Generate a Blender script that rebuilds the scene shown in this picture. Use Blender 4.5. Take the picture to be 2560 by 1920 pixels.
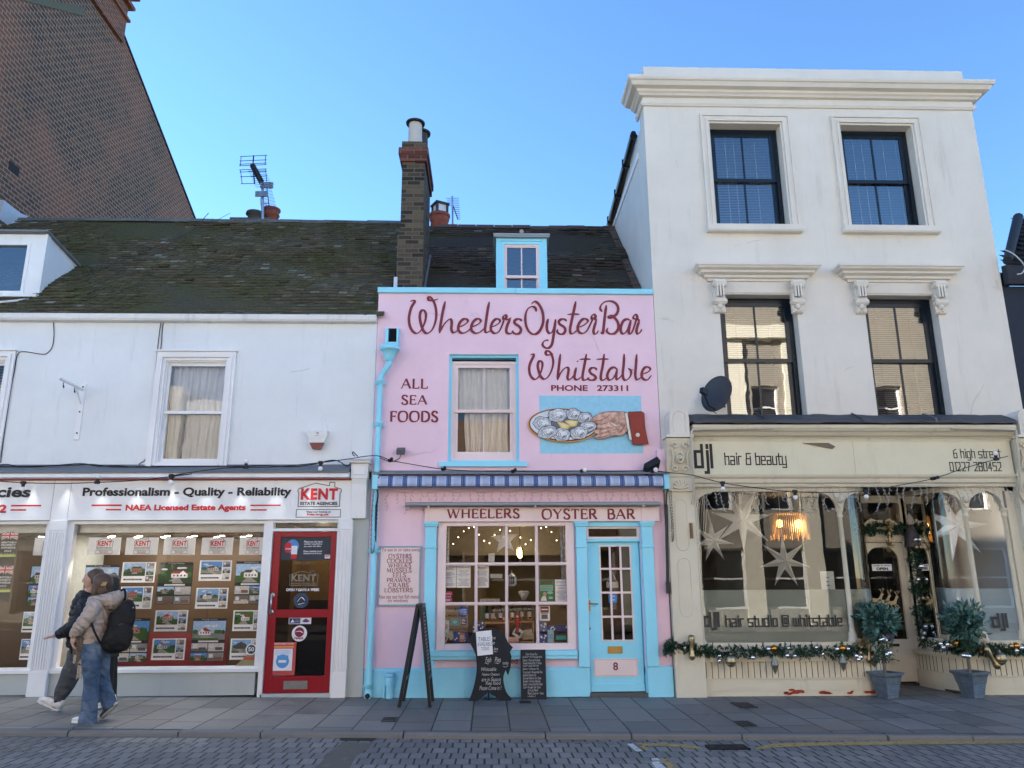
import bpy, bmesh, math, random
from mathutils import Vector, Matrix, noise
R_ = math.radians
for o in list(bpy.data.objects): bpy.data.objects.remove(o, do_unlink=True)
SC = bpy.context.scene
COL = SC.collection
rnd = random.Random(7)

# ------------------------------------------------------------------ camera
CAM_H, CAM_D = 1.6, 11.25          # eye height; metres from the shop fronts (which stand on the plane Y=0)
YAW, PITCH, ROLL = R_(1.8), R_(14.07), R_(-0.30)
cy_, sy_, cp_, sp_ = math.cos(YAW), math.sin(YAW), math.cos(PITCH), math.sin(PITCH)
FWD = Vector((sy_*cp_, cy_*cp_, sp_)); RT0 = Vector((cy_, -sy_, 0)); UP0 = RT0.cross(FWD)
RT = math.cos(ROLL)*RT0 + math.sin(ROLL)*UP0; UPV = -math.sin(ROLL)*RT0 + math.cos(ROLL)*UP0
cam = bpy.data.cameras.new('camera'); cam.sensor_width = 36; cam.lens = 1923/2560*36
cam.clip_start = .1; cam.clip_end = 3000
camo = bpy.data.objects.new('camera', cam); COL.objects.link(camo)
camo.matrix_world = Matrix(((RT.x, UPV.x, -FWD.x, 0), (RT.y, UPV.y, -FWD.y, -CAM_D), (RT.z, UPV.z, -FWD.z, CAM_H), (0, 0, 0, 1)))
SC.camera = camo
# ------------------------------------------------------------------ sky, sun, exposure
SUN_EL, SUN_AZ = R_(17), R_(62)      # low winter sun, behind the row and off along the street
wd = bpy.data.worlds.new('World'); SC.world = wd; wd.use_nodes = True
nt = wd.node_tree; nt.nodes.clear()
sky = nt.nodes.new('ShaderNodeTexSky'); sky.sky_type = 'NISHITA'; sky.sun_disc = False
sky.sun_elevation = SUN_EL; sky.sun_rotation = -SUN_AZ
sky.air_density = 1.0; sky.dust_density = 0.0; sky.ozone_density = 5.5; sky.altitude = 0
bg = nt.nodes.new('ShaderNodeBackground'); bg.inputs[1].default_value = 0.060
wo = nt.nodes.new('ShaderNodeOutputWorld')
nt.links.new(sky.outputs[0], bg.inputs[0]); nt.links.new(bg.outputs[0], wo.inputs[0])
sl = bpy.data.lights.new('sun', 'SUN'); sl.energy = 4.9; sl.angle = R_(.5); sl.color = (1, .93, .82)
so = bpy.data.objects.new('sun', sl); COL.objects.link(so)
sd = Vector((-math.sin(SUN_AZ)*math.cos(SUN_EL), math.cos(SUN_AZ)*math.cos(SUN_EL), math.sin(SUN_EL)))  # towards the sun
so.rotation_euler = sd.to_track_quat('Z', 'Y').to_euler(); so.location = (0, 30, 30)
SC.view_settings.view_transform = 'Standard'; SC.view_settings.look = 'None'
SC.view_settings.exposure = 2.90; SC.view_settings.gamma = 1
SC.cycles.use_denoising = True; SC.cycles.max_bounces = 8; SC.cycles.transparent_max_bounces = 16
SC.cycles.sample_clamp_indirect = 6

# ------------------------------------------------------------------ helpers
def P(px, py, Y=0.0):
    """a measured spot of the survey picture (2560 x 1920) on the upright plane at depth Y -> X, Z in metres"""
    d = RT*(px-1280) + UPV*(960-py) + FWD*1923
    t = (Y + CAM_D)/d.y
    return d.x*t, d.z*t + CAM_H
def G(px, py, Z=0.0):
    d = RT*(px-1280) + UPV*(960-py) + FWD*1923
    t = (Z-CAM_H)/d.z
    return d.x*t, d.y*t - CAM_D
def zoom(ox, oy, k): return lambda x, y, Y=0.0: P(ox+x*k, oy+y*k, Y)
def gz(x): return -0.013*x if x < 0 else -0.004*x     # the street falls gently to one side

class MB:
    def __init__(s): s.v = []; s.f = []; s.m = []; s.s = []; s.t = None
    def add(s, vs, fs, mi=0, sm=False):
        o = len(s.v); s.v += [tuple(v) for v in vs]
        for f in fs: s.f.append([o+i for i in f]); s.m.append(mi); s.s.append(sm)
        return s
    def box(s, x0, x1, y0, y1, z0, z1, mi=0):
        return s.add([(x0,y0,z0),(x1,y0,z0),(x1,y1,z0),(x0,y1,z0),(x0,y0,z1),(x1,y0,z1),(x1,y1,z1),(x0,y1,z1)],
            [(0,1,5,4),(1,2,6,5),(2,3,7,6),(3,0,4,7),(4,5,6,7),(3,2,1,0)], mi)
    def obox(s, c, ax, ay, az, mi=0):
        c, ax, ay, az = map(Vector, (c, ax, ay, az))
        return s.add([c-ax-ay-az, c+ax-ay-az, c+ax+ay-az, c-ax+ay-az, c-ax-ay+az, c+ax-ay+az, c+ax+ay+az, c-ax+ay+az],
            [(0,1,5,4),(1,2,6,5),(2,3,7,6),(3,0,4,7),(4,5,6,7),(3,2,1,0)], mi)
    def quad(s, a, b, c, d, mi=0): return s.add([a,b,c,d], [(0,1,2,3)], mi)
    def sheet(s, x0, x1, z0, z1, y, mi=0): return s.quad((x0,y,z0),(x1,y,z0),(x1,y,z1),(x0,y,z1), mi)
    def poly(s, pts, y, mi=0): return s.add([(p[0], y, p[1]) for p in pts], [tuple(range(len(pts)))], mi)
    def prism(s, pts, y0, y1, mi=0, mside=None):
        n = len(pts); a = [(p[0], y0, p[1]) for p in pts]; b = [(p[0], y1, p[1]) for p in pts]
        s.add(a+b, [tuple(range(n)), tuple(range(2*n-1, n-1, -1))], mi)
        return s.add(a+b, [(i, (i+1) % n, n+(i+1) % n, n+i) for i in range(n)], mi if mside is None else mside)
    def prismx(s, pts, x0, x1, mi=0):      # pts in (y, z)
        n = len(pts); a = [(x0, p[0], p[1]) for p in pts]; b = [(x1, p[0], p[1]) for p in pts]
        return s.add(a+b, [tuple(range(n)), tuple(range(2*n-1, n-1, -1))]+[(i, (i+1) % n, n+(i+1) % n, n+i) for i in range(n)], mi)
    def prismz(s, pts, z0, z1, mi=0, sm=False):      # pts in (x, y)
        n = len(pts); a = [(p[0], p[1], z0) for p in pts]; b = [(p[0], p[1], z1) for p in pts]
        s.add(a+b, [tuple(range(n)), tuple(range(2*n-1, n-1, -1))], mi)
        return s.add(a+b, [(i, (i+1) % n, n+(i+1) % n, n+i) for i in range(n)], mi, sm)
    def tube(s, path, r, n=8, mi=0, cap=True):
        path = [Vector(p) for p in path]; k = len(path); rs = r if isinstance(r, (list, tuple)) else [r]*k
        vs = []; ref = None
        for i, p in enumerate(path):
            d = (path[min(i+1, k-1)]-path[max(i-1, 0)]).normalized()
            if ref is None: ref = d.orthogonal().normalized()
            ref = (ref - d*ref.dot(d));  ref = ref.normalized() if ref.length > 1e-6 else d.orthogonal().normalized()
            b = d.cross(ref)
            for j in range(n):
                a = 2*math.pi*j/n; vs.append(p+(ref*math.cos(a)+b*math.sin(a))*rs[i])
        fs = [(i*n+j, i*n+(j+1) % n, (i+1)*n+(j+1) % n, (i+1)*n+j) for i in range(k-1) for j in range(n)]
        s.add(vs, fs, mi, True)
        if cap: s.add(vs[:n]+vs[-n:], [tuple(range(n)), tuple(range(2*n-1, n-1, -1))], mi)
        return s
    def lathe(s, prof, c, n=16, mi=0, axis='z', sm=True):
        cx, cy, cz = c; vs = []
        for r, h in prof:
            for j in range(n):
                a = 2*math.pi*j/n; u, w = r*math.cos(a), r*math.sin(a)
                vs.append((cx+u, cy+w, cz+h) if axis == 'z' else (cx+u, cy+h, cz+w) if axis == 'y' else (cx+h, cy+u, cz+w))
        k = len(prof)
        fs = [(i*n+j, i*n+(j+1) % n, (i+1)*n+(j+1) % n, (i+1)*n+j) for i in range(k-1) for j in range(n)]
        return s.add(vs, fs, mi, sm)
    def ball(s, c, r, n=12, mi=0, sz=1.0):
        k = n//2
        return s.lathe([(max(r*math.sin(math.pi*i/k), 1e-4), -r*sz*math.cos(math.pi*i/k)) for i in range(k+1)], c, n, mi)
    def disc(s, cx, cz, rx, rz, y, n=20, mi=0, a0=0):
        return s.poly([(cx+rx*math.cos(a0+2*math.pi*i/n), cz+rz*math.sin(a0+2*math.pi*i/n)) for i in range(n)], y, mi)
    def stroke(s, pts, w, y, mi=0, thin=.5, step=None, y1=0.0, taper=True):
        """flat brush stroke through (x, z) points on the plane y: broad going down, fine going up"""
        pts = smooth(pts, 7); n = len(pts); L = []; 
        for i, p in enumerate(pts):
            a, b = pts[max(i-1, 0)], pts[min(i+1, n-1)]
            dx, dz = b[0]-a[0], b[1]-a[1]; l = math.hypot(dx, dz) or 1e-9
            dn = max(0., -dz/l) if dz < 0 else 0.
            up = max(0., dz/l)*max(0., dx/l)*1.6
            ww = w*(thin+(1-thin)*min(1, .35+.75*dn+.5*abs(dz/l)-up*.75))
            if taper: ww *= min(1, .45+.55*min(i, n-1-i)/4)
            L.append((p[0]-dz/l*ww/2, p[1]+dx/l*ww/2, p[0]+dz/l*ww/2, p[1]-dx/l*ww/2))
        vs = []
        for i, q in enumerate(L):
            yy = y - y1*i - .00002*i
            vs += [(q[0], yy, q[1]), (q[2], yy, q[3])]
        return s.add(vs, [(2*i, 2*i+1, 2*i+3, 2*i+2) for i in range(n-1)], mi)
    def line(s, pts, w, y, mi=0):
        for i in range(len(pts)-1):
            (a, b), (c, d) = pts[i], pts[i+1]; l = math.hypot(c-a, d-b) or 1e-9; nx, nz = -(d-b)/l*w/2, (c-a)/l*w/2
            yy = y-.0001*(i % 3)
            s.quad((a+nx, yy, b+nz), (a-nx, yy, b-nz), (c-nx, yy, d-nz), (c+nx, yy, d+nz), mi)
        return s
    def leaf(s, c, l, w, mi=0, up=None, r=rnd):
        d = Vector((r.gauss(0,1), r.gauss(0,1), r.gauss(0,1)))
        if up is not None: d = d*.55 + Vector(up)
        d.normalize(); b = d.orthogonal().normalized(); b.rotate(Matrix.Rotation(r.uniform(0, 6.28), 3, d)); nrm = d.cross(b)
        c = Vector(c)
        return s.add([c, c+d*l*.5+b*w*.5+nrm*l*.06, c+d*l, c+d*l*.5-b*w*.5+nrm*l*.06], [(0,1,2),(0,2,3)], mi)
    def build(s, name, mats, parent=None, bevel=0, tint=None, subs=0):
        me = bpy.data.meshes.new(name)
        me.from_pydata(s.v, [], s.f)
        mats = mats if isinstance(mats, (list, tuple)) else [mats]
        for m in mats: me.materials.append(m)
        me.polygons.foreach_set('material_index', s.m); me.polygons.foreach_set('use_smooth', s.s)
        if tint:
            at = me.attributes.new('tint', 'FLOAT', 'FACE'); at.data.foreach_set('value', tint)
        me.update()
        if not tint:
            bm = bmesh.new(); bm.from_mesh(me); bmesh.ops.recalc_face_normals(bm, faces=bm.faces); bm.to_mesh(me); bm.free()
        o = bpy.data.objects.new(name, me); COL.objects.link(o)
        if parent is not None: adopt(o, parent)
        if bevel:
            b = o.modifiers.new('bevel', 'BEVEL'); b.width = bevel; b.segments = 2; b.limit_method = 'ANGLE'
        return o
def adopt(o, parent):
    o.parent = parent
    pm = Matrix.Translation(parent.location) if parent.parent is None and parent.type == 'EMPTY' else Matrix.Identity(4)
    if parent.parent is not None:
        p = parent
        while p.parent is not None: p = p.parent
        # parts sit unmoved under their thing, so a sub-part only has to undo nothing
    o.matrix_parent_inverse = pm.inverted()
def smooth(pts, k=6):
    if len(pts) < 3: 
        p, q = pts; return [tuple(a+(b-a)*i/k for a, b in zip(p, q)) for i in range(k+1)]
    q = [pts[0]]+list(pts)+[pts[-1]]; out = []
    for i in range(1, len(q)-2):
        p0, p1, p2, p3 = q[i-1:i+3]
        for j in range(k):
            t = j/k; out.append(tuple(.5*((2*p1[c])+(-p0[c]+p2[c])*t+(2*p0[c]-5*p1[c]+4*p2[c]-p3[c])*t*t+(-p0[c]+3*p1[c]-3*p2[c]+p3[c])*t**3) for c in range(len(p1))))
    out.append(tuple(pts[-1])); return out
def tag(o, label, cat, group=None, kind=None):
    o['label'] = label; o['category'] = cat
    if group: o['group'] = group
    if kind: o['kind'] = kind
    return o
def thing(name, label, cat, loc=(0,0,0), group=None):
    o = bpy.data.objects.new(name, None); COL.objects.link(o); o.location = loc; o.empty_display_size = .2
    return tag(o, label, cat, group)
def struct(o): o['kind'] = 'structure'; return o
def copy_tree(src, offset, label=None):
    def rec(o, parent):
        c = o.copy(); COL.objects.link(c)
        if parent is not None: c.parent = parent
        for ch in o.children: rec(ch, c)
        return c
    r = rec(src, None); r.location = Vector(src.location)+Vector(offset)
    if label: r['label'] = label
    return r

# text from the built-in font, laid out flat on an upright plane
_tc = {}
def glyphs(body, bold=0., shear=0., sp=1.):
    k = (body, bold, shear, sp)
    if k not in _tc:
        cu = bpy.data.curves.new('lettering', 'FONT'); cu.body = body; cu.size = 1; cu.offset = bold; cu.shear = shear
        cu.space_character = sp; cu.resolution_u = 3; cu.fill_mode = 'FRONT'
        o = bpy.data.objects.new('lettering', cu); COL.objects.link(o)
        dg = bpy.context.evaluated_depsgraph_get(); me = bpy.data.meshes.new_from_object(o.evaluated_get(dg))
        vs = [(v.co.x, v.co.y) for v in me.vertices]; fs = [tuple(p.vertices) for p in me.polygons]
        bpy.data.objects.remove(o); bpy.data.curves.remove(cu); bpy.data.meshes.remove(me)
        xs = [v[0] for v in vs] or [0]; ys = [v[1] for v in vs] or [0]
        _tc[k] = (vs, fs, min(xs), max(xs), min(ys), max(ys))
    return _tc[k]
def text(mb, body, x0, x1, z0, z1, y, mi=0, bold=0., shear=0., sp=1., fit='both', align='C', rot=0, flip=False, back=False):
    """fit the ink of BODY into the box x0..x1, z0..z1 on the plane y (facing -Y)"""
    vs, fs, a, b, c, d = glyphs(body, bold, shear, sp)
    if not vs: return
    sx, sz = (x1-x0)/(b-a), (z1-z0)/(d-c)
    if fit == 'h': sx = sz
    if fit == 'w': sz = sx
    cx = (x0+x1)/2-(a+b)/2*sx if align == 'C' else x0-a*sx
    cz = (z0+z1)/2-(c+d)/2*sz
    mx, mz = (x0+x1)/2, (z0+z1)/2; cr, sr = math.cos(rot), math.sin(rot); out = []
    for u, w in vs:
        X, Z = cx+u*sx, cz+w*sz
        if flip: X = x0+x1-X
        X, Z = mx+(X-mx)*cr-(Z-mz)*sr, mz+(X-mx)*sr+(Z-mz)*cr
        out.append((X, y, Z))
    mb.add(out, fs, mi)
# serif capitals: strokes T = thick, N = thin, C = curve thick, S = serif tick; unit cap height, widths given
SERIF = {
'A': (.78, [('N',[(.04,0),(.39,1)]),('T',[(.39,1),(.74,0)]),('N',[(.17,.36),(.61,.36)])], [(.04,0),(.74,0)]),
'B': (.62, [('T',[(.12,0),(.12,1)]),('C',[(.12,.985),(.34,.98),(.5,.88),(.5,.64),(.34,.53),(.12,.53)]),('C',[(.12,.53),(.38,.53),(.57,.42),(.57,.14),(.38,.015),(.12,.015)])], [(.1,0),(.1,1)]),
'C': (.72, [('C',[(.66,.74),(.64,.9),(.45,1),(.22,.92),(.08,.68),(.08,.34),(.22,.07),(.45,0),(.64,.1),(.68,.26)])], []),
'D': (.76, [('T',[(.12,0),(.12,1)]),('C',[(.12,.985),(.38,.98),(.62,.82),(.69,.5),(.62,.18),(.38,.02),(.12,.015)])], [(.1,0),(.1,1)]),
'E': (.58, [('T',[(.12,0),(.12,1)]),('N',[(.12,.975),(.54,.975)]),('N',[(.12,.52),(.44,.52)]),('N',[(.12,.025),(.56,.025)]),('N',[(.53,1),(.53,.82)]),('N',[(.55,0),(.55,.2)]),('N',[(.44,.42),(.44,.62)])], [(.1,0),(.1,1)]),
'F': (.55, [('T',[(.12,0),(.12,1)]),('N',[(.12,.975),(.53,.975)]),('N',[(.12,.52),(.42,.52)]),('N',[(.52,1),(.52,.8)]),('N',[(.42,.42),(.42,.62)])], [(.12,0),(.1,1)]),
'H': (.8, [('T',[(.13,0),(.13,1)]),('T',[(.67,0),(.67,1)]),('N',[(.13,.52),(.67,.52)])], [(.13,0),(.13,1),(.67,0),(.67,1)]),
'K': (.74, [('T',[(.13,0),(.13,1)]),('N',[(.62,1),(.13,.42)]),('T',[(.28,.58),(.66,0)])], [(.13,0),(.13,1),(.62,1),(.66,0)]),
'L': (.58, [('T',[(.12,0),(.12,1)]),('N',[(.12,.025),(.55,.025)]),('N',[(.55,0),(.55,.22)])], [(.1,0),(.12,1)]),
'M': (.94, [('N',[(.12,0),(.16,1)]),('T',[(.16,1),(.47,.12)]),('N',[(.47,.12),(.78,1)]),('T',[(.78,1),(.82,0)])], [(.12,0),(.82,0),(.14,1),(.8,1)]),
'N': (.8, [('N',[(.13,0),(.13,1)]),('T',[(.13,1),(.67,0)]),('N',[(.67,0),(.67,1)])], [(.13,0),(.1,1),(.67,1)]),
'O': (.84, [('C',[(.42,1),(.2,.93),(.08,.7),(.08,.3),(.2,.07),(.42,0),(.64,.07),(.76,.3),(.76,.7),(.64,.93),(.42,1)])], []),
'P': (.6, [('T',[(.12,0),(.12,1)]),('C',[(.12,.985),(.36,.98),(.54,.86),(.54,.6),(.36,.46),(.12,.46)])], [(.12,0),(.1,1)]),
'R': (.7, [('T',[(.12,0),(.12,1)]),('C',[(.12,.985),(.36,.98),(.52,.87),(.52,.63),(.36,.51),(.12,.51)]),('T',[(.32,.5),(.64,0)])], [(.12,0),(.1,1),(.64,0)]),
'S': (.56, [('C',[(.48,.78),(.44,.94),(.28,1),(.12,.9),(.1,.7),(.24,.56),(.4,.44),(.5,.28),(.46,.08),(.28,0),(.12,.06),(.06,.24)])], []),
'T': (.66, [('T',[(.33,0),(.33,1)]),('N',[(.04,.975),(.62,.975)]),('N',[(.05,1),(.05,.8)]),('N',[(.61,1),(.61,.8)])], [(.33,0)]),
'U': (.78, [('T',[(.13,1),(.13,.35),(.2,.08),(.4,0),(.58,.06),(.65,.3),(.65,1)])], [(.13,1),(.65,1)]),
'W': (1.08, [('T',[(.06,1),(.3,0)]),('N',[(.3,0),(.54,.95)]),('T',[(.5,1),(.76,0)]),('N',[(.76,0),(1.02,1)])], [(.06,1),(1.02,1),(.5,1)]),
'Y': (.74, [('T',[(.05,1),(.37,.48)]),('N',[(.69,1),(.37,.48)]),('T',[(.37,.48),(.37,0)])], [(.05,1),(.69,1),(.37,0)]),
' ': (.45, [], []),
}
def serif(mb, body, x0, x1, z0, z1, y, mi=0, wt=.15, gap=.1):
    tot = sum(SERIF[c][0] for c in body)+gap*(len(body)-1); sx = (x1-x0)/tot; h = z1-z0; x = x0; n = 0
    for c in body:
        w, st, sf = SERIF[c]
        for kind, pts in st:
            q = [(x+p[0]*sx, z0+p[1]*h) for p in pts]; n += 1; yy = y-.00015*n
            if kind == 'C' or len(pts) > 2:
                mb.stroke(q, wt*h, yy, mi, thin=.45, taper=False)
            else: mb.line(q, (wt if kind == 'T' else wt*.5)*h, yy, mi)
        for a, b in sf:
            n += 1; zz = z0+b*h+(.025*h if b < .5 else -.025*h)
            mb.line([(x+a*sx-.11*h, zz), (x+a*sx+.11*h, zz)], .05*h, y-.00015*n, mi)
        x += (w+gap)*sx

# ------------------------------------------------------------------ materials
_mc = {}
def node_mat(name):
    m = bpy.data.materials.new(name); m.use_nodes = True; t = m.node_tree; t.nodes.clear()
    out = t.nodes.new('ShaderNodeOutputMaterial'); bs = t.nodes.new('ShaderNodeBsdfPrincipled'); t.links.new(bs.outputs[0], out.inputs[0])
    return m, t, bs, out
def N(t, typ, **kw):
    n = t.nodes.new(typ)
    for k, v in kw.items(): setattr(n, k, v)
    return n
def L(t, a, b): t.links.new(a, b)
def coords(t, scale=(1,1,1), kind='Object'):
    tc = N(t, 'ShaderNodeTexCoord'); mp = N(t, 'ShaderNodeMapping'); mp.inputs['Scale'].default_value = scale
    L(t, tc.outputs[kind], mp.inputs[0]); return mp.outputs[0]
def noise_n(t, vec, sc, det=4, rough=.6):
    n = N(t, 'ShaderNodeTexNoise'); n.inputs['Scale'].default_value = sc; n.inputs['Detail'].default_value = det; n.inputs['Roughness'].default_value = rough
    L(t, vec, n.inputs['Vector']); return n.outputs['Fac']
def ramp(t, fac, stops):
    r = N(t, 'ShaderNodeValToRGB'); e = r.color_ramp.elements
    while len(e) < len(stops): e.new(.5)
    for i, (p, c) in enumerate(stops): e[i].position = p; e[i].color = (*c, 1) if len(c) == 3 else c
    L(t, fac, r.inputs[0]); return r.outputs[0]
def mix(t, fac, a, b, mode='MIX'):
    n = N(t, 'ShaderNodeMix', data_type='RGBA', blend_type=mode)
    for sock, v in ((n.inputs[0], fac), (n.inputs[6], a), (n.inputs[7], b)):
        if isinstance(v, bpy.types.NodeSocket): L(t, v, sock)
        else: sock.default_value = v if not isinstance(v, tuple) else (*v, 1)
    return n.outputs[2]
def bump(t, bs, h, strength=.3, dist=.01):
    b = N(t, 'ShaderNodeBump'); b.inputs['Strength'].default_value = strength; b.inputs['Distance'].default_value = dist
    L(t, h, b.inputs['Height']); L(t, b.outputs[0], bs.inputs['Normal'])
def flat(rgb, rough=.6, metal=0., var=.06, sc=14., name=None, spec=.4, emit=0.):
    k = (rgb, rough, metal, var, sc, name, emit)
    if k in _mc: return _mc[k]
    m, t, bs, out = node_mat(name or 'paint')
    f = noise_n(t, coords(t), sc)
    c = ramp(t, f, [(.3, tuple(x*(1-var*1.6) for x in rgb)), (.7, tuple(min(1, x*(1+var)) for x in rgb))])
    L(t, c, bs.inputs['Base Color']); bs.inputs['Roughness'].default_value = rough; bs.inputs['Metallic'].default_value = metal
    bs.inputs['Specular IOR Level'].default_value = spec
    if emit:
        bs.inputs['Emission Color'].default_value = (*rgb, 1); bs.inputs['Emission Strength'].default_value = emit
    _mc[k] = m; return m
def render_mat(name, rgb, dirt=(.35,.33,.30), amt=.35, bmp=.25, streak=.5, rough=.75, hair=0.):
    """painted stucco or timber: broad unevenness, rain streaks, specks and fine grain"""
    m, t, bs, out = node_mat(name)
    v = coords(t); big = noise_n(t, v, .9, 5, .65); st = noise_n(t, coords(t, (3.2, 3.2, .35)), 1.6, 5, .7)
    spk = noise_n(t, v, 22, 3, .7); fine = noise_n(t, v, 90, 3, .6)
    c = mix(t, ramp(t, big, [(.35, (0,0,0)), (.75, (1,1,1))]), rgb, tuple(x*.88 for x in rgb))
    s = ramp(t, st, [(.56, (0,0,0)), (.8, (1,1,1))])
    mm = N(t, 'ShaderNodeMath', operation='MULTIPLY'); L(t, s, mm.inputs[0]); mm.inputs[1].default_value = amt*streak
    c = mix(t, mm.outputs[0], c, tuple(a*b*1.5 for a, b in zip(rgb, dirt)))
    s2 = ramp(t, spk, [(.67, (0,0,0)), (.76, (1,1,1))]); m2 = N(t, 'ShaderNodeMath', operation='MULTIPLY'); L(t, s2, m2.inputs[0]); m2.inputs[1].default_value = amt*.55
    c = mix(t, m2.outputs[0], c, tuple(a*b*1.3 for a, b in zip(rgb, dirt)))
    if hair:
        w = N(t, 'ShaderNodeTexVoronoi', feature='DISTANCE_TO_EDGE'); w.inputs['Scale'].default_value = .55
        wv = mix(t, .12, v, noise_out_vec(t, v)); L(t, wv, w.inputs['Vector'])
        h = ramp(t, w.outputs['Distance'], [(.0, (1,1,1)), (.006, (0,0,0))]); brk = ramp(t, noise_n(t, v, 1.3), [(.55, (0,0,0)), (.62, (1,1,1))])
        m3 = N(t, 'ShaderNodeMath', operation='MULTIPLY'); L(t, h, m3.inputs[0]); L(t, brk, m3.inputs[1])
        m4 = N(t, 'ShaderNodeMath', operation='MULTIPLY'); L(t, m3.outputs[0], m4.inputs[0]); m4.inputs[1].default_value = hair
        c = mix(t, m4.outputs[0], c, tuple(a*.3 for a in rgb))
    L(t, c, bs.inputs['Base Color']); bs.inputs['Roughness'].default_value = rough; bs.inputs['Specular IOR Level'].default_value = .3
    ad = N(t, 'ShaderNodeMath', operation='ADD'); L(t, fine, ad.inputs[0]); L(t, spk, ad.inputs[1])
    bump(t, bs, ad.outputs[0], bmp, .006)
    return m
def noise_out_vec(t, v):
    n = N(t, 'ShaderNodeTexNoise'); n.inputs['Scale'].default_value = 3.; L(t, v, n.inputs['Vector']); return n.outputs['Color']
def wall_uv(t, horizontal=False):
    """object coordinates turned so that bricks lie level on every upright face"""
    tc = N(t, 'ShaderNodeTexCoord'); s = N(t, 'ShaderNodeSeparateXYZ'); L(t, tc.outputs['Object'], s.inputs[0])
    g = N(t, 'ShaderNodeNewGeometry'); sn = N(t, 'ShaderNodeSeparateXYZ'); L(t, g.outputs['Normal'], sn.inputs[0])
    a = N(t, 'ShaderNodeMath', operation='ABSOLUTE'); L(t, sn.outputs[0], a.inputs[0])
    gt = N(t, 'ShaderNodeMath', operation='GREATER_THAN'); L(t, a.outputs[0], gt.inputs[0]); gt.inputs[1].default_value = .6
    mx = N(t, 'ShaderNodeMix', data_type='FLOAT'); L(t, gt.outputs[0], mx.inputs[0]); L(t, s.outputs[0], mx.inputs[2]); L(t, s.outputs[1], mx.inputs[3])
    cb = N(t, 'ShaderNodeCombineXYZ'); L(t, mx.outputs[0], cb.inputs[0]); L(t, s.outputs[2], cb.inputs[1])
    return cb.outputs[0], tc.outputs['Object']
def brick_mat(name, stops, mortar, bw=.225, rh=.075, ms=.009, patch=None, pstops=((.5,), (.62,)), bmp=.6, rough=.85, var=1.0, lichen=None):
    m, t, bs, out = node_mat(name); v, obj = wall_uv(t)
    br = N(t, 'ShaderNodeTexBrick'); br.inputs['Scale'].default_value = 1; br.inputs['Brick Width'].default_value = bw; br.inputs['Row Height'].default_value = rh
    br.inputs['Mortar Size'].default_value = ms; br.inputs['Mortar Smooth'].default_value = .2; br.inputs['Bias'].default_value = 0
    br.inputs['Color1'].default_value = (0,0,0,1); br.inputs['Color2'].default_value = (1,1,1,1); br.inputs['Mortar'].default_value = (.5,.5,.5,1)
    wob = N(t, 'ShaderNodeVectorMath', operation='ADD'); nz = N(t, 'ShaderNodeTexNoise'); nz.inputs['Scale'].default_value = 4.; L(t, obj, nz.inputs['Vector'])
    sc = N(t, 'ShaderNodeVectorMath', operation='SCALE'); L(t, nz.outputs['Color'], sc.inputs[0]); sc.inputs['Scale'].default_value = .012
    L(t, v, wob.inputs[0]); L(t, sc.outputs[0], wob.inputs[1]); L(t, wob.outputs[0], br.inputs['Vector'])
    c = ramp(t, br.outputs['Color'], stops)
    g = noise_n(t, obj, 26, 4, .7); c = mix(t, .45, c, ramp(t, g, [(.3, (.35,.35,.35)), (.7, (1.,1.,1.))]), 'MULTIPLY')
    if patch:
        f = noise_n(t, obj, .33, 4, .55); k = ramp(t, f, [(patch[1], (0,0,0)), (patch[2], (1,1,1))])
        c = mix(t, k, c, mix(t, .75, c, patch[0]))
    c = mix(t, br.outputs['Fac'], c, mortar)
    if lichen:
        f = noise_n(t, obj, 1.7, 6, .72); k = ramp(t, f, [(lichen[1], (0,0,0)), (lichen[1]+.06, (1,1,1))]); c = mix(t, k, c, lichen[0])
    L(t, c, bs.inputs['Base Color']); bs.inputs['Roughness'].default_value = rough; bs.inputs['Specular IOR Level'].default_value = .25
    iv = N(t, 'ShaderNodeMath', operation='SUBTRACT'); iv.inputs[0].default_value = 1; L(t, br.outputs['Fac'], iv.inputs[1])
    ad = N(t, 'ShaderNodeMath', operation='ADD'); L(t, iv.outputs[0], ad.inputs[0]); L(t, g, ad.inputs[1])
    bump(t, bs, ad.outputs[0], bmp, .01); return m
def tile_mat(name, base, light, moss, moss_at=.5, light_at=.86):
    m, t, bs, out = node_mat(name); at = N(t, 'ShaderNodeAttribute', attribute_name='tint')
    v = coords(t); f = noise_n(t, v, .8, 5, .65); g = noise_n(t, v, 30, 3, .7)
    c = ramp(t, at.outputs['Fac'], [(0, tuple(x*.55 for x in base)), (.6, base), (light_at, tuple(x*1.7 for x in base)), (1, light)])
    c = mix(t, ramp(t, f, [(moss_at-.08, (0,0,0)), (moss_at+.12, (1,1,1))]), c, mix(t, .65, c, moss))
    c = mix(t, .6, c, ramp(t, g, [(.3, (.35,.35,.35)), (.72, (1.35,1.35,1.35))]), 'MULTIPLY')
    L(t, c, bs.inputs['Base Color']); bs.inputs['Roughness'].default_value = .9; bs.inputs['Specular IOR Level'].default_value = .2
    bump(t, bs, g, .5, .01); return m
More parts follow.
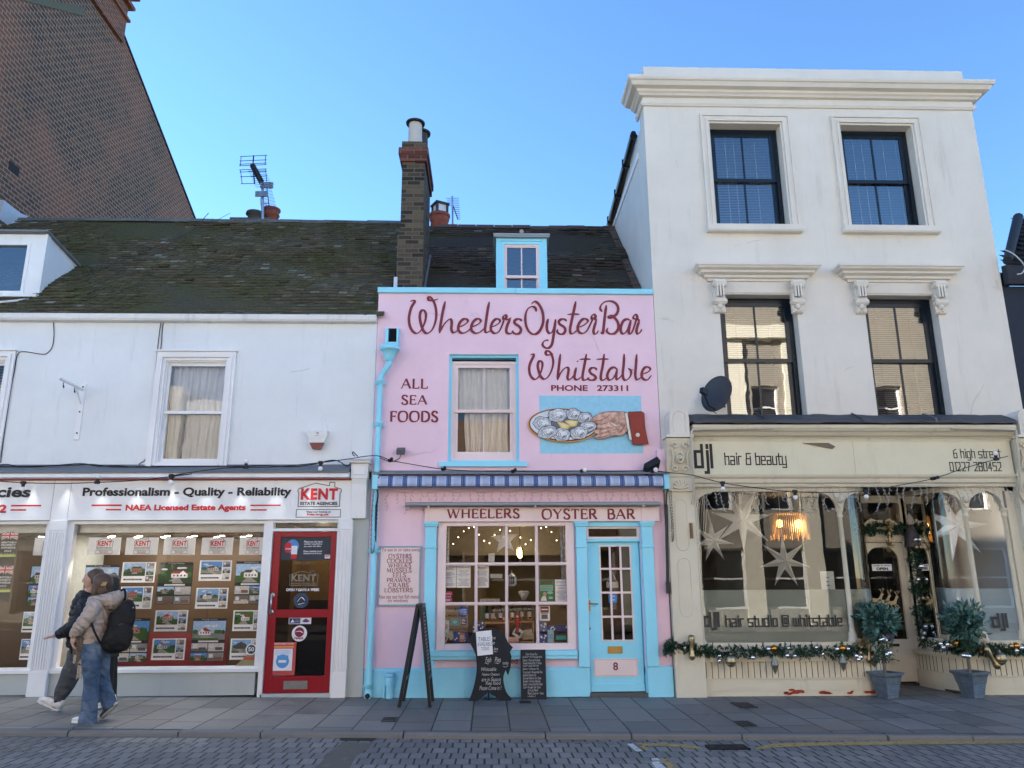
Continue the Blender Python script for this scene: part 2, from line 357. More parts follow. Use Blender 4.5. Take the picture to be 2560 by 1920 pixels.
def glass_mat(name, ior=1.8, tint=(1,1,1), rough=0.0, wave=.0):
    m = bpy.data.materials.new(name); m.use_nodes = True; t = m.node_tree; t.nodes.clear()
    out = N(t, 'ShaderNodeOutputMaterial'); tr = N(t, 'ShaderNodeBsdfTransparent'); tr.inputs[0].default_value = (*tint, 1)
    gl = N(t, 'ShaderNodeBsdfGlossy'); gl.inputs['Roughness'].default_value = rough; fr = N(t, 'ShaderNodeFresnel'); fr.inputs[0].default_value = ior
    mx = N(t, 'ShaderNodeMixShader'); L(t, fr.outputs[0], mx.inputs[0]); L(t, tr.outputs[0], mx.inputs[1]); L(t, gl.outputs[0], mx.inputs[2]); L(t, mx.outputs[0], out.inputs[0])
    if wave:
        b = N(t, 'ShaderNodeBump'); b.inputs['Strength'].default_value = wave; b.inputs['Distance'].default_value = .02
        L(t, noise_n(t, coords(t), 2.2, 2, .4), b.inputs['Height']); L(t, b.outputs[0], gl.inputs['Normal']); L(t, b.outputs[0], fr.inputs['Normal'])
    return m
def sheer_mat(name, rgb, alpha):
    m = bpy.data.materials.new(name); m.use_nodes = True; t = m.node_tree; t.nodes.clear()
    out = N(t, 'ShaderNodeOutputMaterial'); tr = N(t, 'ShaderNodeBsdfTransparent'); bs = N(t, 'ShaderNodeBsdfPrincipled'); bs.inputs['Roughness'].default_value = .8
    L(t, ramp(t, noise_n(t, coords(t), 5), [(.3, tuple(x*.9 for x in rgb)), (.7, rgb)]), bs.inputs['Base Color'])
    mx = N(t, 'ShaderNodeMixShader'); mx.inputs[0].default_value = alpha; L(t, tr.outputs[0], mx.inputs[1]); L(t, bs.outputs[0], mx.inputs[2]); L(t, mx.outputs[0], out.inputs[0])
    return m
def cloth(name, rgb, fold=11., var=.3, rough=.8, depth=.03, fade=None):
    """woven or padded cloth with soft creases"""
    m, t, bs, out = node_mat(name); v = coords(t); f = noise_n(t, coords(t, (1.0, 1.0, 1.9)), fold, 3, .55); g = noise_n(t, v, 160, 2, .6)
    c = ramp(t, f, [(.3, tuple(x*(1-var) for x in rgb)), (.7, tuple(min(1, x*(1+var*.6)) for x in rgb))])
    if fade: c = mix(t, ramp(t, noise_n(t, v, 3.2, 3, .5), [(.42, (0,0,0)), (.68, (1,1,1))]), c, fade)
    c = mix(t, .25, c, ramp(t, g, [(.3, (.5,.5,.5)), (.7, (1.3,1.3,1.3))]), 'MULTIPLY')
    L(t, c, bs.inputs['Base Color']); bs.inputs['Roughness'].default_value = rough; bs.inputs['Specular IOR Level'].default_value = .3
    w = N(t, 'ShaderNodeTexWave', bands_direction='DIAGONAL'); w.inputs['Scale'].default_value = fold*.45; w.inputs['Distortion'].default_value = 9.; w.inputs['Detail'].default_value = 2.; L(t, v, w.inputs['Vector'])
    a = N(t, 'ShaderNodeMath', operation='MULTIPLY_ADD'); L(t, w.outputs['Fac'], a.inputs[0]); a.inputs[1].default_value = .5; L(t, f, a.inputs[2])
    bump(t, bs, a.outputs[0], .9, depth); return m
def emit_mat(name, rgb, e):
    k = (name, rgb, e)
    if k in _mc: return _mc[k]
    m, t, bs, out = node_mat(name); bs.inputs['Base Color'].default_value = (*rgb, 1); bs.inputs['Emission Color'].default_value = (*rgb, 1); bs.inputs['Emission Strength'].default_value = e
    _mc[k] = m; return m

WHITE = render_mat('white_render', (.735,.765,.77), amt=.5, hair=.35, streak=.8)
WHITE_WOOD = render_mat('white_paint', (.80,.80,.80), amt=.22, bmp=.1, rough=.5)
CREAM = render_mat('cream_render', (.73,.685,.605), amt=.5, hair=.3, streak=.8)
CREAM_TRIM = render_mat('cream_trim', (.72,.675,.595), amt=.3, bmp=.15)
PINK = render_mat('pink_render', (.84,.60,.685), amt=.26, hair=.25, streak=.35)
PINK_TRIM = render_mat('pale_pink_paint', (.83,.66,.635), amt=.10, bmp=.06, rough=.5)
BLUE = render_mat('sky_blue_paint', (.31,.75,.90), amt=.22, bmp=.12, rough=.55)
BLUE_STUCCO = render_mat('sky_blue_stucco', (.31,.72,.88), amt=.32, bmp=.5, rough=.7)
STONE_TIMBER = render_mat('stone_paint', (.69,.645,.48), amt=.5, bmp=.15, rough=.55)
SALON_WOOD = render_mat('worn_salon_paint', (.66,.605,.47), amt=.75, bmp=.2, rough=.6, streak=.8)
GREY_WALL = render_mat('grey_masonry_paint', (.46,.49,.48), amt=.4, hair=.5)
MAROON = flat((.20,.022,.036), .55, name='maroon_paint')
BLACK = flat((.012,.013,.015), .4, name='black_paint')
BLACKBOARD = render_mat('blackboard', (.013,.016,.022), dirt=(2.5,2.5,2.5), amt=.6, bmp=.1, rough=.6)
NAVY_FRAME = flat((.008,.014,.022), .25, name='blue_black_gloss')
LEAD = render_mat('lead_sheet', (.17,.18,.19), amt=.8, bmp=.6, rough=.55)
RED = render_mat('red_gloss', (.29,.008,.016), dirt=(.6,.6,.6), amt=.2, bmp=.05, rough=.3)
CHALK = flat((.52,.52,.52), .9, var=.3, sc=60, name='chalk')
INK = flat((.015,.015,.018), .6, name='black_ink'); RED_INK = flat((.55,.012,.022), .5, name='red_ink')
PAPER = flat((.80,.81,.83), .8, name='paper', var=.03)
BRASS = flat((.42,.27,.09), .35, 1., name='brass'); STEEL = flat((.45,.45,.46), .35, 1., name='steel'); CHROME = flat((.75,.75,.74), .12, 1., name='silver')
GOLD = flat((.38,.29,.16), .32, 1., name='gold'); COPPER = flat((.65,.26,.04), .2, 1., name='orange_gold')
CABLE = flat((.01,.01,.01), .6, name='cable')
GLASS = glass_mat('window_glass', 1.75); GLASS_UP = glass_mat('old_window_glass', 2.9, wave=.06); GLASS_NET = glass_mat('clear_window_glass', 1.7, wave=.08); GLASS_SHOP = glass_mat('shop_glass', 1.36, wave=.03)
TILES_OLD = tile_mat('mossy_tiles', (.135,.115,.072), (.36,.35,.29), (.08,.08,.026), .5)
TILES_RED = tile_mat('dark_clay_tiles', (.085,.066,.050), (.30,.25,.20), (.05,.052,.022), .58)
BRICK_GABLE = brick_mat('gable_brick', [(0, (.068,.040,.030)), (.45, (.095,.053,.038)), (.75, (.125,.066,.044)), (1, (.16,.078,.045))], (.32,.26,.20), .225, .095, .0085, patch=((.22,.085,.05), .48, .64), lichen=((.10,.10,.06), .69))
BRICK_STACK = brick_mat('chimney_brick', [(0, (.028,.022,.016)), (.5, (.08,.06,.038)), (1, (.15,.115,.07))], (.10,.095,.08), .23, .078, .010, lichen=((.24,.20,.03), .70))
BRICK_RED = brick_mat('red_brick', [(0, (.10,.030,.022)), (1, (.20,.06,.042))], (.14,.11,.09), .23, .078, .008)
TERRA = flat((.20,.055,.035), .8, var=.2, name='terracotta')

def wall(mb, x0, x1, z0, z1, holes, yf, yb, mi=0, mr=None):
    """upright slab with rectangular openings: front, back, reveals and rim"""
    mr = mi if mr is None else mr
    xs = sorted({x0, x1, *[h[0] for h in holes], *[h[1] for h in holes]}); zs = sorted({z0, z1, *[h[2] for h in holes], *[h[3] for h in holes]})
    for i in range(len(xs)-1):
        for j in range(len(zs)-1):
            cx, cz = (xs[i]+xs[i+1])/2, (zs[j]+zs[j+1])/2
            if cx < x0 or cx > x1 or cz < z0 or cz > z1 or any(h[0] < cx < h[1] and h[2] < cz < h[3] for h in holes): continue
            mb.sheet(xs[i], xs[i+1], zs[j], zs[j+1], yf, mi); mb.sheet(xs[i], xs[i+1], zs[j], zs[j+1], yb, mi)
    for a, b, c, d in holes:
        mb.quad((a,yf,c),(a,yb,c),(a,yb,d),(a,yf,d), mr); mb.quad((b,yf,c),(b,yb,c),(b,yb,d),(b,yf,d), mr)
        if c > z0: mb.quad((a,yf,c),(b,yf,c),(b,yb,c),(a,yb,c), mr)
        mb.quad((a,yf,d),(b,yf,d),(b,yb,d),(a,yb,d), mr)
    mb.quad((x0,yf,z0),(x0,yb,z0),(x0,yb,z1),(x0,yf,z1), mi); mb.quad((x1,yf,z0),(x1,yb,z0),(x1,yb,z1),(x1,yf,z1), mi)
    mb.quad((x0,yf,z1),(x1,yf,z1),(x1,yb,z1),(x0,yb,z1), mi); 
    if all(h[2] > z0 for h in holes): mb.quad((x0,yf,z0),(x1,yf,z0),(x1,yb,z0),(x0,yb,z0), mi)
def frame(mb, x0, x1, z0, z1, w, y0, y1, mi=0, wb=None, wt=None):
    wb = w if wb is None else wb; wt = w if wt is None else wt
    mb.box(x0, x0+w, y0, y1, z0, z1, mi); mb.box(x1-w, x1, y0, y1, z0, z1, mi)
    mb.box(x0+w, x1-w, y0, y1, z0, z0+wb, mi); mb.box(x0+w, x1-w, y0, y1, z1-wt, z1, mi)
def sash(parent, x0, x1, z0, z1, y, w, mat, cols=2, rows=1, bar=.022, glass=None, name='window', rail=.045, bottom=None):
    """two sliding sashes, the upper one in front, with glazing bars; glass panes as a sub-part"""
    zm = (z0+z1)/2; f = MB(); bottom = bottom or w
    frame(f, x0, x1, z0, z1, w*.55, y, y+.10)
    a, b = x0+w*.55, x1-w*.55
    for (c, d, yy) in ((zm-rail/2, z1-w*.55, y+.012), (z0+w*.55, zm+rail/2, y+.047)):
        lo = yy > y+.03
        frame(f, a, b, c, d, w*.6, yy, yy+.032, wb=bottom if lo else rail, wt=rail if lo else w*.6)
        for i in range(1, cols):
            xx = a+w*.6+(b-a-w*1.2)*i/cols; f.box(xx-bar/2, xx+bar/2, yy+.005, yy+.028, c+.03, d-.03)
        for i in range(1, rows):
            zz = c+(d-c)*i/rows; f.box(a+w*.6, b-w*.6, yy+.006, yy+.027, zz-bar/2, zz+bar/2)
    o = f.build(name, mat, parent)
    g = MB(); g.sheet(a+.01, b-.01, zm, z1-w, y+.028); g.sheet(a+.01, b-.01, z0+w, zm, y+.063)
    g.build('pane', glass or GLASS_UP, o)
    return o
def curtain_mesh(x0, x1, z0, z1, y, folds=9, amp=.03, gather=0., r=rnd, n=80):
    mb = MB(); ph = [r.uniform(0, 6.28) for _ in range(4)]; rows = 8; vs = []
    for j in range(rows+1):
        v = j/rows
        for i in range(n+1):
            u = i/n
            x = x0+(x1-x0)*u + gather*math.sin(u*6+v*2)*(v-.5)
            yy = y+amp*(math.sin(u*folds*6.28+ph[0]+.5*math.sin(v*3+ph[1]))+.5*math.sin(u*folds*2.7*6.28+ph[2]+v))
            vs.append((x, yy, z1-(z1-z0)*v))
    mb.add(vs, [(j*(n+1)+i, j*(n+1)+i+1, (j+1)*(n+1)+i+1, (j+1)*(n+1)+i) for j in range(rows) for i in range(n)], 0, True)
    return mb
def tiled_slope(x0, x1, y0, z0, y1, z1, gauge=.11, tw=.145, r=rnd, sag=.02, skip=None, under=True):
    """a roof slope laid tile by tile: each tile a tilted face with a thick lower edge"""
    mb = MB(); tint = []; n = max(1, int(math.hypot(y1-y0, z1-z0)/gauge)); L_ = math.hypot(y1-y0, z1-z0)
    uy, uz = (y1-y0)/L_, (z1-z0)/L_; ny, nz_ = -uz, uy
    for j in range(n):
        a, b = L_*j/n, L_*(j+1)/n + .015; x = x0 - (tw/2 if j % 2 else 0) + r.uniform(-.02, .02)
        while x < x1:
            w = tw*r.uniform(.93, 1.05); xa, xb = max(x, x0), min(x+w-.004, x1); x += w
            if xb-xa < .02: continue
            if skip and skip((xa+xb)/2, y0+uy*(a+b)/2): continue
            s = sag*(noise.noise((xa*.5, j*.13, 3.1)))*3; lift = .024+r.uniform(-.006, .012)+(.015 if r.random() < .05 else 0); sk = r.uniform(-.006, .006); k = r.uniform(-.008, .008)
            def pt(xx, l, h): return (xx, y0+uy*l+ny*(h+s), z0+uz*l+nz_*(h+s))
            vs = [pt(xa, a+sk+k, lift), pt(xb, a+sk-k, lift), pt(xb, b, .006), pt(xa, b, .006), pt(xa, a+sk+k, lift-.022), pt(xb, a+sk-k, lift-.022)]
            mb.add(vs, [(0,1,2,3), (4,5,1,0)])
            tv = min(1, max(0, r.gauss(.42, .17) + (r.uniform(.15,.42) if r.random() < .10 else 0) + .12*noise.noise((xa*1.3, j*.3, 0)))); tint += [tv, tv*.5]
    # underlay
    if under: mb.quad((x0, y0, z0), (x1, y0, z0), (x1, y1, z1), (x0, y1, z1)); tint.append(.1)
    return mb, tint

# ================================================================== STREET
def kerbY(x): return -2.35 - (.014*x if x < 0 else .062*x)
XS = [-16+.5*i for i in range(65)]
def strip(fa, fb, za, zb, n=1, xs=XS):
    mb = MB()
    for i in range(len(xs)-1):
        a, b = xs[i], xs[i+1]
        for j in range(n):
            ya0, ya1 = fa(a)+(fb(a)-fa(a))*j/n, fa(a)+(fb(a)-fa(a))*(j+1)/n; yb0, yb1 = fa(b)+(fb(b)-fa(b))*j/n, fa(b)+(fb(b)-fa(b))*(j+1)/n
            mb.quad((a, ya0, za(a)), (b, yb0, za(b)), (b, yb1, zb(b)), (a, ya1, zb(a)))
    return mb
def slab_mat():
    m, t, bs, out = node_mat('paving_slabs'); tc = N(t, 'ShaderNodeTexCoord'); s = N(t, 'ShaderNodeSeparateXYZ'); L(t, tc.outputs['Object'], s.inputs[0])
    ax = N(t, 'ShaderNodeMath', operation='ADD'); L(t, s.outputs[0], ax.inputs[0]); ax.inputs[1].default_value = 20.0+.155
    cb = N(t, 'ShaderNodeCombineXYZ'); L(t, s.outputs[1], cb.inputs[0]); L(t, ax.outputs[0], cb.inputs[1])
    br = N(t, 'ShaderNodeTexBrick', offset=.42, squash=1.3, squash_frequency=3); br.inputs['Scale'].default_value = 1; br.inputs['Brick Width'].default_value = .72; br.inputs['Row Height'].default_value = .425
    br.inputs['Mortar Size'].default_value = .010; br.inputs['Mortar Smooth'].default_value = .3
    br.inputs['Color1'].default_value = (0,0,0,1); br.inputs['Color2'].default_value = (1,1,1,1); br.inputs['Mortar'].default_value = (.5,.5,.5,1); br.inputs['Bias'].default_value = 0
    L(t, cb.outputs[0], br.inputs['Vector']); v = tc.outputs['Object']
    c = ramp(t, br.outputs['Color'], [(0, (.155,.153,.147)), (.5, (.19,.186,.178)), (1, (.24,.234,.222))])
    big = noise_n(t, v, 1.1, 6, .7); c = mix(t, .8, c, ramp(t, big, [(.28, (.5,.5,.52)), (.5, (.95,.95,.95)), (.75, (1.25,1.23,1.2))]), 'MULTIPLY')
    g = noise_n(t, v, 130, 3, .8); c = mix(t, .7, c, ramp(t, g, [(.35, (.55,.55,.55)), (.62, (1,1,1)), (.75, (2.0,2.0,2.0))]), 'MULTIPLY')
    gum = N(t, 'ShaderNodeTexVoronoi'); gum.inputs['Scale'].default_value = 2.6; L(t, v, gum.inputs['Vector'])
    c = mix(t, ramp(t, gum.outputs['Distance'], [(.05, (.5,.5,.5)), (.075, (0,0,0))]), c, (.06,.06,.06))
    c = mix(t, br.outputs['Fac'], c, (.016,.017,.015))
    L(t, c, bs.inputs['Base Color']); L(t, ramp(t, big, [(.3, (.45,)*3), (.7, (.8,)*3)]), bs.inputs['Roughness'])
    iv = N(t, 'ShaderNodeMath', operation='MULTIPLY_ADD'); L(t, br.outputs['Fac'], iv.inputs[0]); iv.inputs[1].default_value = -1.5; L(t, g, iv.inputs[2])
    bump(t, bs, iv.outputs[0], .5, .006); return m
def sett_mat():
    m, t, bs, out = node_mat('road_setts'); tc = N(t, 'ShaderNodeTexCoord'); v = tc.outputs['Object']
    wob = N(t, 'ShaderNodeVectorMath', operation='ADD'); nz = N(t, 'ShaderNodeTexNoise'); nz.inputs['Scale'].default_value = 1.6; nz.inputs['Detail'].default_value = 3; L(t, v, nz.inputs['Vector'])
    sc = N(t, 'ShaderNodeVectorMath', operation='SCALE'); L(t, nz.outputs['Color'], sc.inputs[0]); sc.inputs['Scale'].default_value = .055
    L(t, v, wob.inputs[0]); L(t, sc.outputs[0], wob.inputs[1])
    # wide dark gaps between the blocks of a row, thin ones between rows
    br = N(t, 'ShaderNodeTexBrick', offset=.5); br.inputs['Scale'].default_value = 1; br.inputs['Brick Width'].default_value = .13; br.inputs['Row Height'].default_value = .24
    br.inputs['Mortar Size'].default_value = .0105; br.inputs['Mortar Smooth'].default_value = .25; br.inputs['Bias'].default_value = 0
    br.inputs['Color1'].default_value = (0,0,0,1); br.inputs['Color2'].default_value = (1,1,1,1); br.inputs['Mortar'].default_value = (.5,.5,.5,1); L(t, wob.outputs[0], br.inputs['Vector'])
    c = ramp(t, br.outputs['Color'], [(0, (.150,.153,.154)), (.5, (.18,.183,.182)), (1, (.225,.225,.218))])
    big = noise_n(t, v, .7, 6, .65); c = mix(t, .9, c, ramp(t, big, [(.3, (.6,.62,.65)), (.5, (.95,.95,.95)), (.72, (1.35,1.3,1.2))]), 'MULTIPLY')
    g = noise_n(t, v, 70, 4, .75); c = mix(t, .7, c, ramp(t, g, [(.3, (.5,.5,.5)), (.7, (1.35,1.35,1.35))]), 'MULTIPLY')
    # the row joints are partly silted up
    s = N(t, 'ShaderNodeSeparateXYZ'); L(t, wob.outputs[0], s.inputs[0])
    fr = N(t, 'ShaderNodeMath', operation='MULTIPLY'); L(t, s.outputs[1], fr.inputs[0]); fr.inputs[1].default_value = 1/.24
    fc = N(t, 'ShaderNodeMath', operation='FRACT'); L(t, fr.outputs[0], fc.inputs[0])
    rowj = ramp(t, fc.outputs[0], [(0, (1,1,1)), (.06, (0,0,0)), (.94, (0,0,0)), (1, (1,1,1))])
    silt = mix(t, mix(t, rowj, (0,0,0), (.82,.82,.82)), br.outputs['Fac'], (0,0,0))
    c = mix(t, silt, c, (.009,.010,.011))
    L(t, c, bs.inputs['Base Color']); bs.inputs['Roughness'].default_value = .62
    iv = N(t, 'ShaderNodeMath', operation='MULTIPLY_ADD'); L(t, br.outputs['Fac'], iv.inputs[0]); iv.inputs[1].default_value = -1.2; L(t, g, iv.inputs[2])
    bump(t, bs, iv.outputs[0], .6, .012); return m
def worn_mat(name, rgb, lo=.42, hi=.55, sc=9):
    m, t, bs, out = node_mat(name); bs.inputs['Base Color'].default_value = (*rgb, 1); bs.inputs['Roughness'].default_value = .75
    v = coords(t); L(t, ramp(t, noise_n(t, v, sc, 6, .75), [(.3, tuple(x*.7 for x in rgb)), (.7, rgb)]), bs.inputs['Base Color'])
    tr = N(t, 'ShaderNodeBsdfTransparent'); mx = N(t, 'ShaderNodeMixShader')
    L(t, ramp(t, noise_n(t, v, sc*1.7, 6, .8), [(lo, (0,0,0)), (hi, (1,1,1))]), mx.inputs[0]); L(t, tr.outputs[0], mx.inputs[1]); L(t, bs.outputs[0], mx.inputs[2]); L(t, mx.outputs[0], out.inputs[0]); return m
RZ = -.058
def rz(x): return gz(x)+RZ - .0*x
o = strip(lambda x: 1.4, lambda x: kerbY(x), lambda x: gz(x), lambda x: gz(x), 1).build('pavement', slab_mat()); struct(o)
KERB = render_mat('kerb_stone', (.165,.162,.156), amt=.8, bmp=.6)
kb = MB(); x = -16.0
while x < 16:
    w = rnd.choice((.86, .9, 1.15, 1.5)); a, b = x+.006, x+w-.006; x += w
    dz = rnd.uniform(-.006, .004); dy = rnd.uniform(-.012, .012)
    for i in range(1):
        ka, kc = kerbY(a)+dy, kerbY(b)+dy
        prof = [(0, 0), (-.105, -.002), (-.122, -.018), (-.13, -.16), (0, -.16)]
        vs = [(a, ka+p[0], gz(a)+p[1]+dz) for p in prof]+[(b, kc+p[0], gz(b)+p[1]+dz) for p in prof]
        kb.add(vs, [tuple(range(5)), tuple(range(9, 4, -1))]+[(k, (k+1) % 5, 5+(k+1) % 5, 5+k) for k in range(5)])
struct(kb.build('kerb', KERB, bevel=.006))
o = strip(lambda x: kerbY(x)-.10, lambda x: -12.2, rz, lambda x: gz(x)+RZ+.02, 1).build('road', sett_mat()); struct(o)
o = strip(lambda x: -12.2, lambda x: -15.2, lambda x: gz(x)+.03, lambda x: gz(x)+.03).build('far_pavement', slab_mat()); struct(o)
gm = MB(); gm.quad((-400,-400,-.45), (400,-400,-.45), (400,400,-.45), (-400,400,-.45)); struct(gm.build('ground', flat((.10,.10,.09), .9, name='earth')))
def gpts(*q): return [(lambda a: (a[0], a[1], rz(a[0])+.005))(G(px, py, RZ)) for px, py in q]
Z3 = lambda ox, oy, k, *q: [(ox+x*k, oy+y*k) for x, y in q]
def road_sheet(name, polys, mat):
    mb = MB()
    for p in polys: mb.add(gpts(*p), [tuple(range(len(p)))])
    return struct(mb.build(name, mat))
YEL = worn_mat('worn_yellow_paint', (.42,.30,.105), .30, .48); WHT = worn_mat('worn_white_paint', (.62,.62,.60), .32, .44)
k4 = .43399
road_sheet('yellow_line', [Z3(1600,1660,k4,(660,478),(760,455),(1000,446),(1500,438),(2212,428),(2212,446),(1500,457),(1000,466),(770,477),(670,488)),
    Z3(1600,1660,k4,(0,456),(130,455),(260,462),(350,476),(345,487),(240,478),(120,470),(0,470)),
    Z3(800,1660,k4,(1820,455),(1840,455),(1895,490),(1865,492)), Z3(800,1660,k4,(1965,545),(1995,545),(2055,598),(2010,598))], YEL)
road_sheet('white_dash', [Z3(800,1660,k4,(1768,460),(1800,457),(1858,500),(1822,503)), Z3(800,1660,k4,(1908,562),(1950,560),(1998,599),(1935,599)), Z3(800,1660,k4,(1905,543),(1945,541),(1958,553),(1915,556))], WHT)
road_sheet('faded_line', [Z3(0,1660,k4,(0,452),(500,428),(1300,428),(1300,440),(500,446),(0,470)), Z3(0,1660,k4,(0,530),(300,505),(700,482),(1250,486),(1250,498),(700,500),(300,530),(0,555)),
    Z3(800,1660,k4,(330,452),(1750,455),(1750,466),(330,462))], worn_mat('ghost_of_yellow_paint', (.33,.29,.17), .52, .64, 5))
pt = road_sheet('tarmac_patch', [Z3(0,1660,k4,(1815,620),(1900,520),(1975,462),(2060,468),(2140,470),(2120,500),(2050,545),(2010,620))], render_mat('worn_tarmac', (.13,.125,.105), dirt=(1.9,1.8,1.5), amt=.9, bmp=1.))
road_sheet('black_patch', [Z3(0,1660,k4,(1955,428),(2200,420),(2150,455),(1960,455))], flat((.02,.02,.02), .6, name='black_tarmac'))  # plain black patch on the road below the kerb
def cover(name, q, label, slots=5, mat=None):
    p = [(lambda a: (a[0], a[1], gz(a[0])+.006))(G(px, py, 0)) for px, py in q]
    x0 = sum(v[0] for v in p)/4-(abs(p[1][0]-p[0][0]))/2; x1 = x0+abs(p[1][0]-p[0][0]); y1 = (p[0][1]+p[1][1])/2; y0 = (p[2][1]+p[3][1])/2; z = gz(x0)+.002
    mb = MB(); fr = .025
    for b in ((x0,x1,y0,y0+fr),(x0,x1,y1-fr,y1),(x0,x0+fr,y0+fr,y1-fr),(x1-fr,x1,y0+fr,y1-fr)): mb.box(*b, z-.03, z+.006)
    mb.box(x0+fr, x1-fr, y0+fr, y1-fr, z-.05, z-.012 if slots else z+.003)
    for i in range(slots):
        xx = x0+fr+(x1-x0-2*fr)*(i+.5)/slots; mb.box(xx-.012, xx+.012, y0+fr, y1-fr, z-.012, z+.004)
    return tag(mb.build(name, mat or flat((.03,.03,.032), .6, .4, name='cast_iron')), label, 'drain cover')
cover('drain_cover', Z3(800,1660,k4,(360,318),(440,318),(440,342),(360,342)), 'small square iron grating in the paving before the oyster bar')
cover('drain_cover', Z3(1600,1660,k4,(560,325),(650,325),(650,355),(560,355)), 'square iron grating in the paving near the yellow line drain')
cover('drain_cover', Z3(1600,1660,k4,(545,218),(650,218),(650,248),(545,248)), 'solid dark iron cover close to the salon base', 0)
cover('drain_cover', Z3(800,1660,k4,(1150,213),(1215,213),(1215,226),(1150,226)), 'small dark cover in front of the narrow menu blackboard', 0)
a, b = G(1600+345*k4, 1660+466*k4, RZ), G(1600+650*k4, 1660+488*k4, RZ)
mb = MB(); x0, x1, y1, y0 = a[0]+.05, b[0]-.02, a[1], b[1]; z = rz(x0)
for bb in ((x0,x1,y0,y0+.02),(x0,x1,y1-.02,y1)): mb.box(*bb, z-.02, z+.012)
for i in range(14): mb.box(x0+(x1-x0)*i/14, x0+(x1-x0)*i/14+.025, y0+.02, y1-.02, z-.02, z+.010)
mb.box(x0, x1, y0, y1, z-.03, z+.002)
tag(mb.build('gully_grating', flat((.018,.018,.02), .6, .5, name='gully_iron')), 'black slotted gully grating in the road against the kerb', 'drain grating')

# ================================================================== ESTATE AGENT (white building)
WB = thing('estate_agent_building', 'white rendered building with mossy tiled roof and red shop door', 'building', (-5.6, 0, 0))
wx0, wx1 = -9.50, -1.705
up = MB(); wall(up, wx0, wx1, 3.10, 5.44, [(-8.02,-7.13,3.20,4.77), (-4.83,-3.88,3.20,4.77)], 0, .28); up.build('wall', WHITE, WB)
# eaves board and gutter lip
e = MB(); e.prismx([(0,5.36),(-.10,5.37),(-.12,5.40),(-.12,5.47),(-.09,5.475),(0,5.475)], wx0, wx1-.0); e.build('eaves_board', render_mat('flaking_white', (.74,.74,.71), dirt=(.25,.26,.22), amt=1.2, bmp=.4), WB)
t_, tint = tiled_slope(wx0, -1.60, -.10, 5.46, 3.2, 8.60, skip=lambda x, y: False)
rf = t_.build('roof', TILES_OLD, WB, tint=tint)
bk = MB(); bk.quad((wx0,3.2,8.60),(-1.6,3.2,8.60),(-1.6,6.4,5.4),(wx0,6.4,5.4)); bk.build('back_slope', TILES_RED, rf); bk = MB(); bk.box(wx0, -1.75, 6.1, 6.3, 0, 5.4); bk.build('rear_wall', GREY_WALL, WB)
rg = MB(); x = wx0
while x < -1.65:
    w = .44; xa, xb = x, min(x+w-.008, -1.62); x += w; dz = rnd.uniform(-.008, .008)
    rg.add([(xx, 3.2+.13*math.sin(a), 8.50+dz+.135*math.cos(a)+(.006 if xx == xa else 0)) for xx in (xa, xb) for a in [R_(-80+32*i) for i in range(6)]], [(i, i+1, 7+i, 6+i) for i in range(5)], 0, False)
rg.build('ridge_tiles', render_mat('grey_ridge', (.13,.13,.12), dirt=(2.0,2.0,1.9), amt=.8, bmp=.6), rf)
def arch_window(x0, x1, z0, z1):
    """sash window in a stepped white architrave standing on the fascia flashing"""
    f = MB()
    for i, (o_, y_) in enumerate(((0, -.045), (.045, -.065), (.09, -.03), (.125, .0))):
        w = .045 if i < 3 else .03
        frame(f, x0+o_, x1-o_, z0, z1-o_, w, y_, .04, wb=.001)
    f.box(x0-.02, x1+.02, -.08, .02, z1, z1+.025)
    o = f.build('window_frame', WHITE_WOOD, WB)
    s = MB(); s.box(x0+.13, x1-.13, -.04, .1, z0, z0+.055); s.build('sill', WHITE_WOOD, o)
    return o
arch_window(-4.955, -3.79, 3.17, 4.90); arch_window(-8.2, -7.04, 3.17, 4.90)
for a, b in ((-4.83, -3.88), (-8.02, -7.13)):
    sash(WB, a+.005, b-.005, 3.215, 4.76, .03, .055, WHITE_WOOD, cols=1, glass=GLASS_NET)
    d = MB(); d.box(a-.25, b+.25, 1.2, 1.25, 3.1, 4.9); d.box(a-.28, a-.25, .28, 1.25, 3.1, 4.9); d.box(b+.25, b+.28, .28, 1.25, 3.1, 4.9); d.box(a-.28, b+.28, .28, 1.25, 4.9, 4.93); d.box(a-.28, b+.28, .28, 1.25, 3.07, 3.1)
    d.build('room', flat((.16,.15,.14), .9, name='dim_room'), WB)
SHEER = sheer_mat('sheer_net', (.82,.85,.88), .9)
cm = curtain_mesh(-4.80, -3.90, 4.02, 4.74, .17, folds=10, amp=.02, gather=.04); c_ = cm.build('net_curtain', SHEER); tag(c_, 'gathered white net curtain filling the upper half of the white building window', 'curtain')
cm = curtain_mesh(-4.78, -3.92, 3.22, 4.03, .19, folds=7, amp=.025, gather=.02); c_ = cm.build('net_curtain', sheer_mat('sheer_net_low', (.75,.77,.78), .62)); tag(c_, 'thin parted net curtain in the lower half of the white building window', 'curtain')
vb = MB()
for i in range(34): vb.obox((-7.6, .17, 3.25+.045*i), (.45,0,0), (0,.014,.008), (0,-.0004,.0008))
tag(vb.build('venetian_blind', flat((.33,.35,.40), .6, name='grey_slats')), 'grey slatted blind in the window cut by the picture edge', 'blind')

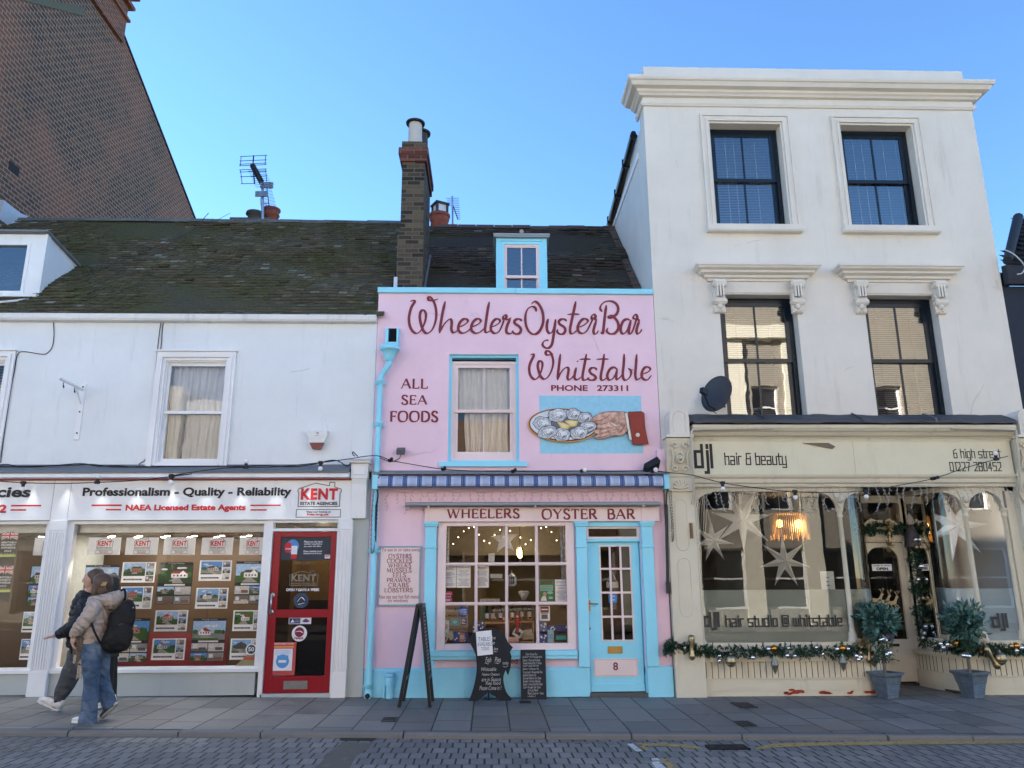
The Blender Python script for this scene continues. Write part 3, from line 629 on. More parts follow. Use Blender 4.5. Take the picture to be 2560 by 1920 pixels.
# shop front of the estate agent
cf = MB(); cf.prismx([(0,3.09),(-.20,3.06),(-.215,3.035),(-.215,2.995),(-.09,2.985),(0,2.985)], wx0, -1.99); cf.build('cornice', WHITE_WOOD, WB)
lf = MB(); lf.prismx([(.0,3.205),(-.19,3.105),(-.225,3.075),(-.225,3.05),(-.20,3.062),(0,3.092)], wx0, -1.99); lf.build('lead_flashing', LEAD, WB)
FX = P(884, 1250)[0]
fs = MB(); fs.box(wx0, FX, -.085, 0, 2.405, 2.985); fs.box(wx0, FX, -.105, -.085, 2.962, 2.982, 1)
for xx in (P(140,1250)[0], P(182,1250)[0]): fs.box(xx-.002, xx+.002, -.088, -.085, 2.41, 2.96, 2)
fso = fs.build('fascia', [WHITE_WOOD, RED, flat((.3,.32,.34), .7, name='joint')], WB)
zf = zoom(0, 1180, .21700)
lt = MB(); Yf = -.091
def tx(mb, s, z, a, b, y, mi, **k):
    p, q = z(*a, y), z(*b, y); text(mb, s, p[0], q[0], q[1], p[1], y, mi, **k)
zq = zoom(0, 0, 2560/2212)
tx(lt, 'cies', zf, (-30,175), (345,292), Yf, 0, bold=.036, shear=.05)
tx(lt, 'Professionalism - Quality - Reliability', zq, (180,1053), (629,1076), Yf, 0, bold=.036)
lt.build('lettering', [INK, RED_INK], fso); lt = MB()
tx(lt, 'NAEA Licensed Estate Agents', zq, (272,1090), (530,1106), Yf, 1, bold=.045)
p, q = zf(-10, 375, Yf), zf(68, 470, Yf); text(lt, '2', p[0], q[0], q[1], p[1], Yf, 1, bold=.045, shear=.05)
for a, b in (((130,378),(472,397)),((122,428),(298,446)),((1056,374),(1400,393)),((1220,425),(1393,443)),):
    p, q = zf(*a, Yf), zf(*b, Yf); lt.sheet(p[0], q[0], q[1], p[1], Yf, 1)
p, q = zf(-10,462,Yf), zf(66,470,Yf); lt.sheet(p[0], q[0], q[1], p[1], Yf, 1)
for a, b in (((541,1090),(606,1093)),((541,1100),(576,1103))):
    p, q = zq(*a, Yf), zq(*b, Yf); lt.sheet(p[0], q[0], q[1], p[1], Yf, 1)
INK2 = flat((.10,.10,.10), .6, name='grey_ink')
def kent_logo(mb, x0, x1, z0, z1, y, url=True, mi=(0, 1, 2), pale=False):
    """house-shaped outline with the firm's name, and the address plate under it"""
    w, h = x1-x0, z1-z0; u = lambda a: x0+a*w; v = lambda b: z0+b*h; lw = max(.006, .018*w)
    hz = .28 if url else 0; H = 1-hz; V = lambda b: v(hz+b*H)
    out = [(.03,.03),(.03,.60),(0,.62),(.02,.74),(.40,.97),(.72,.86),(.72,1.0),(.84,1.0),(.84,.81),(.99,.73),(1.0,.62),(.97,.60),(.97,.03),(.03,.03)]
    mb.line([(u(a), V(b)) for a, b in out], lw, y, mi[2])
    text(mb, 'KENT', u(.08), u(.92), V(.30), V(.76), y-.0015, mi[1], bold=.045, sp=1.12)
    text(mb, 'ESTATE AGENCIES', u(.08), u(.92), V(.09), V(.22), y-.0015, mi[0], bold=.03)
    if url:
        mb.line([(u(a), v(b)) for a, b in ((0,.0),(1,0),(1,.22),(0,.22),(0,0))], lw*.8, y, mi[2])
        text(mb, 'View our homes at', u(.22), u(.78), v(.125), v(.185), y-.0015, mi[0], bold=.02)
        text(mb, 'kea.org.uk', u(.25), u(.75), v(.03), v(.115), y-.0015, mi[1], bold=.03)
lt.build('lettering', [INK, RED_INK], fso); lt = MB()
p, q = zq(644, 1042, Yf), zq(735, 1117, Yf); kent_logo(lt, p[0], q[0], q[1], p[1], Yf)
lt.build('lettering', [INK, RED_INK, INK2], fso)

# fluted pilasters
def pilaster(parent, x0, x1, z0, z1, y, mat, flutes=5, yb=0.05, base=.32, name='pilaster'):
    f = MB(); f.box(x0, x1, y, yb, z0, z1)
    w = x1-x0
    if flutes:
        for i in range(flutes+1):
            c = x0+w*.14+w*.72*i/flutes; f.box(c-w*.035, c+w*.035, y-.012, y, z0+base+.02, z1-.16)
        f.box(x0, x1, y-.012, y, z0, z0+base); f.box(x0, x1, y-.012, y, z1-.14, z1)
        f.box(x0, x0+w*.09, y-.012, y, z0+base, z1-.14); f.box(x1-w*.09, x1, y-.012, y, z0+base, z1-.14)
    return f.build(name, mat, parent, bevel=.004)
px0, px1 = -6.165, -5.92
pilaster(WB, px0, px1, gz(-6), 2.405, -.085, WHITE_WOOD)
pr0, pr1 = P(850,1303)[0], P(885,1303)[0]
pilaster(WB, pr0, pr1, gz(-2.1), 2.405, -.085, WHITE_WOOD, flutes=3)
# console on top of the right-hand pilaster and the grey return beside it
cx0, cx1 = P(878,1150)[0], P(930,1150)[0]
cs = MB(); cs.box(cx0+.03, cx1-.03, -.16, 0, 2.98, 3.20); cs.box(cx0+.06, cx1-.06, -.175, -.16, 3.03, 3.17); cs.box(cx0, cx1, -.22, 0, 3.20, 3.235); cs.box(cx0-.0, cx1+.0, -.25, 0, 3.235, 3.265); cs.box(cx0+.015, cx1-.015, -.20, 0, 3.265, 3.29)
cs.prismx([(0,2.98),(-.15,2.98),(-.12,2.9),(-.09,2.42),(0,2.42)], cx0+.045, cx1-.045)
cs.build('console', WHITE_WOOD, WB, bevel=.006)
gr = MB(); gr.box(FX+.002, wx1, -.01, .05, gz(-1.8), 2.985); gr.build('party_pier', GREY_WALL, WB)
# stall riser, sills, window frames
RDX0, RDX1 = -3.06, -2.15
st = MB(); st.box(px1+.001, RDX0-.11, -.02, .10, gz(-5), .365); st.box(wx0, px0-.001, -.02, .10, gz(-7), .365); st.build('stall_riser', GREY_WALL, WB)
W2 = (px1+.0, RDX0-.06); W1 = (wx0, px0)
for a, b in (W2, W1):
    f = MB(); frame(f, a, b, .365, 2.40, .07, -.03, .07, wb=.07, wt=.045); f.box(a, b, -.06, -.03, .365, .41)
    o = f.build('shop_window', WHITE_WOOD, WB); g = MB(); g.sheet(a+.06, b-.06, .42, 2.37, .02); g.build('pane', GLASS_SHOP, o)
# lit display space behind the two windows
BROWN = render_mat('brown_panel', (.055,.034,.019), dirt=(.4,.4,.4), amt=.5, bmp=.1, rough=.45)
rm = MB(); D_ = 1.15
rm.box(-9.4, RDX0+.0, D_, D_+.05, .25, 2.42, 0); rm.box(-9.4, RDX0, .10, D_, .25, .30, 1); rm.box(-9.4, RDX0+.05, .23, D_+.05, 2.215, 2.26, 2)
rm.box(-9.45, -9.4, .1, D_, .25, 2.42, 3); rm.box(RDX0-.05, RDX0, .1, D_, .25, 2.42, 3); rm.box(px1-.13, px1-.03, .12, D_, .3, 2.42, 4)
rm.box(px1+.25, -3.95, D_-.012, D_, .3, .80, 1); rm.box(-5.05, -4.3, D_-.012, D_, .8, 1.35, 0)
rm.build('display_room', [BROWN, flat((.10,.008,.012), .5, name='dark_red_panel'), flat((.10,.065,.04), .6, name='brown_ceiling'), flat((.07,.045,.03), .7, name='brown_side'), flat((.30,.33,.33), .7, name='pale_side')], WB)
rb = MB(); rb.box(px1+.08, RDX0-.14, .12, .22, 2.245, 2.40); rb.box(-9.4, px0-.05, .12, .22, 2.245, 2.40)
rb.build('blind_box', flat((.50,.52,.50), .7, name='blind_cloth'), WB)
dl = MB()
for i in range(13):
    xx = -5.75+.2*i; dl.lathe([(.035, 0), (.035, -.004), (.001, -.004)], (xx, .5 if i % 2 else .85, 2.213), 12)
for i in range(5): dl.lathe([(.035, 0), (.035, -.004), (.001, -.004)], (-7.9+.42*i, .6, 2.213), 12)
dl.build('downlight', emit_mat('downlight_glow', (1, .86, .66), 14.), WB)
for i in range(3):
    l = bpy.data.lights.new('display_lamp', 'AREA'); l.energy = 3.5; l.size = .9; l.size_y = .25; l.shape = 'RECTANGLE'; l.color = (1, .90, .76)
    lo = bpy.data.objects.new('display_lamp', l); COL.objects.link(lo); lo.location = ((-8.1, -5.0, -3.9)[i], .45, 2.205); lo.parent = WB; lo.matrix_parent_inverse = Matrix.Translation(WB.location).inverted()
# sign lamps under the cornice that wash the fascia
for i in range(10):
    xx = -6.95+.49*i
    l = bpy.data.lights.new('sign_lamp', 'SPOT'); l.energy = 4.0; l.spot_size = R_(75); l.spot_blend = 1; l.shadow_soft_size = .02; l.color = (.97, 1, .98)
    lo = bpy.data.objects.new('sign_lamp', l); COL.objects.link(lo); lo.location = (xx, -.135, 2.965); lo.rotation_euler = (R_(-18), 0, 0); lo.parent = WB; lo.matrix_parent_inverse = Matrix.Translation(WB.location).inverted()

# red door
zd = zoom(640, 1190, .34346)
dfm = MB(); dfm.box(RDX0-.06, RDX0, -.05, .1, gz(-3), 2.40); dfm.box(RDX1, pr0+.0, -.04, .1, gz(-2.1), 2.40); dfm.box(RDX0, RDX1, -.04, .1, 2.245, 2.285); dfm.box(RDX0, RDX1, -.04, .1, 2.365, 2.40)
dfo = dfm.build('door_frame', WHITE_WOOD, WB); g = MB(); g.sheet(RDX0, RDX1, 2.285, 2.365, .05); g.build('pane', GLASS_SHOP, dfo)
DY = -.005; db = gz(-2.6)+.05
dr = MB(); A, B = zd(183,445,DY), zd(557,970,DY); Cc, Dd = zd(125,1032,DY), zd(515,1455,DY)
gx0, gx1 = RDX0+.115, RDX1-.085; gzt, gzm1, gzm0, gzb = A[1], B[1], Cc[1], Dd[1]
dr.box(RDX0+.006, gx0, DY, DY+.05, db, 2.24); dr.box(gx1, RDX1-.006, DY, DY+.05, db, 2.24)
dr.box(gx0, gx1, DY, DY+.05, gzt, 2.24); dr.box(gx0, gx1, DY, DY+.05, gzm0, gzm1); dr.box(gx0, gx1, DY, DY+.05, db, gzb)
DO = dr.build('door', RED, WB, bevel=.004)
g = MB(); g.sheet(gx0, gx1, gzb, gzm0, DY+.03); g.sheet(gx0, gx1, gzm1, gzt, DY+.03); g.build('pane', GLASS_SHOP, DO)
h = MB(); p, q = zd(110,868,-.03), zd(98,992,-.03); hx = RDX0+.05
h.tube([(hx, DY, p[1]), (hx, -.06, p[1]), (hx, -.06, q[1]), (hx, DY, q[1])], .013, 8); 
for zz in (p[1], q[1]): h.lathe([(.032,0),(.032,-.012),(.001,-.012)], (hx, DY, zz), 12, axis='y')
h.build('handle', STEEL, DO)
lb = MB(); p, q = zd(203,1492,DY), zd(373,1550,DY); lb.box(p[0], q[0], DY-.012, DY, q[1], p[1]); lb.box(p[0]+.03, q[0]-.03, DY-.018, DY-.012, q[1]+.022, p[1]-.022); lb.build('letterbox', flat((.22,.22,.21), .5, .5, name='dull_metal'), DO)
ts = MB(); ts.box(RDX0-.02, RDX1+.02, -.05, .1, gz(-2.6)-.02, db-.006); ts.build('threshold', GREY_WALL, WB)
# hall behind the door
hr = MB(); hr.box(RDX0-.048, RDX0, 1.21, 1.8, 0, 2.5, 0); hr.box(RDX0-.05, RDX1+.1, 1.8, 1.85, 0, 2.5, 0); hr.box(RDX1+.1, RDX1+.15, .1, 1.85, 0, 2.5, 0); hr.box(RDX0-.05, RDX1+.1, .1, 1.85, 0, .02, 1); hr.box(RDX0-.0, RDX1-.3, 1.5, 1.8, .1, 1.25, 1); hr.box(RDX0-.05, RDX1+.1, .1, 1.85, 2.4, 2.45, 1)
hr.build('hall', [flat((.28,.19,.09), .8, name='ochre_wall'), flat((.03,.03,.03), .8, name='dark_desk')], WB)
l = bpy.data.lights.new('hall_lamp', 'POINT'); l.energy = .8; l.color = (1, .8, .5); lo = bpy.data.objects.new('hall_lamp', l); COL.objects.link(lo); lo.location = (-2.6, 1.2, 2.2); lo.parent = WB; lo.matrix_parent_inverse = Matrix.Translation(WB.location).inverted()
# stickers on the door glass
yg = DY+.022
def sticker(name, a, b, label, cat, cols, draw, y=None, z=zd):
    y = yg if y is None else y
    p, q = z(*a, y), z(*b, y); mb = MB(); mb.box(p[0], q[0], y-.002, y+.002, q[1], p[1], 0)
    x0, x1, z0, z1 = p[0], q[0], q[1], p[1]
    draw(mb, lambda u: x0+u*(x1-x0), lambda v: z0+v*(z1-z0), y-.0035)
    return tag(mb.build(name, cols), label, cat)
DKBL = flat((.018,.03,.045), .5, name='slate_blue'); WH = flat((.75,.75,.76), .7, name='white_print'); SKB = flat((.08,.24,.55), .6, name='blue_print')
def d1(mb, u, v, y):
    mb.disc(u(.24), v(.60), (u(1)-u(0))*.12, (v(1)-v(0))*.30, y, 16, 3); mb.disc(u(.16), v(.55), (u(1)-u(0))*.07, (v(1)-v(0))*.24, y-.001, 12, 2)
    mb.box(u(.22), u(.33), y-.0025, y-.001, v(.25), v(.62), 1); mb.box(u(.22), u(.33), y-.0025, y-.001, v(.06), v(.24), 2)
    for i in range(4): mb.box(u(.125+.02*i), u(.138+.02*i), y-.0028, y-.002, v(.55), v(.8-.03*abs(i-1.5)), 2)
    text(mb, 'STOP', u(.11), u(.215), v(.45), v(.52), y-.003, 1, bold=.03)
    for i, s in enumerate(('Please use the hand', 'sanitiser supplied as', 'you enter this office', '', 'Please maintain social', 'distancing at all times')):
        if s: text(mb, s, u(.45), u(.79 if i != 2 else .77), v(.76-.105*i), v(.84-.105*i), y-.001, 1, bold=.02)
    mb.box(u(.85), u(.95), y-.001, y, v(.06), v(.22), 1); text(mb, 'KENT', u(.86), u(.94), v(.12), v(.2), y-.002, 2, bold=.04)
sticker('notice', (178,446), (558,610), 'dark hand hygiene notice across the top of the red door glass', 'notice', [DKBL, WH, RED_INK, SKB], d1)
def dk(mb, u, v, y): pass
gl = MB(); p, q = zd(245,690,yg), zd(452,800,yg); GH = flat((.22,.19,.14), .7, name='etched_film')
kent_logo(gl, p[0], q[0], q[1], p[1], yg, url=False, mi=(0, 0, 0)); tx(gl, 'WELCOME TO', zd, (285,624), (430,640), yg, 0); tx(gl, 'OPEN 7 DAYS A WEEK', zd, (220,818), (463,838), yg, 1, bold=.04)
gl.build('lettering', [GH, WH], DO)
rs = MB(); p, q = zd(277,855,yg), zd(380,957,yg); cx, cz, rr = (p[0]+q[0])/2, (p[1]+q[1])/2, (q[0]-p[0])/2
rs.disc(cx, cz, rr, rr, yg, 28, 0); rs.disc(cx, cz, rr*.6, rr*.6, yg-.001, 24, 1); rs.stroke([(cx-rr*.5, cz-.02), (cx, cz+rr*.4), (cx+rr*.5, cz)], .012, yg-.003, 2); rs.stroke([(cx-rr*.4, cz-.05), (cx, cz-rr*.45), (cx+rr*.5, cz-.03)], .012, yg-.003, 2)
tag(rs.build('window_sticker', [flat((.02,.05,.10), .5, name='deep_blue'), flat((.01,.02,.045), .5, name='ink_blue'), WH]), 'round dark blue sticker under the opening words on the red door', 'sticker')
def d2(mb, u, v, y):
    mb.box(u(.03), u(.52), y-.001, y, v(.1), v(.92), 1); mb.poly([(u(.08), v(.25)), (u(.18), v(.8)), (u(.26), v(.25))], y-.002, 0); mb.poly([(u(.58), v(.4)), (u(.76), v(.9)), (u(.97), v(.4))], y-.001, 2); mb.poly([(u(.62), v(.3)), (u(.76), v(.6)), (u(.92), v(.3))], y-.002, 1)
    text(mb, 'The Property', u(.27), u(.50), v(.55), v(.72), y-.002, 0); text(mb, 'Ombudsman', u(.27), u(.50), v(.3), v(.48), y-.002, 0)
sticker('window_sticker', (240,1032), (400,1077), 'small white sticker with a blue and a purple emblem under the door rail', 'sticker', [WH, flat((.02,.03,.12), .5, name='royal_blue'), flat((.30,.05,.25), .5, name='purple')], d2)
rs = MB(); p, q = zd(263,1093,yg), zd(368,1200,yg); cx, cz, rr = (p[0]+q[0])/2, (p[1]+q[1])/2, (q[0]-p[0])/2
rs.disc(cx, cz, rr, rr, yg, 28, 0); rs.disc(cx, cz+rr*.18, rr*.62, rr*.62, yg-.001, 24, 1); rs.stroke([(cx-rr*.55, cz+.02), (cx, cz+rr*.3), (cx+rr*.5, cz+.01)], .014, yg-.003, 0); text(rs, 'NAEA', cx-rr*.6, cx+rr*.6, cz-rr*.72, cz-rr*.42, yg-.004, 1, bold=.04)
tag(rs.build('window_sticker', [WH, flat((.22,.012,.04), .5, name='claret')]), 'round white sticker with a claret emblem on the red door', 'sticker')
def d3(mb, u, v, y):
    mb.box(u(.14), u(.88), y-.001, y, v(.14), v(.80), 1); text(mb, 'WHITSTABLE TOWN', u(.12), u(.9), v(.93), v(.97), y-.001, 1, bold=.03); mb.box(u(.08), u(.92), y-.001, y, v(.83), v(.88), 3)
    mb.lathe([(.001,0),((u(1)-u(0))*.26,0)], ((u(.5)), y-.002, v(.42)), 16, 2, axis='y'); mb.box(u(.28), u(.72), y-.004, y-.003, v(.48), v(.60), 2)
    for i in range(6): mb.box(u(.2), u(.82-.03*(i % 3)), y-.002, y-.001, v(.76-.025*i), v(.765-.025*i), 2)
    mb.box(u(.35), u(.65), y-.006, y-.005, v(.38), v(.46), 1)
sticker('poster', (110,1210), (280,1450), 'red bordered poster with a blue picture low on the red door', 'poster', [flat((.50,.07,.06), .5, name='brick_red'), flat((.72,.74,.80), .6, name='cold_white'), flat((.10,.30,.60), .6, name='mid_blue'), flat((.75,.30,.06), .5, name='orange')], d3, y=DY+.012)

# dormer of the white building
dY = .42
zdm = zoom(0, 560, .12658)
roofz = lambda y: 5.46+(y+.1)*(8.60-5.46)/3.3
DR = zdm(965, 240, dY)[0]; DL = -9.3; dzb, dzt = roofz(dY)-.02, zdm(960, 215, dY)[1]
dm = MB()
yb_top = -.1+(dzt-.14-5.46)*3.3/3.14
dm.prism([(0,0)], 0, 0) if False else None
ch = MB()  # cheek
ch.add([(DR, dY, dzb), (DR, dY, dzt), (DR, yb_top+.15, dzt-.10), (DR-.1, dY, dzb), (DR-.1, dY, dzt), (DR-.1, yb_top+.15, dzt-.10)], [(0,1,2), (5,4,3), (0,3,4,1)])
cko = ch.build('dormer', WHITE, WB)
fr_ = MB(); frame(fr_, DL, DR, dzb, dzt, .23, dY-.04, dY+.06, wb=.02, wt=.15); frame(fr_, DL+.23, DR-.23, dzb+.02, dzt-.15, .05, dY-.055, dY+.04); fr_.box(DR-.02, DR+.015, dY-.05, dY+.05, dzb, dzt)
fr_.box(DL, DR+.02, dY-.13, dY, dzb-.05, dzb)
fr_.build('dormer_window', render_mat('flaking_white_wood', (.76,.78,.78), dirt=(.4,.4,.4), amt=1.0, bmp=.3), cko)
g = MB(); g.sheet(DL+.25, DR-.25, dzb+.05, dzt-.18, dY); g.build('pane', GLASS_UP, cko)
rr_ = MB(); rr_.add([(DL, dY-.13, dzt+.0), (DR+.05, dY-.13, dzt+.0), (DR+.06, yb_top+.38, dzt-.22), (DL, yb_top+.38, dzt-.22), (DL, dY-.13, dzt+.035), (DR+.05, dY-.13, dzt+.03), (DR+.06, yb_top+.38, dzt-.18), (DL, yb_top+.38, dzt-.18)], [(0,1,5,4),(1,2,6,5),(4,5,6,7),(0,1,2,3)])
rr_.build('dormer_roof', LEAD, cko)
dkm = MB(); dkm.box(DL, DR, dY+.02, dY+.06, dzb-.25, dzb-.05); dkm.build('dormer_apron', flat((.05,.02,.018), .8, name='dark_brown'), cko)
dd = MB(); dd.box(DL, DR-.1, dY+1.0, dY+1.05, dzb, dzt-.2); dd.box(DL, DL+.05, dY+.1, dY+1, dzb, dzt-.2); dd.build('dormer_room', flat((.10,.12,.16), .8, name='pale_room'), cko)
lk = MB(); lk.tube(smooth([(DR+.06, dY+.05, roofz(dY)+.0), (DR-.35, dY-.28, roofz(dY-.28)+.05), (DR-1.2, dY-.32, roofz(dY-.32)+.04)], 5), .02, 6); lk.build('lead_edge', flat((.6,.62,.64), .5, name='white_lead'), rf)

# wall fittings on the white building
zb = zoom(0, 740, .28933)
p, q = zb(735, 765), zb(655, 1245); bxm = (p[0]+q[0])/2
br = MB(); br.box(bxm-.035, bxm+.035, -.02, 0, q[1], p[1]); top = zb(725, 810)
br.tube([(bxm, -.02, top[1]), (bxm-.03, -.62, top[1]+.02)], .022, 8); br.tube([(bxm, -.02, top[1]-.22), (bxm-.01, -.2, top[1]-.01)], .012, 6)
for yy in (-.22, -.52): br.tube([(bxm-.01, yy, top[1]-.02), (bxm-.01, yy-.01, top[1]-.05), (bxm+.01, yy-.02, top[1]-.08), (bxm+.0, yy-.0, top[1]-.10), (bxm-.02, yy+.015, top[1]-.08), (bxm-.01, yy, top[1]-.05)], .006, 5, 1)
for f in (.12, .5, .95): br.lathe([(.012,0),(.012,-.01),(.001,-.012)], (bxm, -.02, q[1]+(p[1]-q[1])*f), 8, 1, axis='y')
tag(br.build('sign_bracket', [WHITE_WOOD, BLACK]), 'empty white iron sign bracket with two hooks on the white wall', 'sign bracket')
za = zoom(380, 780, .27125)
p, q = za(1425, 1085, -.1), za(1612, 1265, -.1); cx, w, h_ = (p[0]+q[0])/2, q[0]-p[0], p[1]-q[1]
def alm(s, z0f, z1f):
    pts = []
    for t_ in (0,1):
        pass
    return [(cx-w/2*s, q[1]+h_*.97), (cx+w/2*s, q[1]+h_*.97), (cx+w/2*s, q[1]+h_*.74), (cx+w*.2*s, q[1]+h_*.03), (cx-w*.2*s, q[1]+h_*.03), (cx-w/2*s, q[1]+h_*.74)]
AL = MB(); AL.prism(alm(1, 0, 1), -.03, 0, 0); AL.prism(alm(.94, 0, 1), -.09, -.03, 0)
AL.prism([(cx-w*.33, q[1]+h_*.34), (cx+w*.33, q[1]+h_*.34), (cx+w*.19, q[1]+h_*.02), (cx-w*.19, q[1]+h_*.02)], -.105, -.02, 1)
AL.line([(cx-.02, q[1]+h_*.85), (cx+.02, q[1]+h_*.85), (cx, q[1]+h_*.77)], .008, -.0925, 1); AL.box(cx-.035, cx+.03, -.093, -.09, q[1]+h_*.70, q[1]+h_*.715, 1)
tag(AL.build('alarm_box', [flat((.68,.69,.66), .4, name='white_plastic'), flat((.16,.012,.016), .3, name='red_plastic')], bevel=.008), 'white burglar alarm box with a dark red foot on the white wall', 'alarm box')
cb = MB()
def wire(pts, z, y=-.012, r=.006): cb.tube([(lambda a: (a[0], y, a[1]))(z(*p, y)) for p in smooth(pts, 5)], r, 5)
WC = ('thin dark cable looping from the eaves to the window at the picture edge', 'black cable running down beside the net curtained window to the fascia', 'short pale cable from the eaves to the window head')
def endwire(i):
    global cb
    tag(cb.build('wall_cable', CABLE), WC[i], 'cable'); cb = MB()
wire([(505,165),(465,210),(466,340),(450,440),(400,498),(340,500),(200,480),(150,510),(125,640),(90,830),(30,1230),(5,1440)], zb); endwire(0)
wire([(1398,175),(1370,380),(1340,700),(1310,1100),(1280,1300),(1262,1405),(1205,1450),(1215,1475),(1330,1450)], zb); endwire(1)
wire([(1465,165),(1410,235),(1395,400),(1385,480)], zb); endwire(2)
c2 = MB()
def wire2(pts, z, y=-.2, r=.008): c2.tube([(lambda a: (a[0], y, a[1]))(z(*p, y)) for p in smooth(pts, 5)], r, 5)
wire2([(-60,1470),(60,1455),(190,1478),(420,1468),(700,1448),(850,1470),(1000,1465),(1200,1480),(1400,1470)], zb, -.1)
wire2([(0,1475),(300,1470),(600,1462),(800,1455),(1000,1475),(1500,1472),(2212,1468)], zb, -.12)
wire2([(700,1435),(1000,1415),(1300,1425),(1500,1400),(1640,1368),(1720,1375),(1800,1420),(1840,1380)], za, -.12); wire2([(1900,1335),(1855,1290),(1850,1310),(1875,1335)], za, -.15)
tag(c2.build('fascia_cable', CABLE), 'tangle of black cables lying along the flashing above the white fascia', 'cable')

# ================================================================== OYSTER BAR (pink building)
PB = thing('oyster_bar_building', 'pink shop with maroon painted lettering and sky blue trim', 'building', (.4, 0, 0))
bx0, bx1 = -1.70, 2.565
SHZ0, SHZ1 = .62, 2.355           # shop window opening
m = MB(); wall(m, bx0, bx1, .38, 5.86, [(-.595,.455,3.235,4.885), (-.70,1.215,SHZ0,SHZ1), (1.42,2.185,.30,2.34)], 0, .22, 0, 1); m.build('wall', [PINK, BLUE], PB)
m = MB(); m.prismx([(-.05,5.865),(-.06,5.93),(-.05,5.945),(.26,5.955),(.26,5.86),(-.03,5.86)], bx0-.01, .42); m.prismx([(-.048,5.862),(-.058,5.927),(-.05,5.942),(.26,5.952),(.26,5.857),(-.03,5.857)], .425, bx1-.01); m.build('coping', BLUE, PB)
# plinth
m = MB()
for a, b in ((-1.66, 1.40), (2.20, 2.56)):
    m.prismx([(0,gz(a)-.02),(-.055,gz(a)-.02),(-.05,.37),(-.035,.39),(0,.395)], a, b)
m.box(bx0, 1.42, 0, .2, -.05, .38); m.box(2.185, bx1, 0, .2, -.05, .38)
m.build('plinth', BLUE_STUCCO, PB, bevel=.012)
# upper window
f = MB(); frame(f, -.595, .455, 3.235, 4.885, .035, .06, .20); f.build('window_surround', BLUE, PB)
sash(PB, -.56, .42, 3.255, 4.80, .10, .085, PINK_TRIM, cols=2, bar=.016, bottom=.11, glass=GLASS_NET)
f = MB(); f.box(-.72, .565, -.06, .1, 3.165, 3.236); f.build('sill', BLUE, PB)
f = MB(); f.box(-.8, .66, 1.0, 1.05, 3.1, 5); f.box(-.83, -.8, .22, 1.05, 3.1, 5); f.box(.66, .69, .22, 1.05, 3.1, 5); f.box(-.83, .69, .22, 1.05, 5, 5.03); f.build('room', flat((.16,.15,.13), .9, name='dim_room_warm'), PB)
c_ = curtain_mesh(-.50, .38, 4.02, 4.76, .24, folds=12, amp=.014).build('net_curtain', sheer_mat('cream_net', (.88,.87,.80), .95)); tag(c_, 'cream net curtain in the top half of the pink building window', 'curtain')
c_ = curtain_mesh(-.36, .30, 3.30, 4.05, .27, folds=4, amp=.03, gather=.06).build('net_curtain', sheer_mat('cream_net_low', (.88,.87,.79), .95)); tag(c_, 'cream drape in the bottom half of the pink building window', 'curtain')
# roof behind the parapet
RZp = P(1300, 568, 3.2)[1]
t_, tint = tiled_slope(bx0+.1, bx1, .26, 5.70, 3.2, RZp, gauge=.115, tw=.165, sag=.03)
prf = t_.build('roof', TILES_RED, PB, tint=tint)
g = MB(); g.quad((bx0,3.2,RZp),(bx1,3.2,RZp),(bx1,6.4,5.4),(bx0,6.4,5.4)); g.build('back_slope', TILES_RED, prf); g = MB(); g.box(-1.74, bx1, 6.1, 6.3, 0, 5.4); g.build('rear_wall', GREY_WALL, PB)
g = MB(); x = -1.0
while x < bx1-.05:
    xa, xb = x, min(x+.36, bx1); x += .37; dz = rnd.uniform(-.015, .01)
    g.add([(xx, 3.2+.12*math.sin(a), RZp-.09+dz+.125*math.cos(a)) for xx in (xa, xb) for a in [R_(-85+34*i) for i in range(6)]], [(i, i+1, 7+i, 6+i) for i in range(5)])
g.build('ridge_tiles', render_mat('brown_ridge', (.10,.065,.05), dirt=(.9,1.2,.9), amt=.8, bmp=.6), prf)
g = MB()   # brick edge against the taller house
for i in range(26):
    u = i/26; yy, zz = .26+u*2.94, 5.70+u*(RZp-5.70); g.obox((bx1-.07, yy+.05, zz+.06), (.065,0,0), (0,.05,.05), (0,-.025,.025), i % 3 == 0)
g.build('verge_bricks', [BRICK_STACK, BRICK_RED], prf)
# dormer
dY2 = .62; zr = zoom(900, 260, .33454)
a, b = zr(1018, 1010, dY2), zr(1400, 1362, dY2); dx0, dx1, dzt2 = a[0], b[0], a[1]; dzb2 = 5.95
rz2 = lambda y: 5.70+(y-.26)*(RZp-5.70)/2.94
yk = .26+(dzt2-5.70)*2.94/(RZp-5.70)
g = MB(); frame(g, dx0, dx1, dzb2, dzt2, .13, dY2-.03, dY2+.08, wb=.02, wt=.10); frame(g, dx0+.05, dx1-.05, dzb2, dzt2-.03, .02, dY2-.05, dY2, wb=.001)
for xx in (dx0, dx1-.03): g.add([(xx,dY2,dzb2),(xx,dY2,dzt2),(xx,yk+.1,dzt2),(xx+.03,dY2,dzb2),(xx+.03,dY2,dzt2),(xx+.03,yk+.1,dzt2)], [(0,1,2),(5,4,3),(0,3,4,1)])
do_ = g.build('dormer', BLUE, PB)
sash(PB, dx0+.13, dx1-.13, 5.84, dzt2-.10, dY2-.01, .042, PINK_TRIM, cols=2, bar=.02, name='dormer_window')
g = MB(); g.box(dx0-.04, dx1+.04, dY2-.10, yk+.3, dzt2, dzt2+.03); g.prismx([(dY2-.11,dzt2+.028),(dY2-.11,dzt2+.06),(yk+.3,dzt2+.05),(yk+.3,dzt2+.028)], dx0-.05, dx1+.05)
g.tube([((dx0+dx1)/2, dY2-.12, dzt2+.09), ((dx0+dx1)/2, yk, dzt2+.09)], .035, 10)
g.build('dormer_roof', render_mat('pale_lead', (.30,.33,.35), amt=1., bmp=.5), do_)
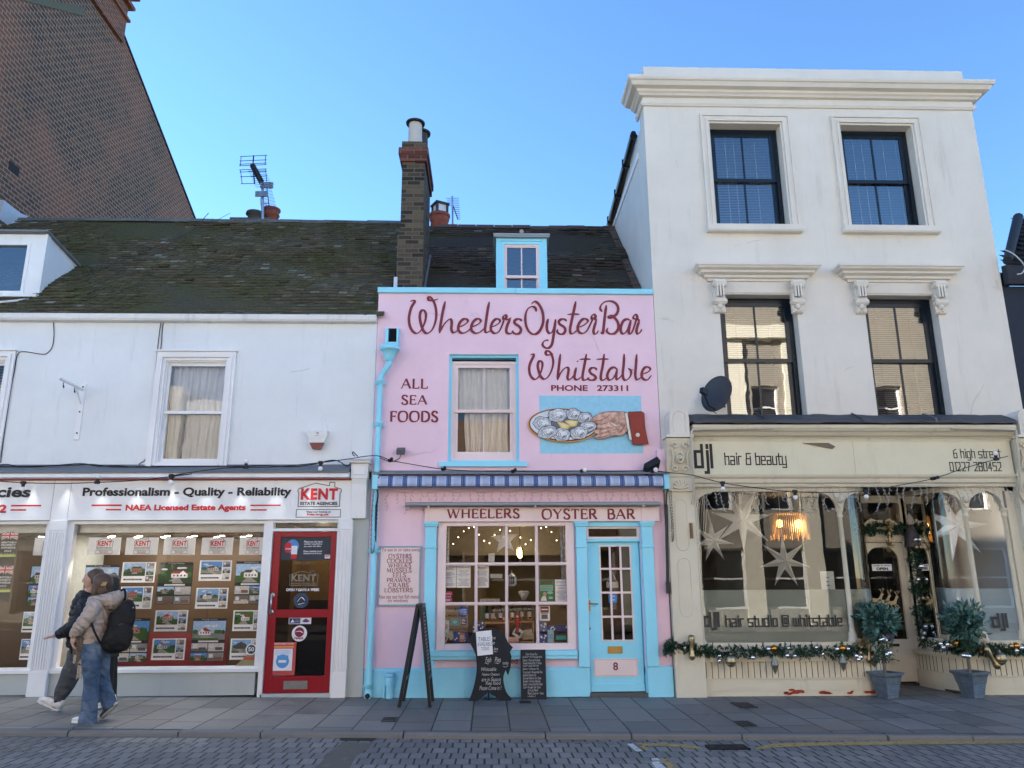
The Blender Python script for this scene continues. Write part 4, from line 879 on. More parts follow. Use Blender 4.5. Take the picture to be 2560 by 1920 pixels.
g = MB(); g.box(dx0+.05, dx1-.05, dY2+.9, dY2+.95, 5.8, dzt2); g.build('dormer_room', flat((.02,.025,.03), .8, name='dark_room'), do_)
# chimney stack on the party wall
cY = .55; cc = zoom(480, 240, .32550)
cxa, cxb = cc(1567, 1440, cY)[0], cc(1770, 1440, cY)[0]; zc0 = cc(1592, 500, cY)[1]; zc1 = cc(1580, 400, cY)[1]; zc2 = cc(1600, 345, cY)[1]
cxa2, cxb2 = cc(1592, 520, cY)[0], cc(1800, 520, cY)[0]
cD = 1.25
g = MB(); g.add([(cxa,cY,5.6),(cxb,cY,5.6),(cxb,cY+cD,5.6),(cxa,cY+cD,5.6),(cxa,cY,7.15),(cxb,cY,7.15),(cxb,cY+cD,7.15),(cxa,cY+cD,7.15)], [(0,1,5,4),(1,2,6,5),(2,3,7,6),(3,0,4,7),(4,5,6,7)])
g.box(cxa+.035, cxb-.012, cY+.03, cY+cD-.02, 7.15, zc0)
g.box(cxa+.02, cxb+.0, cY+.01, cY+cD, zc1+.002, zc2, 0)
cho = g.build('chimney', BRICK_STACK, PB)
g = MB(); g.box(cxa-.0, cxb+.02, cY-.005, cY+cD+.02, zc0, (zc0+zc1)/2); g.box(cxa-.03, cxb+.045, cY-.03, cY+cD+.04, (zc0+zc1)/2+.001, zc1); g.build('oversailing_course', BRICK_RED, cho)
cxm = (cxa+cxb)/2
wp = render_mat('weathered_pot', (.50,.47,.42), dirt=(.5,.5,.45), amt=1.3, bmp=.5)
pz = cc(1710, 175, cY+.25)[1]-.11; g = MB(); g.lathe([(.135, 0), (.13, .1), (.12, .5*(pz-zc2)), (.115, pz-zc2)], (cxm-.0, cY+.26, zc2-.0), 20); g.build('chimney_pot', wp, cho)
cap = MB(); cap.lathe([(.08,.02),(.162,.0),(.168,.03),(.14,.045),(.08,.05)], (cxm, cY+.26, pz), 24); cap.build('pot_cap', flat((.02,.022,.022), .5, name='black_cowl'), cho)
g = MB(); g.lathe([(.15, 0), (.13, .7)], (cxm+.03, cY+.92, zc2), 18); g.lathe([(.08,.72),(.18,.70),(.185,.73),(.08,.75)], (cxm+.03, cY+.92, zc2), 20); g.build('chimney_pot', flat((.03,.03,.03), .6, name='sooty_pot'), cho)
g = MB(); g.prismx([(cY-.02,6.0),(cY+cD,6.0+cD*.97+.08),(cY+cD+.1,6.0+cD*.97+.08),(cY+.08,5.9)], cxb, cxb+.03); g.build('flashing', LEAD, prf)

# painted wall lettering
lt = MB(); WL = [MAROON, flat((.30,.60,.75), .7, name='pale_blue_panel')]
def endl():
    global lt
    lt.build('wall_lettering', WL, PB); lt = MB()
zw = zoom(980, 730, .29837); Y_ = -.004
def script(strokes, z, w, y=Y_):
    for i, s in enumerate(strokes): lt.stroke([z(*p, y) for p in s], w, y-.0012*(i % 6), 0, thin=.42)
kpx = (P(1400,800)[0]-P(1300,800)[0])/100     # metres per survey pixel up there
WH_ = [
[(152,80),(172,72),(200,72)],[(198,72),(183,95),(162,130),(148,180),(142,230),(150,285),(172,328),(205,347),(240,325),(265,280),(281,230),(284,185),(272,158),(256,153),(240,168),(233,205),(238,250),(254,305),(274,338),(300,346),(335,318),(360,262),(371,200),(368,140),(355,95),(335,58),(318,42),(303,50),(310,68),(345,72),(388,58)],
[(446,78),(425,170),(406,280),(398,346)],[(398,346),(425,290),(460,245),(487,228),(499,242),(500,272),(497,310),(506,336),(525,340),(560,312)],
[(556,296),(605,276),(634,250),(628,230),(602,227),(572,252),(556,292),(560,326),(590,346),(632,330),(676,286)],
[(664,296),(712,276),(742,250),(736,230),(710,227),(680,252),(664,292),(668,326),(700,346),(738,336),(774,304)],
[(815,82),(800,160),(786,260),(779,318),(790,338),(815,330),(838,304)],
[(830,296),(876,276),(904,250),(897,230),(871,227),(844,252),(829,292),(833,326),(862,347),(897,330),(922,280),(946,214)],
[(948,226),(933,228),(932,208),(946,194),(959,202),(956,222),(968,232),(1000,214)],[(992,222),(970,270),(958,312),(961,340),(985,350),(1012,340)],
[(1086,246),(1076,231),(1050,227),(1026,244),(1032,266),(1062,287),(1080,312),(1072,342),(1042,353),(1012,338),(1016,322)],
[(1168,104),(1195,80),(1230,104),(1258,160),(1268,230),(1256,290),(1226,340),(1186,355),(1146,330),(1121,272),(1118,200),(1136,146),(1170,124),(1200,134),(1208,166)],
[(1310,224),(1298,270),(1300,320),(1320,346),(1346,328),(1362,280),(1371,228)],[(1371,228),(1362,300),(1351,380),(1340,438),(1316,467),(1286,468),(1262,446),(1268,420),(1290,405),(1312,406)],
[(1461,246),(1449,231),(1421,228),(1398,247),(1405,270),(1437,291),(1452,316),(1441,346),(1411,354),(1385,336),(1388,312)],
[(1540,78),(1525,150),(1505,240),(1492,310),(1497,346),(1522,345),(1558,310)],[(1468,189),(1520,186),(1572,187)],
[(1562,298),(1608,278),(1639,250),(1632,230),(1602,227),(1572,256),(1556,298),(1565,335),(1597,348),(1632,326),(1662,270),(1690,212)],
[(1688,226),(1673,226),(1675,200),(1692,188),(1706,204),(1701,226),(1718,236)],[(1712,238),(1696,290),(1688,330),(1696,351),(1715,346),(1730,322)],
[(1796,110),(1786,180),(1776,270),(1766,345),(1750,334)],[(1762,166),(1744,140),(1756,105),(1792,80),(1842,79),(1882,105),(1895,146),(1881,186),(1851,207),(1820,218),(1814,205),(1840,199),(1872,225),(1895,265),(1895,310),(1866,346),(1826,351),(1799,330),(1810,300)],
[(1992,238),(1967,227),(1936,247),(1917,295),(1919,336),(1941,351),(1971,320),(1993,260),(2002,234)],[(2002,234),(1987,300),(1983,340),(2001,349),(2022,310),(2041,250),(2050,213)],
[(2047,226),(2023,222),(2026,200),(2041,189),(2054,204),(2057,228),(2078,236)],[(2073,238),(2056,290),(2048,330),(2059,351),(2080,336),(2094,310)]]
script(WH_, zw, 21*.29837*kpx*1.12); endl()
zv = zoom(930, 700, .33906)
WT_ = [[(1168,552),(1184,547),(1200,548)],[(1198,548),(1185,575),(1168,610),(1159,650),(1165,696),(1185,726),(1210,731),(1235,702),(1253,652),(1256,614),(1244,598),(1229,604),(1222,632),(1229,672),(1246,714),(1271,731),(1301,710),(1326,660),(1336,605),(1328,560),(1310,530),(1290,524),(1280,538),(1290,553),(1315,550),(1337,543)],
[(1389,545),(1380,620),(1372,690),(1368,738)],[(1368,738),(1386,695),(1411,660),(1436,645),(1449,656),(1446,690),(1441,720),(1451,736),(1475,720),(1496,690)],
[(1506,645),(1495,690),(1494,725),(1514,736),(1541,714)],[(1513,597),(1518,603)],
[(1581,545),(1566,630),(1553,700),(1556,734),(1577,736),(1602,718)],[(1530,586),(1570,583),(1612,584)],
[(1657,666),(1646,650),(1620,649),(1604,668),(1615,690),(1641,706),(1650,723),(1631,738),(1602,736),(1588,720)],
[(1712,545),(1701,630),(1688,700),(1690,734),(1712,736),(1738,712)],[(1654,586),(1700,583),(1744,584)],
[(1806,656),(1780,644),(1750,664),(1734,705),(1745,736),(1771,731),(1796,695),(1809,654)],[(1808,656),(1800,705),(1806,734),(1826,720),(1852,688)],
[(1859,545),(1856,620),(1849,690),(1856,731),(1880,736),(1906,706),(1908,668),(1888,652)],[(1908,668),(1924,660)],
[(1951,547),(1946,630),(1941,700),(1951,734),(1976,724),(2002,698)],
[(1994,692),(2030,681),(2051,661),(2041,645),(2015,644),(1994,670),(1987,706),(2001,731),(2031,736),(2060,702)]]
script(WT_, zv, 17*.33906*kpx*1.15); endl()
def ser(mb, s, z, a, b, y, mi=0, **k):
    p, q = z(*a, y), z(*b, y); serif(mb, s, p[0], q[0], q[1], p[1], y, mi, **k)
ser(lt, 'ALL', zv, (216,728), (410,800), Y_, wt=.21); ser(lt, 'SEA', zv, (217,850), (404,918), Y_, wt=.21); ser(lt, 'FOODS', zv, (133,968), (486,1045), Y_, wt=.21); endl()
tx(lt, 'PHONE   273311', zv, (1320,774), (1890,820), Y_, 0, bold=.03); endl()
p, q = zv(1232, 852), zv(2002, 1279); lt.sheet(p[0], q[0], q[1], p[1], -.002, 1); endl()
tx(lt, 'Licensed', zoom(1060,1280,.29537), (566,1238), (792,1284), Y_, 0)
endl()

# shopfront joinery
zo = zoom(1060, 1280, .29537)
m = MB(); wx = (-.715, 1.23); wy = -.03
frame(m, wx[0], wx[1], .615, 2.365, .115, wy, .10, wb=.085, wt=.055)
gx0_, gx1_, gz0_, gz1_ = wx[0]+.115, wx[1]-.105, .70, 2.31
for i in range(1, 4):
    xx = gx0_+(gx1_-gx0_)*i/4; m.box(xx-.021, xx+.021, wy+.01, .06, gz0_, gz1_); m.box(xx-.009, xx+.009, wy-.004, wy+.01, gz0_, gz1_)
bars = [zo(600, 776, wy)[1], zo(600, 440, wy)[1]]
for zz in bars:
    m.box(gx0_, gx1_, wy+.012, .058, zz-.021, zz+.021); m.box(gx0_, gx1_, wy-.003, wy+.012, zz-.009, zz+.009)
SWo = m.build('shop_window', PINK_TRIM, PB, bevel=.004)
g = MB(); g.sheet(gx0_, gx1_, gz0_, gz1_, .03); g.build('pane', GLASS_SHOP, SWo)
m = MB(); m.box(-.80, 1.235, -.115, .05, .545, .612); m.box(-.80, 1.235, -.10, .05, .50, .545); m.build('sill', BLUE, PB, bevel=.006)
for a, b in ((-.905, -.725), (1.245, 1.415), (2.19, 2.375)):
    m = MB(); m.box(a+.012, b-.012, -.075, .12, .39 if a > 0 else .39, 2.0); m.box(a, b, -.09, .12, 2.0, 2.03); m.box(a+.012, b-.012, -.078, .12, 2.03, 2.30); m.box(a-.004, b+.004, -.10, .12, 2.30, 2.33); m.box(a-.015, b+.015, -.115, .12, 2.33, 2.365)
    m.build('pilaster', BLUE, PB, bevel=.004)
m = MB(); m.box(2.375, 2.44, -.02, .02, .39, 2.36); m.build('pilaster_backing', PINK, PB)
m = MB(); m.box(1.415, 2.19, -.02, .12, 2.30, 2.365); m.box(1.415, 2.19, .0, .12, 2.085, 2.125); m.build('door_lintel', BLUE, PB)
m = MB(); frame(m, 1.42, 2.185, 2.125, 2.30, .03, .02, .08); o = m.build('fanlight', PINK_TRIM, PB); g = MB(); g.sheet(1.44, 2.17, 2.14, 2.285, .05); g.build('pane', GLASS_SHOP, o)
dY_ = .06; dzb_ = .055; dxa, dxb = 1.43, 2.175
A = zo(1403, 283, dY_); B = zo(1797, 1092, dY_); ga0, ga1, gb0, gb1 = 1.60, 2.06, B[1], A[1]
m = MB(); m.box(dxa, ga0, dY_, dY_+.045, dzb_, 2.08); m.box(ga1, dxb, dY_, dY_+.045, dzb_, 2.08); m.box(ga0, ga1, dY_, dY_+.045, gb1, 2.08); m.box(ga0, ga1, dY_, dY_+.045, dzb_, gb0); m.box(dxa, dxb, dY_-.02, dY_, dzb_, dzb_+.10)
PD = m.build('door', BLUE, PB, bevel=.003)
m = MB(); frame(m, ga0, ga1, gb0, gb1, .018, dY_-.008, dY_+.03)
for i in (1, 2): xx = ga0+(ga1-ga0)*i/3; m.box(xx-.014, xx+.014, dY_-.006, dY_+.03, gb0, gb1)
for i in (1, 2, 3): zz = gb0+(gb1-gb0)*i/4; m.box(ga0+.01, ga1-.01, dY_-.005, dY_+.028, zz-.014, zz+.014)
m.build('glazing_bars', PINK_TRIM, PD); g = MB(); g.sheet(ga0, ga1, gb0, gb1, dY_+.02); g.build('pane', GLASS_SHOP, PD)
p, q = zo(1555, 1137, dY_), zo(1680, 1196, dY_); m = MB(); m.box(p[0], q[0], dY_-.012, dY_, q[1], p[1]); m.box(p[0]+.03, q[0]-.03, dY_-.018, dY_-.012, q[1]+.03, p[1]-.03); m.build('letterbox', BRASS, PD, bevel=.004)
p, q = zo(1435, 1243, dY_), zo(1812, 1390, dY_); m = MB(); m.box(p[0], q[0], dY_-.008, dY_, q[1], p[1], 0); frame(m, p[0]+.01, q[0]-.01, q[1]+.01, p[1]-.01, .004, dY_-.0095, dY_-.007, 1); m.build('number_panel', [PINK_TRIM, flat((.55,.25,.27), .6, name='dusky_pink')], PD)
nm = MB(); tx(nm, '8', zo, (1599,1272), (1644,1340), dY_-.0095, 0, bold=.025); nm.build('door_number', MAROON, PD)
p, q = zo(1378, 745, dY_), zo(1398, 838, dY_); m = MB(); m.box(p[0], p[0]+.05, dY_-.008, dY_, q[1], p[1]); hz = zo(1440, 775, dY_-.04)[1]; m.tube([(p[0]+.025, dY_, hz), (p[0]+.025, dY_-.045, hz), (p[0]+.15, dY_-.05, hz-.005)], .010, 8); kz = zo(1392, 987, dY_)[1]; m.lathe([(.018,0),(.016,-.01),(.001,-.012)], (p[0]+.03, dY_, kz), 10, axis='y'); m.build('handle', BRASS, PD)
m = MB(); m.box(1.40, 2.2, -.06, .15, gz(1.8)-.02, .045); m.build('threshold', render_mat('worn_step', (.10,.10,.095), amt=.8), PB)
# board above the shop and the sign under it
m = MB(); m.prismx([(0,2.655),(-.21,2.625),(-.215,2.595),(-.19,2.58),(0,2.59)], -1.18, 2.47); m.build('weather_board', render_mat('bare_grey_wood', (.30,.31,.31), dirt=(.5,.5,.5), amt=1.1, bmp=.5), PB)
SG = thing('shop_sign', 'long pale pink board with maroon serif capitals over the oyster bar window', 'sign', (.8, -.07, 2.45))
m = MB(); m.box(-.905, 2.47, -.075, -.001, 2.37, 2.575); m.build('sign_board', PINK_TRIM, SG)
sl_ = MB(); zn = zoom(880, 1160, .36778); ser(sl_, 'WHEELERS', zq, (966,1100), (1122,1119), -.078, wt=.21); ser(sl_, 'OYSTER', zq, (1170,1100), (1290,1121), -.078, wt=.21); ser(sl_, 'BAR', zq, (1311,1100), (1372,1121), -.078, wt=.21)
sl_.build('lettering', MAROON, SG)
for px in (1072, 1338, 1607):
    xx = P(px, 1290, -.1)[0]; m = MB(); m.box(xx-.012, xx+.012, -.09, -.076, 2.36, 2.58); m.box(xx-.012, xx+.012, -.2, -.076, 2.565, 2.585); m.build('bracket', PINK_TRIM, SG)
# menu board on the wall
p, q = zn(186, 558, -.03), zn(462, 965, -.03); MBd = thing('menu_board', 'pink wall board listing seafood in maroon capitals, framed in blue grey', 'sign', ((p[0]+q[0])/2, -.02, q[1]))
m = MB(); m.box(p[0]+.02, q[0]-.02, -.028, -.002, q[1]+.02, p[1]-.02); m.build('panel', PINK_TRIM, MBd); m = MB(); frame(m, p[0], q[0], q[1], p[1], .022, -.036, -.001); m.build('board_frame', flat((.26,.38,.46), .6, name='blue_grey'), MBd)
sl_ = MB(); y = -.0305
for s, a, b in (('OYSTERS',(249,612),(405,640)),('COCKLES',(238,645),(408,672)),('WHELKS',(247,676),(402,703)),('MUSSELS',(236,709),(405,737)),('EELS',(277,743),(367,770)),('PRAWNS',(237,776),(397,803)),('CRABS',(248,810),(384,837)),('LOBSTERS',(221,844),(412,871))): ser(sl_, s, zn, a, b, y, wt=.16)
for s, a, b in (('To eat in or take-away',(202,573),(464,600)),('Also see our hot fish menu',(180,888),(452,914)),('(in window)',(245,917),(378,944))): tx(sl_, s, zn, a, b, y, 0)
sl_.build('lettering', MAROON, MBd)
# awning
AW = thing('awning', 'rolled up awning in blue and white stripes over the oyster bar', 'awning', (.5, 0, 2.9))
aw0, aw1 = -1.575, 2.535
m, st_ = MB(), []
pal = [(.36,.43,.60), (.025,.085,.34), (.07,.08,.10), (.46,.52,.66), (.13,.24,.52)]
def stripe_seq():
    pitch = (aw1-aw0)/19.75; x = aw0-.0; out = []
    while x < aw1:
        for w, c in ((.045,3),(.105,0),(.02,3),(.018,1),(.012,4),(.022,2),(.010,4),(.016,1)):
            w *= pitch/.248; out.append((x, min(x+w, aw1), c)); x += w
            if x >= aw1: break
    return out
prof = [(-.10,3.025),(-.17,3.01),(-.215,2.96),(-.222,2.895),(-.205,2.862)]
for xa, xb, c in stripe_seq():
    for k in range(len(prof)-1):
        m.quad((xa,prof[k][0],prof[k][1]),(xb,prof[k][0],prof[k][1]),(xb,prof[k+1][0],prof[k+1][1]),(xa,prof[k+1][0],prof[k+1][1]), c)
m.build('canopy', [flat(c, .8, name='awning_stripe') for c in pal], AW)
m = MB(); m.box(aw0, aw1, -.212, -.17, 2.845, 2.863); m.build('front_rail', flat((.03,.05,.09), .5, name='dark_blue_metal'), AW)
for a in (aw0-.085, aw1): m = MB(); m.box(a, a+.083, -.20, 0, 2.82, 3.03); m.build('end_box', BLUE, AW, bevel=.006)
m = MB(); m.prismx([(0,3.115),(-.21,3.055),(-.215,3.035),(0,3.05)], aw0-.09, aw1+.09); m.build('hood', render_mat('grey_hood', (.22,.24,.25), amt=.8), AW)
m = MB(); zt, zb_ = zn(185,175,-.12), zn(145,905,-.09); 
m.tube(smooth([(aw0+.005,-.19,3.0),(aw0-.02,-.17,2.86),(aw0+.0,-.16,2.75),(aw0-.02,-.14,2.6)],4), .012, 6); m.tube([(aw0-.02,-.14,2.6),(aw0-.02,-.10,1.95)], .017, 6); m.tube([(aw0-.02,-.10,2.0),(aw0-.035,-.09,1.42)], .024, 6); m.box(aw0-.06, aw0-.01, -.12, -.06, 1.36, 1.50); m.build('folding_arm', BLACK, AW)
m = MB(); m.tube([(aw1+.03,-.19,3.0),(aw1+.06,-.17,2.86),(aw1+.04,-.16,2.75),(aw1+.03,-.14,2.6)], .012, 6); m.tube([(aw1+.03,-.14,2.6),(aw1+.0,-.10,1.45)], .022, 6); m.box(aw1-.02, aw1+.03, -.12, -.06, 1.36, 1.52); m.build('folding_arm', BLACK, AW)
def chain(mb, pts, link=.03):
    q = [Vector(p) for p in smooth(pts, 14)]
    acc = 0; last = q[0]; k = 0
    for p in q[1:]:
        if (p-last).length >= link*.8:
            d = (p-last).normalized(); s = d.cross(Vector((0,1,0) if k % 2 else (1,.3,0))).normalized()*link*.25; mid = (p+last)/2; e_ = d*link*.5
            mb.tube([mid-e_, mid-e_*.5+s, mid+e_*.5+s, mid+e_, mid+e_*.5-s, mid-e_*.5-s, mid-e_], .0035, 4, 0, False); last = p; k += 1
m = MB(); chain(m, [(aw0-.055,-.17,2.84),(aw0-.075,-.16,2.4),(aw0-.065,-.16,1.98),(aw0-.04,-.16,1.94),(aw0-.02,-.16,2.05),(aw0-.005,-.16,2.45),(aw0+.0,-.17,2.82)]); m.build('chain', flat((.03,.03,.03), .5, .6, name='dark_chain'), AW)
m = MB(); chain(m, [(aw1+.07,-.17,2.84),(aw1+.09,-.16,2.4),(aw1+.085,-.16,2.1),(aw1+.1,-.16,2.08),(aw1+.11,-.16,2.3),(aw1+.10,-.17,2.82)]); m.build('chain', flat((.03,.03,.03), .5, .6, name='dark_chain'), AW)

# downpipe with hopper
DP = thing('downpipe', 'sky blue cast iron downpipe with a cup shaped hopper on the pink wall edge', 'downpipe', (-1.72, -.08, 0))
m = MB(); hpx = zv(130, 545, -.12); hx = hpx[0]; ztop, zbot = zv(130,490,-.12)[1], zv(130,600,-.12)[1]
m.lathe([(.055, zbot), (.075, zbot+.05), (.12, zbot+.16), (.135, ztop-.07), (.15, ztop-.06), (.15, ztop-.02), (.14, ztop-.015), (.14, ztop), (.125, ztop), (.1, ztop-.1)], (hx, -.13, 0), 20); m.build('hopper', BLUE, DP)
px_ = P(948, 1020, -.09)[0]
z1_, z2_ = zv(120,620,-.1)[1], zv(60,690,-.1)[1]
m = MB(); pth = [(hx,-.13,zbot+.02),(hx,-.13,z1_),(hx-.04,-.12,z1_-.07),(px_+.07,-.1,z2_+.05),(px_+.02,-.09,z2_-.02),(px_,-.09,z2_-.12)]
m.tube(smooth(pth, 5), .042, 12); m.tube([(px_,-.09,z2_-.1),(px_,-.09,.13)], .042, 12); m.tube(smooth([(px_,-.09,.16),(px_,-.095,.10),(px_,-.14,.06),(px_,-.17,.055)],4), .046, 12); m.lathe([(.036,0),(.001,0)], (px_,-.172,.055), 12, 1, axis='y')
m.build('pipe', [BLUE, BLACK], DP)
for zz in (z2_-.12, zn(115,580,-.09)[1], .19, zv(40,1060,-.09)[1]):
    m = MB(); m.lathe([(.043,-.05),(.056,-.045),(.056,.0),(.062,.005),(.062,.02),(.043,.022)], (px_,-.09,zz), 14); m.box(px_-.085, px_+.085, -.06, -.03, zz-.04, zz-.005); m.build('pipe_collar', BLUE, DP)
m = MB(); a, b = zv(122,357), zv(190,480); m.box(a[0], b[0], -.004, .0, b[1], a[1], 0); m.box(a[0]-.03, a[0]+.01, -.11, 0, b[1]-.03, a[1]-.02, 1); m.box(b[0]-.01, b[0]+.02, -.11, 0, b[1]-.03, a[1]-.02, 1); m.box(a[0], b[0], -.10, -.005, b[1]-.02, b[1]+.02, 1)  # near-black sheet paints the shade inside the outlet opening
m.build('outlet', [flat((.006,.005,.005), .9, name='outlet_shade'), BLUE], DP)
p, q = zn(232,1420,-.1), zn(280,1615,-.1); SP = thing('pipe_stub', 'short sky blue pipe stub standing against the plinth', 'pipe', ((p[0]+q[0])/2, -.1, 0))
m = MB(); cxs = (p[0]+q[0])/2; m.tube([(cxs+.0,-.1,gz(cxs)-.01),(cxs,-.1,p[1]-.02)], .048, 12); m.tube([(cxs-.075,-.09,gz(cxs)-.01),(cxs-.07,-.09,.18)], .016, 8); m.build('pipe', BLUE_STUCCO, SP)
m = MB(); m.lathe([(.05,0),(.062,.005),(.062,.05),(.05,.055)], (cxs,-.1,.28), 14); m.lathe([(.058,0),(.058,.14),(.04,.15)], (cxs,-.1,p[1]-.16), 12); m.box(cxs-.08, cxs+.08, -.06, -.04, p[1]-.13, p[1]-.04); m.build('pipe_collar', BLUE_STUCCO, SP)
# box and floodlight at the corner
p, q = zv(2098,1252,-.08), zv(2175,1412,-.08); m = MB(); m.box(p[0], q[0], -.10, 0, q[1], p[1]); tag(m.build('meter_box', PINK, bevel=.006), 'small plain pink box fixed at the corner above the awning', 'box')
p = zv(2065,1370,-.2); m = MB(); m.obox((p[0], -.16, p[1]), (.10,0,.055), (.0,.07,-.05), (-.02,.02,.035)); m.tube([(p[0]+.05,-.1,p[1]), (p[0]+.1,0,p[1]-.02)], .012, 6); tag(m.build('floodlight', BLACK, bevel=.01), 'black floodlight at the pink corner above the striped awning', 'floodlight')
m = MB(); p = zv(215,1265,-.05); m.obox((p[0],-.09,p[1]), (.06,0,.0), (0,.05,.03), (0,-.01,.03)); m.tube(smooth([(p[0],-.05,p[1]-.03),(p[0]-.03,-.04,p[1]-.1),(p[0]-.15,-.03,p[1]-.14),(px_,-.06,p[1]-.08)],5), .008, 5); tag(m.build('security_sensor', flat((.10,.10,.105), .5, name='grey_plastic')), 'small grey sensor with a dangling cable on the lower pink wall', 'sensor')
# oyster bar inside
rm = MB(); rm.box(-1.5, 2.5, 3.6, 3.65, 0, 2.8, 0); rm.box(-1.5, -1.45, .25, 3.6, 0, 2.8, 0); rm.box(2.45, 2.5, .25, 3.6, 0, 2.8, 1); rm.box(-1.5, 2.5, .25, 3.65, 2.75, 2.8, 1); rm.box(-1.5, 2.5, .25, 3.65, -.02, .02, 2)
rm.box(1.31, 1.35, .25, 2.2, 0, 2.75, 1); rm.box(-.9, 1.3, 1.9, 1.95, 1.95, 2.7, 3)  # upright beige sheet across the room behind the top panes
rm.build('room', [flat((.22,.17,.09), .8, name='ochre_plaster'), flat((.035,.035,.035), .8, name='dark_plaster'), flat((.03,.025,.02), .7, name='dark_floor'), flat((.20,.18,.145), .9, name='beige_sheet')], PB)
rm = MB(); rm.box(-.72, 1.25, .10, .75, .615, .65, 0); rm.box(-.72, 1.25, .75, .79, .3, .80, 0); rm.build('display_shelf', flat((.16,.10,.06), .6, name='shelf_wood'), PB)
l = bpy.data.lights.new('bar_lamp', 'POINT'); l.energy = 1.8; l.color = (1, .75, .45); l.shadow_soft_size = .1; lo = bpy.data.objects.new('bar_lamp', l); COL.objects.link(lo); lo.location = (.45, 1.2, 2.0); lo.parent = PB; lo.matrix_parent_inverse = Matrix.Translation(PB.location).inverted()

# ================================================================== SALON (cream building)
SB = thing('salon_building', 'tall cream stucco house with heavy cornice and dark sash windows', 'building', (5.4, 0, 0))
sx0, sx1 = 2.572, 8.16
W2F = [(3.65,4.845,7.03,8.90), (5.85,7.07,7.03,8.90)]; W1F = [(3.60,4.82,3.84,5.88), (5.90,7.06,3.84,5.88)]
m = MB(); wall(m, sx0, sx1, 3.02, 9.37, W2F+W1F, 0, .34)
m.box(sx0, sx0+.28, .34, 3.6, 3.0, 8.66); m.box(sx1-.3, sx1, .34, 6, 0, 9.4)
m.add([(sx0,.34,8.66),(sx0,3.55,8.66),(sx0,.34,9.0),(sx0+.28,.34,8.66),(sx0+.28,3.55,8.66),(sx0+.28,.34,9.0)], [(0,1,2),(5,4,3),(0,2,5,3),(2,1,4,5)])
m.box(sx0, sx1-.3, 5.9, 6, 0, 8.6)
m.build('wall', CREAM, SB)
m = MB(); m.box(sx0+.03, sx1-.06, .0, .45, 9.37, 9.965); m.build('parapet', CREAM_TRIM, SB)
prof = [(0,9.20),(-.03,9.205),(-.04,9.225),(-.05,9.24),(-.05,9.275),(-.015,9.28),(-.015,9.36),(-.07,9.37),(-.09,9.40),(-.12,9.42),(-.125,9.455),(-.17,9.465),(-.21,9.47),(-.23,9.505),(-.245,9.53),(-.27,9.54),(-.285,9.57),(-.285,9.61),(0,9.66)]
def moulding(mb, prof, x0, x1, ret=None, side_left=True, side_right=True, yb=0.0):
    """run a moulding along the front and mitre it round the ends"""
    n = len(prof); vs = []
    for p in prof: vs.append((x0+p[0] if side_left else x0, p[0]+yb, p[1]))
    for p in prof: vs.append((x1-p[0] if side_right else x1, p[0]+yb, p[1]))
    mb.add(vs, [(i, i+1, n+i+1, n+i) for i in range(n-1)])
    for s, xx, sg in ((side_left, x0, 1), (side_right, x1, -1)):
        if s:
            d = ret if ret else 0.0
            a = [(xx+sg*p[0], p[0]+yb, p[1]) for p in prof]; b = [(xx+sg*p[0], yb+d, p[1]) for p in prof]
            mb.add(a+b, [(i, i+1, n+i+1, n+i) for i in range(n-1)]); mb.add(b, [tuple(range(n))])
m = MB(); moulding(m, prof, sx0+.0, sx1-.0, ret=.46); m.build('cornice', CREAM_TRIM, SB)
# rear roof edge with gutter
m = MB(); a, b = Vector((sx0-.06, .60, 9.02)), Vector((sx0-.06, 3.7, 8.66)); m.tube([a, b], .07, 10); m.tube([a+Vector((0,0,.06)), b+Vector((0,0,.06))], .05, 6); m.box(sx0-.02, sx0, .55, 3.7, 8.55, 8.66, 1)
for u in (.25, .55, .85): q = a.lerp(b, u); m.box(q.x-.08, q.x+.08, q.y-.02, q.y+.02, q.z-.08, q.z+.08)
m.build('side_gutter', [flat((.010,.010,.012), .3, name='black_gutter'), WHITE_WOOD], SB)
def arch_surround(x0, x1, z0, z1, parent):
    m = MB()
    for o_, w, y_ in ((0,.035,-.06), (.035,.05,-.035), (.085,.04,-.05), (.125,.03,-.015)): frame(m, x0+o_, x1-o_, z0, z1-o_, w, y_, .02, wb=.001)
    o = m.build('architrave', CREAM_TRIM, parent)
    m = MB(); m.prismx([(0.03,z0-.125),(-.10,z0-.125),(-.12,z0-.10),(-.12,z0-.01),(0.03,z0)], x0-.02, x1+.02); m.build('sill', CREAM_TRIM, o)
for a, b, c, d in W2F: arch_surround(a-.15, b+.15, c+.01, d+.15, SB)
for (a, b, c, d) in W2F+W1F:
    sash(SB, a+.01, b-.01, c+.0, d-.01, .17, .11, NAVY_FRAME, cols=2, bar=.028, rail=.06, bottom=.10)
    r_ = MB(); r_.box(a-.3, b+.3, 2.0, 2.05, c-.2, d+.2); r_.box(a-.33, a-.3, .34, 2.05, c-.2, d+.2); r_.box(b+.3, b+.33, .34, 2.05, c-.2, d+.2); r_.box(a-.33, b+.33, .34, 2.05, d+.2, d+.23); r_.box(a-.33, b+.33, .34, 2.05, c-.23, c-.2)
    r_.build('room', flat((.10,.10,.10), .9, name='dim_room_cool'), SB)
